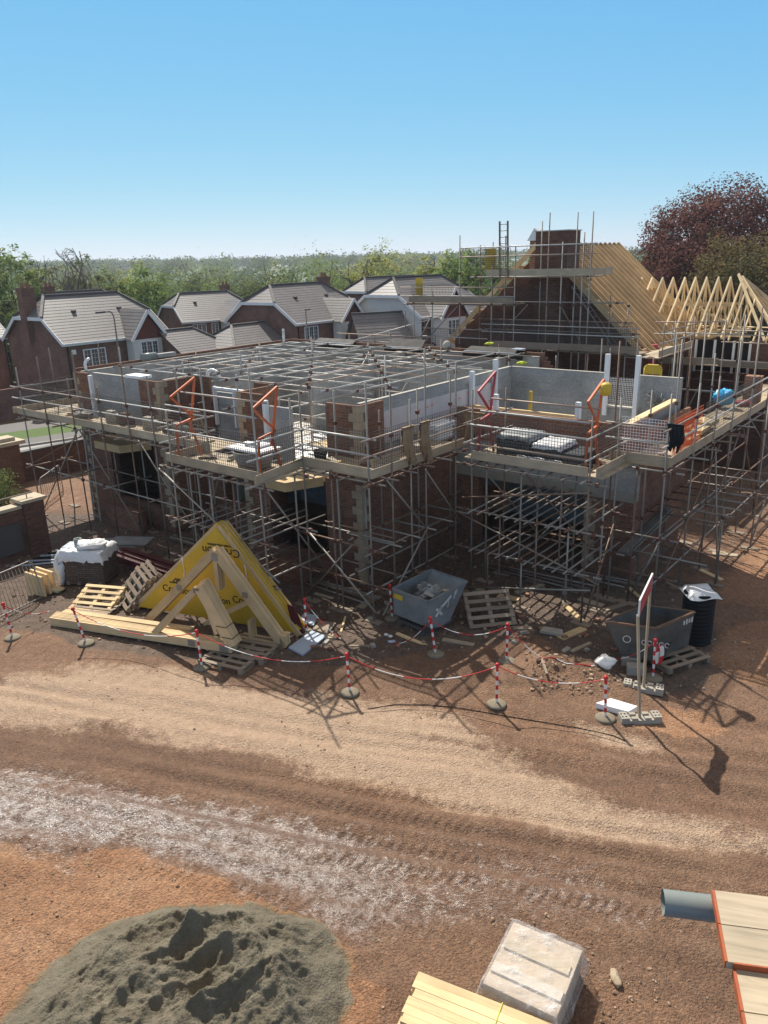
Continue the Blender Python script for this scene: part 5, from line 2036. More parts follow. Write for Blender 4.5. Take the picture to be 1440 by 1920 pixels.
for f in (.18, .82):
    a = P0 + e1 * f + ZV * .07
    mb.beam(a - dd * .02, a + dd * .75, .14, .1)
mb.beam(P0 + e1 * .1 + ddn * .1 + ZV * .13, P0 + e1 * .9 + ddn * .1 + ZV * .13, .1, .08)
mb.beam(P0 + e1 * .9 + ddn * .08 + ZV * .1, P0 + e1 * .98 - ddn * .1 + ZV * .42, .06, .06)
mb.build('fork_base', M['skipdark'], tip)
nf = ddn * -1
mb = MB()
mb.cbox(P0 + e1 * .17 + ZV * .82 - ddn * .012, e1n * .3, ZV * .13, ddn * .006)
mb.build('label_plate', M['yellow'], tip)
mb = MB()
fs = P0 + e1 + e1n * .01
for (a, b, w_) in (((.30, .62), (.72, .86), .06), ((.22, .50), (.42, .70), .07), ((.42, .48), (.24, .70), .07), ((.8, .74), (.86, .95), .025), ((.86, .84), (.92, .98), .025), ((.6, .6), (.64, .8), .02)):
    mb.beam(fs + dd * a[0] * .8 + ZV * a[1], fs + dd * b[0] * .8 + ZV * b[1], .006, w_, ZV if abs(a[0] - b[0]) > .1 else ddn)
mb.build('paint_smear', M['whiteprint'], tip)
text('VALE', P0 + e1 * .62 + ZV * .78 - ddn * .006, e1n, ZV, .14, tip, 'whiteprint') if False else None
RUB = []
for k in range(40):
    mb = MB()
    c = P0 + dd * RNG.uniform(.22, .72) + e1 * RNG.uniform(.2, .8) + ZV * RNG.uniform(.62, .93)
    a = Matrix.Rotation(RNG.uniform(0, 6), 3, Vector(RNG.randn(3)).normalized())
    w_, d_, h_ = RNG.uniform(.1, .28), RNG.uniform(.1, .2), RNG.uniform(.05, .14)
    mb.cbox(c, a @ Vector((w_, 0, 0)), a @ Vector((0, d_, 0)), a @ Vector((0, 0, h_)))
    o = mb.build('rubble_piece', [M['concrete'], M['skipgrey'], M['block'], M['blueboard']][k % 4], bevel=.012)
    tag(o, 'broken lump of grey rubble lying inside the tipping skip', 'rubble', 'rubble in the tipping skip')

# dark skip
zB = 1.02
k1, k2, k3 = at(1133, 1165, zB), at(1230, 1178, zB), at(1301, 1148, zB)
d1, d2 = (k2 - k1), (k3 - k2)
d1.z = d2.z = 0
dk = thing('waste_skip', Vector((k2.x, k2.y, 0)) + d2 * .5 - d1 * .5, 'dark open skip on a pallet behind the goalpost shaped warning sign', 'skip')
K2 = Vector((k2.x, k2.y, 0))
d2 = d2.normalized() * 1.35
n1, n2 = d1.normalized(), d2.normalized()
c4 = [K2 - d1, K2, K2 + d2, K2 - d1 + d2]
ins = [n1 * .38, n1 * -.03 + n2 * .05, n1 * -.03 - n2 * .05, n1 * .38]
ins[0] = n1 * .38 + n2 * .05
ins[3] = n1 * .38 - n2 * .05
mb = MB()
for i in range(4):
    j = (i + 1) % 4
    a, b = c4[i], c4[j]
    lo_a, lo_b = a + ins[i] + ZV * .2, b + ins[j] + ZV * .2
    ha, hb_ = a + ZV * zB, b + ZV * zB
    cen = sum(c4, Vector()) / 4 + ZV * .6
    nn = (b - a).cross(ZV).normalized()
    if nn.dot(cen - a) < 0:
        nn = -nn
    q = [lo_a, lo_b, hb_, ha]
    mb.face(q)
    mb.face([p + nn * .025 for p in reversed(q)])
mb.face([c + i_ + ZV * .2 for c, i_ in zip(c4, ins)])
mb.build('hopper', M['skipdark'], dk)
mb = MB()
for i in range(4):
    mb.beam(c4[i] + ZV * zB, c4[(i + 1) % 4] + ZV * zB, .05, .04)
mb.build('rim', M['steel'], dk)
mb = MB()
mb.beam(K2 - d1 * .7 + n2 * .2 + ZV * .2, K2 + n2 * .2 + ZV * .2, .12, .1)
mb.beam(K2 - d1 * .7 + n2 * 1.1 + ZV * .2, K2 + n2 * 1.1 + ZV * .2, .12, .1)
mb.beam(K2 + n2 * .35 + ZV * .22 + n1 * .03, K2 + n2 * .55 + ZV * .5 + n1 * .03, .05, .05)
mb.build('fork_pocket', M['skipdark'], dk)
text('ROUGH', K2 - d1 * .45 + ZV * .66 - n2 * .004 + n1 * .0, n1, ZV, .14, dk, 'whiteprint') if False else None
mb = MB()
c0 = K2 - d1 * .72 + n1 * .2 + ZV * .66
for r_ in (.08,):
    for k in range(12):
        a0, a1 = k / 12 * 6.283, (k + .9) / 12 * 6.283
        mb.beam(c0 - n2 * .0 + n1 * r_ * math.cos(a0) + ZV * r_ * math.sin(a0), c0 + n1 * r_ * math.cos(a1) + ZV * r_ * math.sin(a1), .006, .02)
for k, x in enumerate((.36, .48, .60, .72, .84)):
    p_ = c0 + n1 * x - ZV * .02
    pp = [p_ + n1 * .045 * math.cos(t_) + ZV * .055 * math.sin(t_) for t_ in np.linspace(.4, 6.0 if k % 2 else 5.2, 9)]
    for i in range(8):
        mb.beam(pp[i], pp[i + 1], .006, .018)
mb.build('painted_mark', M['whiteprint'], dk)
mb = MB()
for k in range(4):
    p_ = K2 + d2 * (.72 + .07 * k) + ZV * .86 + n1 * .012
    mb.cbox(p_, n2 * .05, n1 * .006, ZV * (.13 if k % 2 else .1))
mb.build('painted_mark', M['whiteprint'], dk)

# black ribbed stack with pale sheet on top
bs = G(1303, 1200)
t_ = thing('water_butt', bs, 'black ribbed round tub stack capped with a pale folded sheet behind the dark skip', 'tub')
prof = []
for k in range(13):
    z = k * .1
    prof += [(.33, z), (.36, z + .02), (.36, z + .06), (.33, z + .08)]
mb = MB()
mb.lathe(bs, [(0, 0)] + prof + [(0, 1.29)], 22)
mb.build('ribbed_body', M['black'], t_)
mb = MB()
for i in range(7):
    for j in range(7):
        def hh(a, b):
            r_ = max(abs(a), abs(b))
            return 1.33 - (.12 if r_ > .34 else 0) + .03 * math.sin(9 * a + 3) * math.cos(7 * b)
        a0, a1, b0, b1 = [-.37 + .74 * q / 7 for q in (i, i + 1, j, j + 1)]
        mb.face([bs + Vector((a, b, hh(a, b))) for a, b in ((a0, b0), (a1, b0), (a1, b1), (a0, b1))], smooth=True)
mb.build('lid_sheet', M['polysheet'], t_)

# ------------------------------------------------------------------ goalpost warning sign
f1, f2 = G(1199, 1352), G(1206, 1294)


def block_foot(c, ax, label):
    t_ = thing('sign_weight', c, label, 'concrete block', 'concrete feet of the warning goalpost')
    ax = ax.normalized()
    sd = ZV.cross(ax)
    mb = MB()
    mb.cbox(c + ZV * .045, ax * .80, sd * .24, ZV * .09)
    for x in (-.32, .32):
        mb.cbox(c + ax * x + ZV * .12, ax * .155, sd * .235, ZV * .06)
    for x in (-.13, .13):
        for y in (-.07, .08):
            mb.cbox(c + ax * x + sd * y + ZV * .112, ax * .12, sd * .08, ZV * .044)
    mb.build('block', M['concrete'], t_, bevel=.008)
    h = MB()
    for x in (-.36, -.29, .29, .36):
        for y in (-.05, .05):
            h.cbox(c + ax * x + sd * y + ZV * .1515, ax * .035, sd * .035, ZV * .003)
    h.build('socket_shade', M['black'], t_)  # flat black squares paint the shade inside the socket holes
    return t_


block_foot(f1, Vector((1, .03, 0)), 'nearest concrete foot with raised blocks, under the front leg of the goalpost sign')
block_foot(f2, Vector((1, -.42, 0)), 'farther concrete foot lying askew under the rear leg of the goalpost sign')
tp1 = onplane(1196, 1153, f1, Vector((1, 0, 0)))
tp2 = onplane(1219, 1103, f2, Vector((1, 0, 0)))
gs = thing('warning_goalpost', (f1 + f2) / 2, 'goalpost of two slim timber legs carrying a red and white edged board', 'sign')
for a, b in ((f1, tp1), (f2, tp2)):
    mb = MB()
    mb.beam(a + ZV * .05, b, .05, .045, Vector((1, 0, 0)))
    mb.build('leg', M['board'], gs)
mb = MB()
bx = (tp2 - tp1)
dn = bx.cross(ZV).normalized()
mb.box(tp1 - ZV * .02 - bx * .03, bx * 1.06, dn * .03, ZV * .34)
mb.build('sign_board', M['white'], gs)
mb = MB()
mb.box(tp1 + ZV * .0 + dn * .032 + bx * .02, bx * .96, dn * .004, ZV * .29)
mb.build('sign_face', M['redpaint'], gs)

# ------------------------------------------------------------------ loose boards, blocks, bags near the barrier
def slab(name, corners_px, z, th_, mat, label, cat, group=None):
    pts = [at(x, y, z) for x, y in corners_px]
    mb = MB()
    mb.prism([p - ZV * th_ for p in pts], ZV * th_)
    return tag(mb.build(name, M[mat], bevel=.004), label, cat, group)


slab('foam_board', [(1117, 1318), (1145, 1309), (1195, 1324), (1178, 1334)], .14, .12, 'poly', 'thick white foam board lying beside the nearest concrete foot', 'board')
slab('coated_board', [(541, 1213), (568, 1227), (611, 1192), (585, 1182)], .12, .05, 'blueboard', 'pale blue coated board lying flat right of the truss stack', 'board')
slab('grey_board', [(585, 1180), (612, 1190), (630, 1168), (600, 1163)], .06, .04, 'board_old', 'dull grey board lying behind the pale blue board', 'board')
slab('white_board', [(560, 1160), (588, 1172), (596, 1153), (570, 1150)], .10, .05, 'blueboard', 'small whitish board lying at the foot of the post behind the pale boards', 'board')
mb = MB()
p_ = onplane(538, 1132, YR + ce * .25, ce)
mb.prism([G(552, 1190), G(572, 1192), onplane(552, 1140, YR + ce * .3, ce), onplane(538, 1134, YR + ce * .3, ce)], cn * .05)
tag(mb.build('leaning_panel', M['maroon']), 'dark narrow panel leaning against the right end of the yellow trusses', 'panel')
slab('paving_slab', [(1012, 1183), (1020, 1174), (1055, 1180), (1056, 1190)], .1, .06, 'concrete', 'paving slab lying in the rubble right of the dark pallet', 'slab')
for q, a, lb in (((1182, 1246), .3, 'grey concrete block nearest the white bag, just left of the goalpost legs'), ((1192, 1262), .2, 'grey concrete block partly behind the goalpost front leg')):
    mb = MB()
    c = G(*q)
    ax = Vector((math.cos(-a), math.sin(-a), 0))
    mb.cbox(c + ZV * .1, ax * .40, ZV.cross(ax) * .24, ZV * .2)
    tag(mb.build('concrete_block', M['concrete'], bevel=.006), lb, 'block')


def crumple(c, rx, ry, rz, seed, n=14):
    mb = MB()
    rs = np.random.RandomState(seed)
    hgt = {}
    for i in range(n + 1):
        for j in range(n):
            th_, ph = math.pi * i / n, 2 * math.pi * j / n
            r_ = 1 + .22 * math.sin(3 * ph + seed) * math.sin(2 * th_) + rs.uniform(-.13, .13)
            hgt[i, j] = Vector((rx * r_ * math.sin(th_) * math.cos(ph), ry * r_ * math.sin(th_) * math.sin(ph), max(0, rz * (1 + r_ * math.cos(th_)))))
    for j in range(1, n):
        hgt[0, j] = hgt[0, 0]
        hgt[n, j] = hgt[n, 0]
    for i in range(n):
        for j in range(n):
            k = (j + 1) % n
            q = [c + hgt[i, j], c + hgt[i + 1, j], c + hgt[i + 1, k], c + hgt[i, k]]
            if i == 0:
                q = [q[0], q[1], q[2]]
            elif i == n - 1:
                q = [q[0], q[1], q[3]]
            mb.face(q, smooth=True)
    return mb


tag(crumple(G(1134, 1252), .23, .17, .14, 3).build('plastic_bag', M['white']), 'crumpled white plastic bag on the dirt mound by the chain', 'bag')
tag(crumple(G(735, 1205), .1, .05, .03, 5).build('plastic_bottle', M['blueboard']), 'small pale blue plastic scrap on the shaded soil left of the skip post', 'litter')
for k, q in enumerate(((724, 1192), (732, 1195))):
    tag(crumple(G(*q), .06, .05, .03, 8 + k, 9).build('paper_scrap', M['white']), 'white scrap of litter lying just above the pale blue scrap', 'litter', 'white scraps on the shaded soil')
mb = MB()
mb.path([G(x, y, .012) for x, y in ((690, 1330), (740, 1322), (800, 1322), (860, 1328), (930, 1340), (1000, 1352), (1080, 1365), (1150, 1380), (1172, 1390))], .008, 5)
tag(mb.build('cable', M['black']), 'thin black cable lying along the edge of the track', 'cable')

# ------------------------------------------------------------------ left side: boundary wall, piers, mesh barrier, packs
wl = thing('boundary_wall', W(-12.1, -4, 0), 'low brick boundary wall at the left edge with a stone coping and grey panel', 'wall')
mb = MB()
mb.gbox(-12.42, -12.1, -9, -2.75, -.1, 1.62)
mb.gbox(-12.55, -11.98, -2.75, -2.1, -.1, 1.78)
mb.build('brick_wall', M['brick_dark'], wl)
mb = MB()
mb.gbox(-12.47, -12.05, -9, -2.78, 1.621, 1.72)
mb.gbox(-12.62, -11.9, -2.84, -2.02, 1.781, 1.88)
mb.build('coping', M['stonecap'], wl)
mb = MB()
mb.gbox(-12.097, -12.03, -3.95, -2.95, .25, 1.2)
mb.gbox(-12.03, -11.99, -3.9, -3.2, 1.14, 1.19)
mb.build('panel', M['cap'], wl)
mb = MB()
mb.tube(W(-12.2, -9, 2.02), W(-12.2, -2.3, 2.02), .025, 8)
for v in (-8, -6, -4, -2.5):
    mb.tube(W(-12.2, v, 1.7), W(-12.2, v, 2.02), .02, 6)
mb.build('rail', M['steel'], wl)
gp = thing('gate_pier', W(-21.1, 1.4, 0), 'square brick gate pier with a wide stone cap at the left edge by the road', 'pier')
mb = MB()
mb.gbox(-21.55, -20.8, .3, 1.6, -.3, 1.75)
mb.build('brick_shaft', M['brick'], gp)
mb = MB()
mb.gbox(-21.75, -20.6, .1, 1.8, 1.752, 1.9)
mb.gbox(-21.5, -20.85, .4, 1.5, 1.902, 2.05)
mb.build('stone_cap', M['stonecap'], gp)
lw = thing('low_wall', W(-19, 4, 0), 'low dark brick wall between the gate pier and the left scaffold', 'wall')
mb = MB()
mb.gbox(-21.2, -20.95, 1.6, 12, -.3, 1.25)
mb.build('brick_wall', M['brick_dark'], lw)
mb = MB()
mb.gbox(-21.25, -20.9, 1.6, 12, 1.251, 1.33)
mb.build('coping', M['cap'], lw)
mb = MB()
for k in range(14):
    a = W(-20.6 + .16 * k, .2 - .12 * k, 0)
    mb.tube(a + ZV * .1, a + ZV * 1.55, .012, 5)
for z in (.2, 1.5):
    mb.tube(W(-20.6, .2, z), W(-18.4, -1.5, z), .018, 6)
tag(mb.build('iron_gate', M['black']), 'black iron railing gate standing open in front of the gate pier', 'gate')
# white bent tube barrier (goal shaped) near the left scaffold
b0, b1 = W(-17.6, 1.6, 0), W(-16.6, -.2, 0)
for nm, (u0, v0, u1, v1), lb in (('first', (-18.3, 1.9, -16.9, .3), 'white bent tube barrier standing behind the left scaffold tubes'),):
    mb = MB()
    a, b = W(u0, v0), W(u1, v1)
    d = (b - a).normalized()
    mb.path([a, a + ZV * 1.0, a + ZV * 1.1 + d * .1, b + ZV * 1.1 - d * .1, b + ZV * 1.0, b], .021, 8)
    mb.tube(a + ZV * .25, b + ZV * .25, .018, 6)
    for k in range(1, 11):
        p = a.lerp(b, k / 11)
        mb.tube(p + ZV * .25, p + ZV * 1.1, .008, 5)
    tag(mb.build('crowd_barrier', M['steel']), lb, 'barrier')
# mesh barrier at the lower left
ma, mbp = at(-60, 1185, .05), at(82, 1118, .05)
mt0, mt1 = ma + Vector((-.25, .2, 1.02)), mbp + Vector((-.25, .2, 1.02))
mb = MB()
d = (mbp - ma).normalized()
mb.path([ma, mt0 - ZV * .1, mt0 + d * .1, mt1 - d * .12, mt1 - ZV * .1, mbp, ma], .021, 8)
L = (mbp - ma).length
n = int(L / .11)
for k in range(1, n):
    mb.tube(ma.lerp(mbp, k / n), mt0.lerp(mt1, k / n), .007, 5)
tag(mb.build('crowd_barrier', M['steel']), 'pale metal crowd barrier with upright bars at the lower left edge', 'barrier')
for k in range(3):
    mb = MB()
    q = at(52 + 10 * k, 1112 - 5 * k, .05)
    mb.prism([q, q + Vector((.62, -.30, 0)), q + Vector((.55, -.2, .55)), q + Vector((-.05, .12, .6))], Vector((.03, .05, 0)))
    tag(mb.build('board_offcut', M['pine']), 'warm yellow board offcut leaning behind the left crowd barrier', 'board', 'board offcuts by the left barrier')
# brick pack with polythene
bc = G(160, 1100)
pk = thing('brick_pack', bc, 'strapped pack of dark bricks under torn white polythene left of the yellow trusses', 'brick pack')
ax = Vector((math.cos(R(-8)), math.sin(R(-8)), 0))
sd = ZV.cross(ax)
mb = MB()
mb.cbox(bc + ZV * .56 + sd * .45, ax * 1.25, sd * .9, ZV * 1.0)
mb.build('bricks', brickmat('pack brick', (.17, .125, .10), (.12, .085, .07), (.05, .04, .035), .215, .065, .006), pk)
mb = MB()
for k in range(4):
    mb.cbox(bc + ZV * .1 + sd * .45 + ax * (-.5 + .33 * k), ax * .1, sd * .95, ZV * .1)
mb.build('bearer', M['board_old'], pk)


def drape(c, ax, sd, w, d, h, seed, drop, mat, name, parent=None, n=18, amp=.05, label=None, cat=None):
    """crumpled sheet lying over a block top and hanging down its sides"""
    mb = MB()
    rs = np.random.RandomState(seed)
    g = np.linspace(-1, 1, n + 1)
    P_ = {}
    for i, a in enumerate(g):
        for j, b in enumerate(g):
            x, y, z = a * (w / 2 + drop), b * (d / 2 + drop), h
            ox, oy = max(0, abs(x) - w / 2), max(0, abs(y) - d / 2)
            fall = min(drop * 1.2, ox + oy)
            x = math.copysign(min(abs(x), w / 2) + min(.06, ox * .25), a)
            y = math.copysign(min(abs(y), d / 2) + min(.06, oy * .25), b)
            z -= fall * (.9 + .3 * rs.rand())
            P_[i, j] = c + ax * (x + rs.uniform(-amp, amp) * .5) + sd * (y + rs.uniform(-amp, amp) * .5) + ZV * (z + rs.uniform(0, amp))
    for i in range(n):
        for j in range(n):
            mb.face([P_[i, j], P_[i + 1, j], P_[i + 1, j + 1], P_[i, j + 1]], smooth=True)
    o = mb.build(name, M[mat], parent)
    if label:
        tag(o, label, cat)
    return o


drape(bc + sd * .45, ax, sd, 1.27, .93, 1.07, 4, .28, 'polysheet', 'polythene', pk, 20, .06)
mb = crumple(bc + ax * .22 + sd * .3 + ZV * 1.05, .42, .3, .14, 6, 16)
mb.build('bunched_polythene', M['white'], pk)
mb = crumple(bc - ax * .72 + sd * .2, .17, .35, .5, 9, 16)
mb.build('hanging_polythene', M['polysheet'], pk)
tag(crumple(G(108, 1110), .22, .16, .08, 2).build('wrapping_scrap', M['leaf_shrub'] if False else M['osb']), 'yellowish crumpled wrapping at the foot of the brick pack', 'litter')
mb = MB()
c = bc - ax * .3 + sd * .5 + ZV * 1.1
mb.lathe(c, [(.11, 0), (.115, .2), (.085, .2), (.08, .02), (0, .02)], 16)
tag(mb.build('pipe_offcut', M['pipe']), 'short grey pipe offcut standing on top of the brick pack', 'pipe')
mb = MB()
mb.cbox(bc - ax * .35 + sd * .5 + ZV * 1.085, ax * .7, sd * .5, ZV * .04)
tag(mb.build('thin_board', M['blueboard']), 'pale board lying on the brick pack under the pipe offcut', 'board')
# maroon steel beams
for k in range(3):
    a, b = at(208 + 6 * k, 1042 - 7 * k, .45), at(352 + 5 * k, 1090 - 7 * k, .45)
    b = a + (b - a).normalized() * 3.4
    mb = MB()
    mb.beam(a + ZV * .1, b + ZV * .1, .16, .014)
    mb.beam(a - ZV * .1, b - ZV * .1, .16, .014)
    mb.beam(a, b, .012, .2)
    tag(mb.build('steel_beam', M['maroon']), 'maroon primed steel beam lying on packs between the brick pack and the yellow sheet', 'beam', 'maroon steel beams behind the brick pack')
mb = MB()
c = G(275, 1105)
mb.cbox(c + Vector((.3, .6, .2)), ax * .9, sd * .6, ZV * .35)
mb.cbox(c + Vector((1.2, .5, .17)), ax * .7, sd * .6, ZV * .3)
tag(mb.build('brick_pile', M['brick_dark']), 'half used pile of dark bricks under the maroon beams', 'brick pile')
for k in range(3):
    mb = MB()
    c = at(205 + 20 * k, 1022 - 4 * k, .5 + .06 * k)
    mb.cbox(c, ax * 1.3, sd * .7, ZV * .03)
    tag(mb.build('plastic_sheet_pack', M['skipgrey']), 'flat blue grey sheet in the shaded stack behind the maroon beams', 'sheet', 'flat sheets behind the maroon beams')
for k in range(7):
    mb = MB()
    a = at(20 + 14 * k, 1062 - 5 * k, .03)
    mb.beam(a, a + Vector((1.3 + .3 * RNG.rand(), .3 * RNG.rand() - .1, .03)), .07, .03)
    tag(mb.build('plastic_strip', M['black'] if k % 2 else M['blueboard']), 'strip lying on the soil below the boundary wall panel', 'strip', 'loose strips below the boundary wall')

# ------------------------------------------------------------------ things on the scaffold decks and walls
DZ = ZD + .02


def gate(u0, v0, u1, v1, label, mat='orange'):
    t_ = thing('loading_gate', W(u0, v0, DZ), label, 'loading gate')
    mb = MB()
    d = GV * .55
    a = W(u0, v0, DZ)
    for (p, q) in (((0, 0), (.05, 1.0)), ((.05, 1.0), (.62, 1.1)), ((.75, .05), (.5, .9)), ((.62, 1.1), (-.05, 1.75)), ((-.05, 1.75), (.78, 2.15)), ((.78, 2.15), (.45, .75))):
        P1 = a + GV * p[0] + ZV * p[1]
        P2 = a + GV * q[0] + ZV * q[1]
        mb.beam(P1, P2, .05, .05)
    mb.build('side_frame', M[mat], t_)
    return t_


gate(-5.28, -1.55, 0, 0, 'left orange folding gate frame on the left loading bay')
gate(-2.15, -1.55, 0, 0, 'orange folding gate frame at the right end of the left loading bay')
gate(4.12, 2.98, 0, 0, 'orange folding gate frame at the right end of the right loading bay')
gate(1.2, 2.98, 0, 0, 'red folding gate frame at the left end of the right loading bay', 'redpaint')


def tub(u, v, label, top=None, r=.42, h=.42, mat='tub', name='mortar_tub'):
    t_ = thing(name, W(u, v, DZ), label, 'tub')
    mb = MB()
    mb.lathe(W(u, v, DZ), [(0, 0), (r * .72, 0), (r, h), (r * .94, h), (r * .7, .04), (0, .04)], 18)
    mb.build('body', M[mat], t_)
    return t_


tub(-3.1, -.85, 'grey mortar tub under the white boards on the left loading bay', r=.55, h=.5)
for k, (du, dv, w_, rot) in enumerate(((0, 0, 1.15, 0), (.15, .12, .5, .2))):
    mb = MB()
    mb.cbox(W(-3.1 + du * .3, -.85 + dv, DZ + .535 + .07 * k), GU * (1.25 - .7 * k), GV * (.75 - .35 * k), ZV * .06)
    tag(mb.build('foam_board', M['poly']), ('large white foam board lying on the mortar tub' if k == 0 else 'small white foam board stacked on the large white one') + ' of the left loading bay', 'board')
tub(-2.3, .75, 'small dark bucket on the deck corner between the two front walls', r=.2, h=.25, mat='black', name='bucket')
for k, (u, v) in enumerate(((-12.0, .62), (-11.2, .6), (-9.9, .62), (-8.9, .65), (-8.3, .55))):
    mb = MB()
    for q in range(4):
        mb.gbox(u + .0, u + .62, v - .1, v + .12, DZ + .08 * q + .0, DZ + .08 * q + .072)
    mb.gbox(u + .05, u + .4, v - .1, v + .1, DZ + .33, DZ + .40)
    tag(mb.build('brick_stack', M['brick_dark'] if k % 2 else M['concrete']), 'low stack of bricks set out along the left facade deck', 'brick stack', 'brick stacks on the left deck')
tag(crumple(W(-13.3, .45, DZ), .35, .25, .13, 12).build('cloth_heap', M['tub']), 'grey cloth heap on the left facade deck by the white window former', 'cloth')


def hang(u, v, along, w, h, z, mat, label, cat, name='hessian_roll'):
    """cloth folded over a rail"""
    mb = MB()
    n = 12
    d, s_ = along, ZV.cross(along)
    rs = np.random.RandomState(int(u * 100) % 97)
    ph = rs.uniform(0, 6)
    for side, l in ((-1, h), (1, h * .8)):
        P_ = {}
        for i in range(n + 1):
            for j in range(9):
                f = j / 8
                x = (i / n - .5) * w * (1.1 - .45 * f + .14 * math.sin(f * 6 + ph) * math.sin(i * .9)) + .05 * math.sin(f * 4 + ph)
                P_[i, j] = W(u, v, z + .04 - l * f * (1 + .14 * math.sin(i * 1.3 + ph))) + d * x + s_ * side * (.035 + .05 * f + .075 * math.sin(i * 1.7 + ph + f * 2) * (f + .2))
        for i in range(n):
            for j in range(8):
                q = [P_[i, j], P_[i + 1, j], P_[i + 1, j + 1], P_[i, j + 1]]
                mb.face(q, smooth=True)
        if side == -1:
            A0 = [P_[i, 0] for i in range(n + 1)]
        else:
            for i in range(n):
                mb.face([A0[i], A0[i + 1], P_[i + 1, 0], P_[i, 0]], smooth=True)
    return tag(mb.build(name, M[mat]), label, cat)


hang(.2, 1.3, GV, .42, .9, 4.82, 'hessian', 'brown hessian hanging over the corner rail, left of the two neighbouring cloths', 'cloth')
hang(.2, 2.02, GV, .36, 1.0, 4.82, 'hessian', 'brown hessian hanging over the corner rail next to the tall tube', 'cloth')
hang(.45, 3.95, GU, .6, .8, 4.75, 'hessian', 'brown hessian bunched on the rail at the inner corner beside the right loading bay', 'cloth')
hang(-6.35, -.1, GU, .5, .6, 4.8, 'hessian', 'tan cloth thrown over the rail beside the left orange gate', 'cloth')
hang(5.62, 4.6, GU, .34, .6, 4.86, 'black_cloth', 'black jacket hanging over the rail at the front right corner of the deck', 'jacket', 'jacket')
# wrapped dark blocks on the right bay
for k, (u, du, dz_) in enumerate(((1.5, .95, .62), (2.55, .75, .5), (3.35, .5, .36))):
    bp = thing('block_pack', W(u + du / 2, 3.75, DZ), ('largest', 'middle', 'smallest')[k] + ' pack of dark blocks on the right loading bay, ' + ('under wrap at its left end', 'partly covered in shiny wrap', 'low at its right end')[k], 'block pack')
    mb = MB()
    mb.gbox(u, u + du, 3.35, 4.25, DZ, DZ + dz_)
    mb.build('blocks', brickmat('dark block %d' % k, (.075, .08, .088), (.06, .064, .07), (.03, .03, .03), .3, .1, .008), bp)
    if k < 2:
        drape(W(u + du / 2, 3.8, DZ), GU, GV, du, .92, dz_ + .02, 21 + k, .12, 'polysheet' if k else 'skipgrey', 'wrap', bp, 14, .03)
tag(crumple(W(3.95, 3.3, DZ), .2, .15, .1, 15).build('black_sack', M['black']), 'small black sack on the right bay deck beside the orange gate', 'bag')
drape(W(2.9, 2.98, 3.72), GU, GV, 1.3, .05, .30, 33, .1, 'polysheet', 'polythene_strip', None, 10, .05, 'strip of clear polythene hanging along the right bay toe board', 'sheet')
mb = MB()
mb.lathe(W(4.25, 3.6, 5.62), [(0, 0), (.11, 0), (.135, .06), (.13, .24), (.07, .29), (0, .29)], 14)
tag(mb.build('yellow_can', M['yellow']), 'yellow can sitting on top of the right orange gate', 'can')
mb = MB()
bz_ = 4.75
mb.path([W(2.74, 10.2, bz_), W(2.74, 10.2, bz_ + .6), W(2.82, 10.2, bz_ + .68), W(3.16, 10.2, bz_ + .68), W(3.24, 10.2, bz_ + .6), W(3.24, 10.2, bz_)], .04, 8)
mb.gbox(2.76, 3.22, 10.18, 10.22, bz_ + .42, bz_ + .66)
mb.gbox(2.76, 3.22, 10.18, 10.22, bz_, bz_ + .06)
for k in range(5):
    mb.tube(W(2.82 + .09 * k, 10.2, bz_ + .05), W(2.82 + .09 * k, 10.2, bz_ + .44), .012, 5)
tag(mb.build('barrow_guard', M['yellow']), 'yellow plastic barrier panel with a barred lower half behind the wing block wall', 'barrier')
tag(crumple(W(4.45, 12.9, DZ + .1), .34, .3, .26, 17).build('blue_bag', M['blue']), 'bright blue plastic bag on the far part of the right side deck', 'bag')
tag(crumple(W(4.9, 13.6, DZ), .3, .2, .1, 18).build('red_cloth', M['redpaint']), 'dark red cloth on the right side deck beyond the blue bag', 'cloth')
mb = MB()
mb.gbox(4.7, 5.2, 14.2, 14.6, DZ, DZ + .9)
tag(mb.build('brick_stack', M['brick_orange']), 'orange brick stack on the far right side deck past the blue bag', 'brick stack')
for k in range(3):
    mb = MB()
    mb.cbox(W(4.95, 7.6 + .9 * k, DZ + .1 + .06 * k), GU * .5, GV * .8, ZV * .12)
    tag(mb.build('yellow_pack', M['osb']), 'yellowish insulation pack lying on the right side deck before the blue bag', 'pack', 'insulation packs on the right deck')
mb = MB()
for k in range(60):
    p = W(3.3 + .5 * RNG.rand(), 8.9 + .6 * RNG.rand(), ZT - 1.0 + .35 * RNG.rand())
    q = p + Vector(RNG.randn(3)) * .22
    mb.tube(p, q, .009, 5)
tag(mb.build('wire_tangle', M['steel_dark']), 'tangle of dark wire on the wing wall near the far corner', 'wire')
mb = MB()
mb.beam(W(4.15, 5.2, 4.6), W(4.05, 9.2, 4.62), .22, .05)
tag(mb.build('plank', M['pine']), 'pale long plank laid along the top of the low right wing wall', 'plank')
for k, (u, v, w_, d_, z) in enumerate(((-1.05, 4.5, .42, 1.0, 4.5), (-.75, 2.9, .5, .5, 4.25))):
    mb = MB()
    for q in range(2):
        mb.cbox(W(u, v, z + .07 * q - .35), GU * w_, GV * d_, ZV * .06)
    mb.gbox(u - .2, u + .2, v - .35, v + .35, DZ, z - .39)
    tag(mb.build('foam_pack', M['poly'] if k == 0 else M['concrete']), 'white foam boards stacked on blocks on the corner deck by the insulated wall' if k == 0 else 'grey block stack on the corner deck beside the white foam boards', 'stack')
for k, (u, v) in enumerate(((-13.4, 1.55), (-11.2, 1.5))):
    pass
mb = MB()
mb.cbox(W(-11.4, 1.6, ZT + .05), GU * .9, GV * .45, ZV * .09)
tag(mb.build('foam_board', M['poly']), 'white foam board lying on the wall top beside the second brick pier', 'board')
mb = MB()
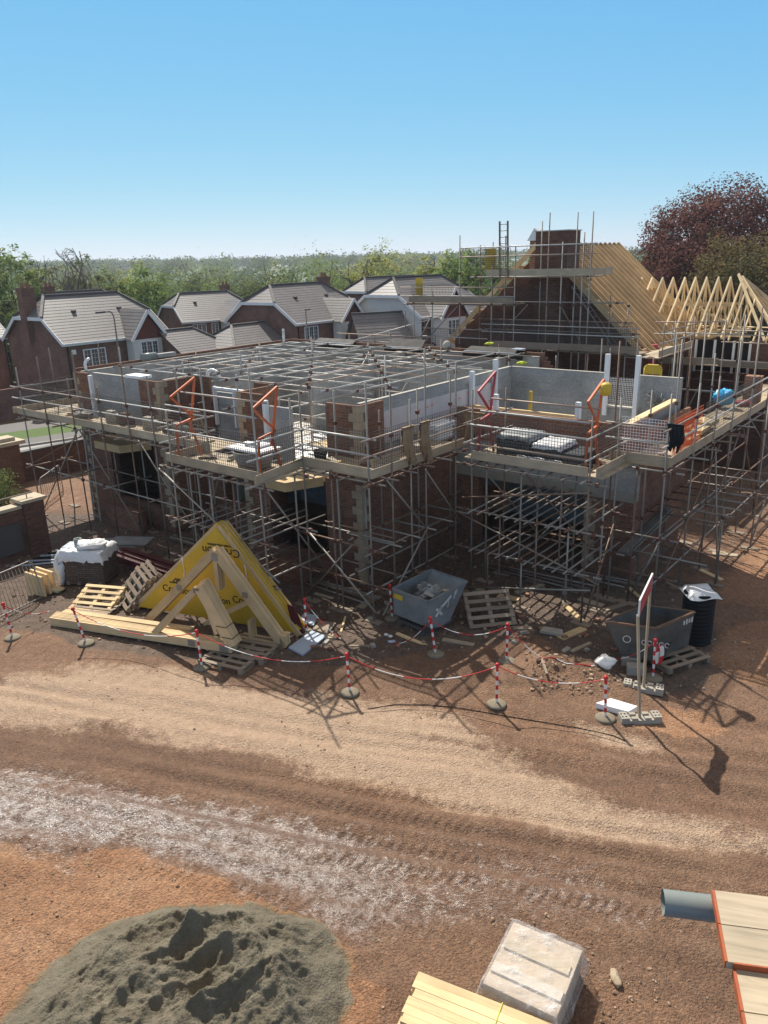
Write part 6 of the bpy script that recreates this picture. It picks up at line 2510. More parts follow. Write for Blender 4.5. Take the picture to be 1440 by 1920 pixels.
mb.tube(W(-14.8, 4.1, ZT + .2), W(-14.7, 4.7, ZT + .21), .15, 14)
tag(mb.build('drain_pipe', M['pipe']), 'fat grey pipe length lying on the left back wall', 'pipe')
mb = MB()
mb.gbox(-14.88, -14.6, 4.75, 5.6, ZT + .125, ZT + .27)
tag(mb.build('block_stack', M['block']), 'pair of grey blocks on the left back wall beside the fat pipe', 'block')


def bent_pipe(p, d, h, r_, label):
    mb = MB()
    pts = [p, p + ZV * h * .6, p + ZV * h * .85 + d * .06, p + ZV * h + d * .2]
    mb.path(pts, r_, 8)
    return tag(mb.build('bent_pipe', M['white']), label, 'pipe')


bent_pipe(W(-14.8, 1.7, ZT), GV, .42, .055, 'white bent pipe standing on the left corner of the shell wall')
bent_pipe(W(-14.6, 11.6, ZT), GV * -1 + GU, .65, .06, 'white bent pipe standing near the far back corner of the shell wall')
mb = MB()
pts = [W(-9.2 + .3 * math.cos(a), 3.0, ZT + .0 + .22 * math.sin(a)) for a in np.linspace(0, math.pi, 9)]
mb.path(pts, .06, 8)
tag(mb.build('bent_pipe', M['white']), 'white hooped pipe on the recessed front wall between the piers', 'pipe')
mb = MB()
mb.tube(W(-6.1, 12.28, ZT - .9), W(-6.1, 12.28, ZT + .14), .05, 10)
mb.lathe(W(-6.1, 12.35, ZT + .12), [(0, 0), (.16, 0), (.18, .14), (.1, .26), (0, .3)], 12)
tag(mb.build('vent_cowl', M['coping']), 'pale rounded cowl on the back wall between the black trays', 'cowl')
for k, (u0, u1) in enumerate(((-13.2, -10.8), (-9.0, -7.1), (-5.1, -2.5))):
    ct = thing('cavity_tray', W((u0 + u1) / 2, 12.2, ZT + .15), ('left', 'middle', 'right')[k] + ('most' if k != 1 else '') + ' black tray of the three lying along the back wall top', 'tray')
    mb = MB()
    hgt = .06 if k != 1 else .2
    mb.prism([W(u0, 12.0, ZT + .06), W(u1, 12.0, ZT + .06), W(u1 - .1, 12.42, ZT + .16 + hgt), W(u0 + .1, 12.42, ZT + .16 + hgt)], ZV * .03)
    mb.gbox(u0, u1, 11.95, 12.0, ZT - .12, ZT + .09)
    mb.build('tray', M['black'], ct)
    mb = MB()
    mb.gbox(u0 + .05, u1 - .05, 11.93, 11.99, ZT + .091, ZT + .112)
    mb.build('edge_strip', M['blueboard'], ct)
mb = MB()
mb.cbox(W(-2.75, 12.1, ZT + .27), GU * .4, GV * .4, ZV * .02)
tag(mb.build('tray_end', M['blueboard']), 'pale sheet on the right end of the rightmost black tray', 'sheet')
for k, (u, v, z) in enumerate(((-4.9, 13.6, 5.35), (-2.2, 11.4, ZT - .2))):
    tag(crumple(W(u, v, z), .2, .15, .06, 40 + k).build('hi_vis_cloth', basic('lime cloth %d' % k, (.55, .65, .05), .8)), 'lime yellow cloth ' + ('lying behind the rightmost black tray' if k == 0 else 'on the wall just below the rightmost black tray'), 'cloth')
tag(crumple(W(-10.2, 14.1, 4.1), .45, .3, .28, 44).build('rubble_sack', M['white']), 'pale heap of sacks on the low scaffold behind the back wall', 'sack')
for k, (u, v) in enumerate(((-8.6, 11.0), (-4.0, 11.2))):
    mb = MB()
    for q in range(6):
        mb.cbox(W(u, v, Z1 + .25 + .1 * q), GU * 1.3, GV * .8, ZV * .07)
    tag(mb.build('timber_pack', M['pine']), ('left' if k == 0 else 'right') + ' yellowish timber pack by the far back wall of the shell', 'timber')
for k, (u, v) in enumerate(((-11.0, 11.5), (-8.2, 11.55), (-6.6, 11.5), (-3.5, 11.6))):
    mb = MB()
    mb.gbox(u, u + .28, v, v + .45, Z1, ZT - .05)
    tag(mb.build('block_pier', M['coping']), 'pale block pier standing against the inside of the back wall', 'pier', 'pale piers at the back wall')
# small orange netting
S_ = MB()
for k in range(14):
    a = 5.2 + k * .11
    S_.beam(W(5.44, a, 4.0), W(5.44, a + .25, 4.85), .008, .03, GV)
    S_.beam(W(5.43, a + .25, 4.0), W(5.43, a, 4.85), .008, .03, GV)
tag(S_.build('safety_netting', M['netting']), 'orange safety netting sagging along the right side rail near the corner', 'netting')
# timber and waste heap at the far right edge
for k in range(9):
    mb = MB()
    a = W(7.2 + RNG.uniform(-.3, .5), 12.5 + .3 * k, .08 + .08 * (k % 4))
    mb.beam(a, a + GU * RNG.uniform(1, 2.2) + GV * RNG.uniform(-.5, .5), .12, .05)
    tag(mb.build('waste_board', M['pine']), 'waste board in the timber heap beyond the right side deck', 'board', 'waste boards beyond the right deck')

# ------------------------------------------------------------------ foreground
# sand heap
def heap():
    c = np.array([-2.35, 7.05])
    n = 260
    a = np.linspace(-2.9, 2.6, n)
    b = np.linspace(-2.2, 2.0, n)
    A, B = np.meshgrid(a, b)
    x, y = c[0] + A, c[1] + B
    wx = A + .22 * fbm(x, y, 1.1, 3, 71)
    wy = B + .18 * fbm(x, y, 1.1, 3, 72)
    r = np.sqrt((np.where(wx < 0, wx / 2.45, wx / 1.72)) ** 2 + (wy / 1.62) ** 2)
    h = .92 * np.clip(1 - r, 0, 1) ** .85 + .02 * np.clip(1.14 - r, 0, .14) / .14
    top = sstep(1.0, .55, r)
    h = np.minimum(h, .56 + .14 * fbm(x, y, .7, 2, 70))
    ca_, sa_ = math.cos(R(38)), math.sin(R(38))
    al, ac = A * ca_ + B * sa_, -A * sa_ + B * ca_
    ac = ac + .18 * fbm(x, y, 1.4, 3, 79)
    def ridged(p_, q_, sc, sd_):
        t_, a_, o_ = 0., 1., 0.
        for k_ in range(4):
            t_ = t_ + a_ * (1 - np.abs(vnoise(p_ * sc, q_ * sc * 2.1, sd_ + k_) * 2)) ** 2
            o_ += a_
            a_ *= .36
            sc *= 2.1
        return t_ / o_
    h = h + top * (.40 * (ridged(al, ac, .95, 75) - .45) + .075 * fbm(x, y, 7, 3, 74, .6)) + .02 * fbm(x, y, 13, 3, 76, .6) * (r < 1.2)
    h = h + top * .05 * np.clip(fbm(x, y, 4.5, 2, 77), .1, 1)
    for px, py, rr, am in ((-1.75, 8.0, .30, .16), (-1.1, 7.75, .35, -.10), (-2.6, 7.75, .3, .12)):
        q = ((x - px) ** 2 + (y - py) ** 2) / rr ** 2
        h = h + am * np.exp(-q * 2) * (1 + .5 * fbm(x, y, 5, 2, 78))
    z = site_h(x, y) + h - .06 * sstep(1.02, 1.16, r)
    v_ = np.stack([x, y, z], -1).reshape(-1, 3)
    id_ = np.arange(n * n).reshape(n, n)
    q = np.stack([id_[:-1, :-1], id_[:-1, 1:], id_[1:, 1:], id_[1:, :-1]], -1).reshape(-1, 4)
    keep = (r < 1.16)
    km = keep[:-1, :-1].ravel()
    e_ = np.clip((1.12 - r) / .17, 0, 1).reshape(-1)
    return npmesh('sand_heap', v_, q[km], M['sand'], True, {'mix': ('POINT', np.stack([e_, e_, e_, np.ones_like(e_)], -1))})


t = NT('grey building sand')
v = t.coord('Object')
n2, n3 = t.noise(v, 3, 6, .6), t.noise(v, 40, 5, .75)
vo = t.n('ShaderNodeTexVoronoi', Scale=30.0)
t.l(v, vo.inputs['Vector'])
c = t.ramp(n2, [(.3, (.125, .108, .077)), (.7, (.205, .182, .137))])
c = t.mix(.5, c, t.mix(1.0, c, t.ramp(n3, [(.3, (.6, .6, .6)), (.7, (1.35, 1.35, 1.3))]), 'MULTIPLY'))
t.bump(t.math('ADD', n3, t.math('MULTIPLY', vo.outputs['Distance'], -.6)), .9, .03)
am = t.t.nodes.new('ShaderNodeAttribute')
am.attribute_name = 'mix'
c = t.mix(t.ramp(t.math('ADD', am.outputs['Fac'], t.math('ADD', t.math('MULTIPLY', t.math('SUBTRACT', n3, .5), 1.6), t.math('MULTIPLY', t.math('SUBTRACT', n2, .5), 1.2))), [(.3, (0, 0, 0)), (.6, (1, 1, 1))]), t.ramp(n2, [(.25, (.24, .125, .06)), (.75, (.36, .21, .11))]), c)
M['sand'] = t.set(Base_Color=c, Roughness=.93, Specular_IOR_Level=.2)
tag(heap(), 'grey green heap of damp building sand in the near left corner', 'sand heap')

# timber stack at the bottom edge
ts0, ts1 = at(792, 1824, .42), at(1075, 1935, .42)
te = (ts1 - ts0)
te.z = 0
te.normalize()
tn = ZV.cross(te)
tend = at(738, 1945, .42) - ts0
tend.z = 0
tend = tend.normalized() * (.115 * 6 / max(.3, abs(tend.normalized().dot(tn))))
for k in range(6):
    for lv in range(3):
        mb = MB()
        a = ts0 - tn * (.115 * k + .055) - te * (.02 + .05 * (k % 2) + .02 * lv - .03 * RNG.rand()) + ZV * (-.075 * lv - .03 + .006 * RNG.rand())
        a = ts0 + tend * ((k + .5) / 6.0) + te * (RNG.uniform(-.05, .03) - .01 * lv) + ZV * (-.075 * lv - .03 + .006 * RNG.rand())
        mb.beam(a, a + te * 3.6, .11, .07)
        tag(mb.build('timber_length', M['pine']), 'pale sawn timber length in the strapped stack at the bottom edge of the view', 'timber', 'timber lengths stacked at the bottom edge')
mb = MB()
s0 = ts0 + te * 1.02
mb.path([s0 + ZV * .012 + tn * .01, s0 - tn * .7 + ZV * .012], .008, 5)
tag(mb.build('packing_strap', basic('yellow strap', (.6, .55, .12), .5)), 'thin yellow strap across the timber stack at the bottom edge', 'strap')
M['carton'] = basic('pale carton', (.50, .40, .30), .8, var=.2, scale=2)
M['cartonb'] = basic('white carton', (.55, .48, .40), .75, var=.2, scale=2)
# shrink wrapped pallet load
w0, w1, w2 = at(962, 1722, .5), at(1096, 1778, .5), at(895, 1838, .5)
wa, wb = (w1 - w0), (w2 - w0)
wa.z = wb.z = 0
wn = wa.normalized()
wm = (wb - wn * wb.dot(wn))
wm = wm.normalized()
wl_, wd_ = wa.length, wb.length
wc = (w0 + wn * wl_ * .5 + wm * wd_ * .5)
wc.z = gz(wc.x, wc.y)
wp = thing('wrapped_load', wc, 'pallet load of boxes under shiny clear stretch wrap beside the bottom timber stack', 'pallet load')
for k, (fa_, fb_, ha, hb2, mt) in enumerate(((.02, .98, .02, .98, 'carton'), (.06, .93, .30, .44, 'board'), (.04, .96, .66, .80, 'cartonb'))):
    mb = MB()
    mb.box(w0 * 1.0 - ZV * (w0.z - wc.z) + wn * wl_ * fa_ + wm * wd_ * ha + ZV * .12, wn * wl_ * (fb_ - fa_), wm * wd_ * (hb2 - ha), ZV * (.335 + (.03 if k else 0)))
    mb.build('box', M[mt], wp, bevel=.012)
t = NT('stretch wrap')
v = t.coord('Object')
n1_, n2_ = t.noise(v, 3.2, 6, .65), t.noise(t.coord('Object', (1, 3.2, 1)), 5, 6, .7)
tr = t.t.nodes.new('ShaderNodeBsdfTransparent')
ms = t.t.nodes.new('ShaderNodeMixShader')
fac = t.ramp(t.math('ADD', t.math('MULTIPLY', n1_, .6), t.math('MULTIPLY', n2_, .5)), [(.42, (.10,) * 3), (.58, (.26,) * 3), (.70, (.7,) * 3)])
t.l(fac, ms.inputs[0])
t.l(tr.outputs[0], ms.inputs[1])
t.bump(t.math('ADD', n1_, t.math('MULTIPLY', n2_, .6)), 1.0, .08)
t.set(Base_Color=(.8, .79, .78), Roughness=.14, Specular_IOR_Level=.8)
t.l(t.bsdf.outputs[0], ms.inputs[2])
t.l(ms.outputs[0], t.out.inputs['Surface'])
M['stretch'] = t.m
drape(wc, wn, -wm, wl_, wd_, .50, 51, .40, 'stretch', 'stretch_wrap', wp, 34, .022)
mb = MB()
for f in (.06, .5, .9):
    mb.cbox(wc + wn * wl_ * (f - .5) + ZV * .06, wn * .12, wm * (wd_ + .02), ZV * .1)
mb.build('bearer', M['board'], wp)
mb = MB()
a = at(915, 1855, .3)
mb.beam(a - ZV * .05, a + ZV * .06 - wn * .1, .05, .02)
tag(mb.build('metal_bracket', M['steel']), 'small bright metal bracket poking out between the wrapped load and the timber stack', 'bracket')
tag(crumple(G(1154, 1837), .06, .13, .035, 61, 14).build('work_glove', M['quoin']), 'pale knotted rag or glove lying on the brown soil right of the wrapped load', 'rag')
# scaffold deck corner and pipe below the viewer
BZ = 5.8
nb = thing('near_platform', at(1440, 1800, BZ), 'pale scaffold boards with orange edged ends at the lower right corner', 'platform')
q0 = at(1337, 1668, BZ)
rgt = at(1437, 1680, BZ) - q0
fwd = at(1362, 1804, BZ) - q0        # towards the viewer
rgt.z = fwd.z = 0
rgt.normalize()
wb_ = fwd.length / 2
fwd.normalize()
for k in range(6):
    mb = MB()
    off_ = rgt * (.035 if k >= 2 else 0) - ZV * (.03 if k >= 2 else 0)
    a = q0 + fwd * (wb_ * k + .003) + off_
    b = q0 + fwd * (wb_ * (k + 1) - .003) + off_
    mb.prism([a, a + rgt * 3, b + rgt * 3, b], ZV * -.038)
    for i, f_ in enumerate(mb.f):
        pts_ = [mb.v[q_] for q_ in f_]
        mb.uv[i] = [((p_ - q0).dot(rgt) + k * 5, (p_ - q0).dot(fwd) + p_.z) for p_ in pts_]
    ob = mb.build('board', M['board'], nb)
    mb = MB()
    mb.prism([a - rgt * .006, a + rgt * .006, b + rgt * .006, b - rgt * .006], ZV * .003)
    mb.prism([a - rgt * .006, a - rgt * .001, b - rgt * .001, b - rgt * .006], ZV * -.04)
    mb.build('end_band', M['band'], ob)
mb = MB()
mb.beam(q0 + fwd * (wb_ * 2 + .001) + rgt * .03 - ZV * .02, q0 + fwd * (wb_ * 2 + .001) + rgt * 3 - ZV * .02, .008, .046)
mb.build('edge_band', M['band'], nb)
mb = MB()
pa = at(1243, 1692, BZ - .1)
mb.tube(pa, pa + rgt * 2.5, .063, 20, cap=False)
mb.tube(pa + rgt * .001, pa + rgt * 2.5, .056, 20, cap=False)
tag(mb.build('grey_pipe', M['pipe']), 'grey pipe end sticking out from under the boards at the lower right', 'pipe')
# the scaffold carrying that platform, below the frame edge
mb = MB()
for k in (1.2, 2.6):
    p = q0 + rgt * k + fwd * .5
    mb.tube(Vector((p.x, p.y, 0)), Vector((p.x, p.y, BZ - .05)), TR, 8)
    mb.tube(p - fwd * .6 - ZV * .06, p + fwd * 1.0 - ZV * .06, TR, 8)
mb.build('support_tube', M['steel'], nb)

# ------------------------------------------------------------------ loose stones
def stones(n, poly, smin, smax, seed):
    rs = np.random.RandomState(seed)
    P_ = np.array(poly)
    lo, hi = P_.min(0), P_.max(0)
    pts = []
    while len(pts) < n:
        q = lo + rs.rand(400, 2) * (hi - lo)
        q = q[sdf(q[:, 0], q[:, 1], poly) > 0]
        q = q[(q[:, 1] > 5.2) & (q[:, 1] < 26)]
        pts += list(q)
    return np.array(pts[:n]), smin + (smax - smin) * rs.rand(n) ** 3


ico = bmesh.new()
bmesh.ops.create_icosphere(ico, subdivisions=1, radius=1)
iv = np.array([v_.co[:] for v_ in ico.verts])
ifc = np.array([[v_.index for v_ in f_.verts] for f_ in ico.faces])
ico.free()
SV, SF = [], []
off = 0
rs = np.random.RandomState(5)
for poly, n, a, b, sd_ in ((ORANGE, 900, .005, .022, 1), (DARK, 3000, .008, .05, 2), (MUD2, 200, .006, .03, 3), (TAN1, 200, .006, .025, 4), (SANDY, 200, .01, .05, 6), (gpoly([(980, 1225), (1110, 1240), (1200, 1300), (1000, 1310)]), 500, .008, .045, 7)):
    pts, sz = stones(n, poly, a, b, sd_)
    zz = site_h(pts[:, 0], pts[:, 1]) + far_h(pts[:, 0], pts[:, 1])
    for (x, y), s_, z in zip(pts, sz, zz):
        v_ = iv * (s_ * (.7 + .6 * rs.rand(1, 3))) * (1 + .25 * rs.randn(len(iv), 1))
        SV.append(v_ + np.array([x, y, z + s_ * .25]))
        SF.append(ifc + off)
        off += len(iv)
M['stone'] = basic('loose stone', (.36, .25, .17), .9, var=.45, scale=1.5)
tag(npmesh('stones', np.concatenate(SV), np.concatenate(SF), M['stone'], False), kind='stuff', label='small stones and crumbs scattered over the bare soil', cat='stones')

mb = MB()
for k in range(16):
    mb.gbox(1.92 + .05 * k, 1.928 + .05 * k, 9.53, 9.54, 4.25, 5.1)
for k in range(14):
    mb.gbox(1.9, 2.7, 9.522, 9.53, 4.27 + .06 * k, 4.278 + .06 * k)
tag(mb.build('mesh_guard', M['white']), 'white wire mesh panel filling the gap in the wing back wall', 'mesh panel')

# small site clutter
OFF = [(300, 1050), (350, 1080), (560, 1080), (600, 1120), (640, 1140), (660, 1110), (700, 1130), (730, 1150), (850, 1130), (880, 1120), (920, 1110), (960, 1125), (1000, 1110), (1050, 1130), (1080, 1150),
       (1110, 1120), (1150, 1130), (1180, 1110), (1250, 1090), (1285, 1120), (1330, 1070), (1360, 1040), (690, 1215), (770, 1205), (850, 1205), (990, 1175), (1070, 1190), (1095, 1210), (1010, 1240), (640, 1175), (620, 1195), (230, 1060), (120, 1165), (60, 1100)]
for k, (x, y) in enumerate(OFF):
    c = G(x + RNG.uniform(-12, 12), y + RNG.uniform(-8, 8), .02)
    a = RNG.uniform(0, 3.14)
    d = Vector((math.cos(a), math.sin(a), RNG.uniform(-.04, .06)))
    mb = MB()
    mb.beam(c - d * RNG.uniform(.15, .55), c + d * RNG.uniform(.15, .55), RNG.choice([.05, .1, .15, .225]), .035)
    tag(mb.build('timber_offcut', M[('board', 'board_old', 'pine')[k % 3]]), 'timber offcut lying on the shaded soil around the scaffold feet', 'offcut', 'timber offcuts on the soil')
for k in range(46):
    x, y = ((560 + 740 * RNG.rand(), 1090 + 130 * RNG.rand()) if k < 34 else (960 + 200 * RNG.rand(), 1180 + 70 * RNG.rand()))
    c = G(x, y, .03)
    a = RNG.uniform(0, 3.14)
    e1_, e2_ = Vector((math.cos(a), math.sin(a), RNG.uniform(-.2, .2))), Vector((-math.sin(a), math.cos(a), RNG.uniform(-.2, .2)))
    mb = MB()
    mb.cbox(c, e1_ * RNG.uniform(.1, .22), e2_ * RNG.uniform(.07, .12), ZV * .065)
    tag(mb.build('broken_brick', M[('brick_orange', 'concrete', 'brick_dark')[k % 3]], bevel=.008), 'broken brick or block lying on the shaded soil before the scaffold', 'brick', 'broken bricks on the soil')
DK = [(-14.2, .5), (-12.6, .3), (-10.5, .4), (-7.6, .4), (-6.5, .3), (-4.9, -.9), (-4.3, -.6), (-2.6, -1.2), (-1.6, .5), (-.8, .8), (-.5, 1.6), (-.7, 3.4), (1.3, 4.3), (3.9, 4.2), (4.6, 5.0), (5.0, 5.6), (4.7, 6.6), (5.1, 8.9), (4.8, 10.2), (5.2, 11.2)]
for k, (u, v) in enumerate(DK):
    mb = MB()
    a = RNG.uniform(-.6, .6) + (0 if k % 2 else 1.57)
    d = GU * math.cos(a) + GV * math.sin(a)
    c = W(u, v, DZ + .035)
    mb.beam(c - d * RNG.uniform(.1, .4), c + d * RNG.uniform(.1, .4), RNG.choice([.05, .1, .2]), .05)
    if k % 3 == 0:
        mb.beam(c + ZV * .05 - d * .1, c + ZV * .05 + d * .11, .1, .065)
    tag(mb.build('deck_offcut', M[('pine', 'brick_dark', 'concrete', 'board_old')[k % 4]]), 'offcut or brick left lying on the scaffold deck boards', 'offcut', 'offcuts left on the scaffold decks')
for k, (u, v, z, l) in enumerate(((-7.5, 1.0, .1, 3.2), (-3.5, .6, .1, 3.0), (.3, 4.6, .08, 3.4), (1.8, 5.4, .08, 2.6), (-9.5, .7, .1, 2.5))):
    for q in range(4):
        mb = MB()
        a = W(u, v + .07 * q, gz(*W(u, v)[:2]) + z + .03 * (q % 2))
        mb.tube(a, a + GU * l + GV * RNG.uniform(-.2, .2) + ZV * .05, TR, 7)
        tag(mb.build('scaffold_tube', M['steel']), 'loose scaffold tube lying on the ground under the decks', 'tube', 'loose tubes on the ground under the decks')
# ------------------------------------------------------------------ trees
def tube_np(p0, p1, r0, r1, n):
    d = p1 - p0
    L = np.linalg.norm(d)
    d = d / (L + 1e-9)
    a = np.cross(d, [0.3, .2, 1.0] if abs(d[2]) < .9 else [1.0, 0, 0])
    a /= np.linalg.norm(a)
    b = np.cross(d, a)
    t_ = np.arange(n) * 2 * math.pi / n
    ring = np.cos(t_)[:, None] * a + np.sin(t_)[:, None] * b
    return np.concatenate([p0 + ring * r0, p1 + ring * r1])


def leaf_quads(c, size, rs, flat=.0, out=None):
    n = len(c)
    nrm = rs.randn(n, 3)
    if out is not None:
        nrm = nrm * .42 + out
    nrm[:, 2] += flat
    nrm /= np.linalg.norm(nrm, axis=1)[:, None]
    a = np.cross(nrm, rs.randn(n, 3))
    a /= np.linalg.norm(a, axis=1)[:, None]
    b = np.cross(nrm, a)
    s_ = (size * (.6 + .8 * rs.rand(n)))[:, None]
    a, b = a * s_ * .5, b * s_ * .36
    v_ = np.stack([c - a - b * .4, c - b, c + a + b * .3, c + b], 1).reshape(-1, 3)
    q = np.arange(4 * n).reshape(n, 4)
    return v_, q


def tints(n, rs, lo=.65, hi=1.35, per=4):
    k = lo + (hi - lo) * rs.rand(n)
    c = np.stack([k * (.92 + .2 * rs.rand(n)), k, k * (.85 + .3 * rs.rand(n)), np.ones(n)], -1)
    return np.repeat(c, per, 0)


def tree(name, base, h, r, label, leaf='leaf_green', bark='bark', nleaf=5000, lsize=.28, seed=1, group=None, trunk=.3, bare=0., droop=0.0, cat='tree', sig=.09, zsq=.42, thick=1.0, nl=6, depth=3, tone=1.0):
    rs = np.random.RandomState(seed)
    t_ = thing(name, base, label, cat, group)
    base = np.zeros(3)
    segs, tips = [], []
    th = h * trunk
    r0 = (.018 * h + .05) * thick
    ctr = np.array([0, 0, h * (1 - zsq)])
    rad = np.array([r, r, h * zsq])

    def grow(p, d, L, rr, lev):
        n = (3, 2, 2, 2, 1)[lev]
        q = p
        for i in range(n):
            d = d + rs.randn(3) * (.10 + .10 * lev)
            d[2] += .05 - droop * lev * .06
            d /= np.linalg.norm(d)
            q2 = q + d * L / n
            e = (q2 - ctr) / rad
            m_ = np.linalg.norm(e)
            if m_ > 1.0 and lev:
                q2 = ctr + (q2 - ctr) / m_
            ra = rr * (1 - .38 * i / n)
            segs.append((q, q2, ra, rr * (1 - .38 * (i + 1) / n), 6 if lev == 0 else 4 if lev == 1 else 3))
            q = q2
            if lev >= 2:
                tips.append(q)
        if lev < depth:
            k = (nl, 5, 4, 3)[lev]
            for j in range(k):
                az = 2 * math.pi * (j + rs.rand() * .8) / k
                if lev == 0:
                    el = R(rs.uniform(15, 75))
                    nd = np.array([math.cos(az) * math.cos(el), math.sin(az) * math.cos(el), math.sin(el)])
                    st = p + (q - p) * rs.uniform(.6, 1.0)
                    ln = np.linalg.norm(rad * nd) * rs.uniform(.65, .95)
                else:
                    nd = d + rs.randn(3) * .75
                    nd[2] += .12
                    nd /= np.linalg.norm(nd)
                    st = p + (q - p) * rs.uniform(.35, 1.0)
                    ln = L * rs.uniform(.45, .75)
                grow(st, nd, ln, rr * (.55 if lev == 0 else .5), lev + 1)
    grow(base, np.array([0, 0, 1.0]), th, r0, 0)
    for lv in range(2):
        grow(np.array([0, 0, th * .9]), np.array([rs.randn() * .15, rs.randn() * .15, 1.0]), h * .5, r0 * .6, 1)
    V_, F_ = [], []
    o = 0
    minr = .021 * h / 10
    for p0, p1, a, b, n in segs:
        v_ = tube_np(p0, p1, max(a, minr), max(b, minr * .8), n)
        V_.append(v_)
        k = np.arange(n)
        F_.append(np.stack([k, (k + 1) % n, (k + 1) % n + n, k + n], 1) + o)
        o += 2 * n
    tr = npmesh('trunk', np.concatenate(V_), np.concatenate(F_), M[bark], True, None, t_)
    if bare < 1:
        T = np.array(tips)
        nc = max(12, nleaf // 45)
        u = rs.randn(nc, 3)
        u /= np.linalg.norm(u, axis=1)[:, None]
        lob = 1 + .16 * np.sin(u[:, 0] * 4.3 + seed) * np.sin(u[:, 2] * 3.7 + seed * 2) + .10 * np.sin(u[:, 1] * 7.1 + seed) * np.sin(u[:, 2] * 8 + seed)
        shell = ctr + u * (lob * (.45 + .53 * rs.rand(nc) ** .5))[:, None] * rad
        Q = np.concatenate([T[rs.randint(0, len(T), nc // 2)], shell])
        idx_ = rs.randint(0, len(Q), nleaf)
        s_ = np.array([r, r, r * .7]) * sig
        c = Q[idx_] + np.clip(rs.randn(nleaf, 3), -1.6, 1.6) * s_
        keep = np.ones(len(c), bool)
        if bare:
            keep = (vnoise(c[:, 0] * 2.2 / r + 5, c[:, 2] * 2.2 / r, seed) + .5) > bare
        c = c[keep]
        c[:, 2] = np.maximum(c[:, 2], .15)
        clump = tints(len(Q), rs, .7, 1.25, 1)[idx_[keep]]
        ou = (c - ctr * np.array([1, 1, .8])) / rad + .7 * (c - Q[idx_[keep]]) / (s_ + 1e-6) * .5
        ou /= np.linalg.norm(ou, axis=1)[:, None] + 1e-6
        v_, q = leaf_quads(c, np.full(len(c), lsize), rs, .2, ou)
        tn_ = tints(len(c), rs, .82, 1.2)
        tn_ = tn_ * np.repeat(clump, 4, 0)
        tn_[:, :3] *= tone
        npmesh('crown', v_, q, M[leaf], False, {'tint': ('POINT', tn_)}, t_)
    return t_


def tree_at(name, px, top, dist, rpx, label, **kw):
    p = far(px, top, dist)
    z = hz(p)
    return tree(name, Vector((p.x, p.y, z)), p.z - z, rpx * dist / 1380., label, **kw)


# left edge group
tree_at('oak_tree', 15, 448, 84, 55, 'tree in young leaf at the far left edge with gaps showing its limbs', leaf='leaf_green', seed=3, nleaf=7500, lsize=.3, tone=1.4, bare=.14, trunk=.25)
tree_at('bare_tree', 68, 466, 90, 36, 'nearly leafless tree between the far left green tree and the wide bare one', leaf='leaf_yellow', bark='bark_pale', seed=14, nleaf=1500, lsize=.24, depth=4, bare=.45, trunk=.3)
tree_at('bare_tree', 116, 452, 84, 52, 'widest leafless tree with dense grey twigs above the nearest left house', bark='bark_pale', seed=5, bare=1, trunk=.28, nl=8, depth=4)
tree_at('bare_tree', 150, 474, 86, 40, 'slimmer leafless tree right of the widest one', bark='bark_pale', leaf='leaf_far', seed=16, bare=.5, depth=4, nleaf=1200, trunk=.3, lsize=.25)
tree_at('bare_tree', 195, 497, 90, 34, 'low half leafed tree just left of the round green tree', leaf='leaf_far', seed=7, nleaf=3000, lsize=.3, bare=.3)
tree_at('round_tree', 262, 500, 90, 52, 'dense round green tree behind the nearest left house ridge', leaf='leaf_green', seed=8, nleaf=11000, lsize=.32, sig=.10, tone=1.5, trunk=.2, zsq=.46)
tree_at('round_tree', 232, 512, 96, 34, 'smaller yellow green tree touching the left side of the dense round one', leaf='leaf_yellow', seed=9, nleaf=5200, lsize=.3, sig=.11, tone=1.35, trunk=.2, zsq=.46)
tree_at('spreading_tree', 706, 466, 92, 76, 'spreading yellow green tree with visible limbs above the centre house chimney', leaf='leaf_yellow', seed=10, nleaf=9000, lsize=.28, trunk=.22, tone=1.5, bare=.12, zsq=.45)
tree_at('green_tree', 800, 478, 96, 40, 'green tree right of the spreading yellow green one', leaf='leaf_yellow', seed=31, nleaf=7000, lsize=.3, sig=.10, tone=1.4, zsq=.46)
tree_at('green_tree', 845, 466, 92, 44, 'tall fresh green tree in the middle of the right hand row', leaf='leaf_green', seed=12, nleaf=10000, lsize=.3, sig=.10, tone=1.5, zsq=.47)
tree_at('green_tree', 903, 465, 88, 46, 'dense green tree just left of the ladder and chimney scaffold', leaf='leaf_green', seed=13, nleaf=11000, lsize=.3, sig=.10, tone=1.5, zsq=.47)
for k, (px, top, d, rp) in enumerate(((365, 528, 118, 34), (415, 532, 112, 40), (470, 522, 120, 42), (520, 518, 125, 40), (565, 528, 116, 40), (610, 532, 112, 36), (300, 545, 100, 28), (445, 548, 104, 34), (640, 520, 118, 34))):
    tree_at('scrub_tree', px, top, d, rp, 'soft green scrub tree in the belt directly behind the house roofs', leaf='leaf_far', seed=40 + k, nleaf=10000, lsize=.27, sig=.11, trunk=.15, zsq=.5, tone=(.8, 1.1, .7, 1.25, .9)[k % 5], group='scrub trees behind the houses')
tree_at('scrub_tree', 14, 560, 76, 30, 'low dark tree filling the gap at the left end of the nearest left house', leaf='leaf_far', seed=58, nleaf=5000, lsize=.28, sig=.12, trunk=.12, zsq=.5, tone=.7)
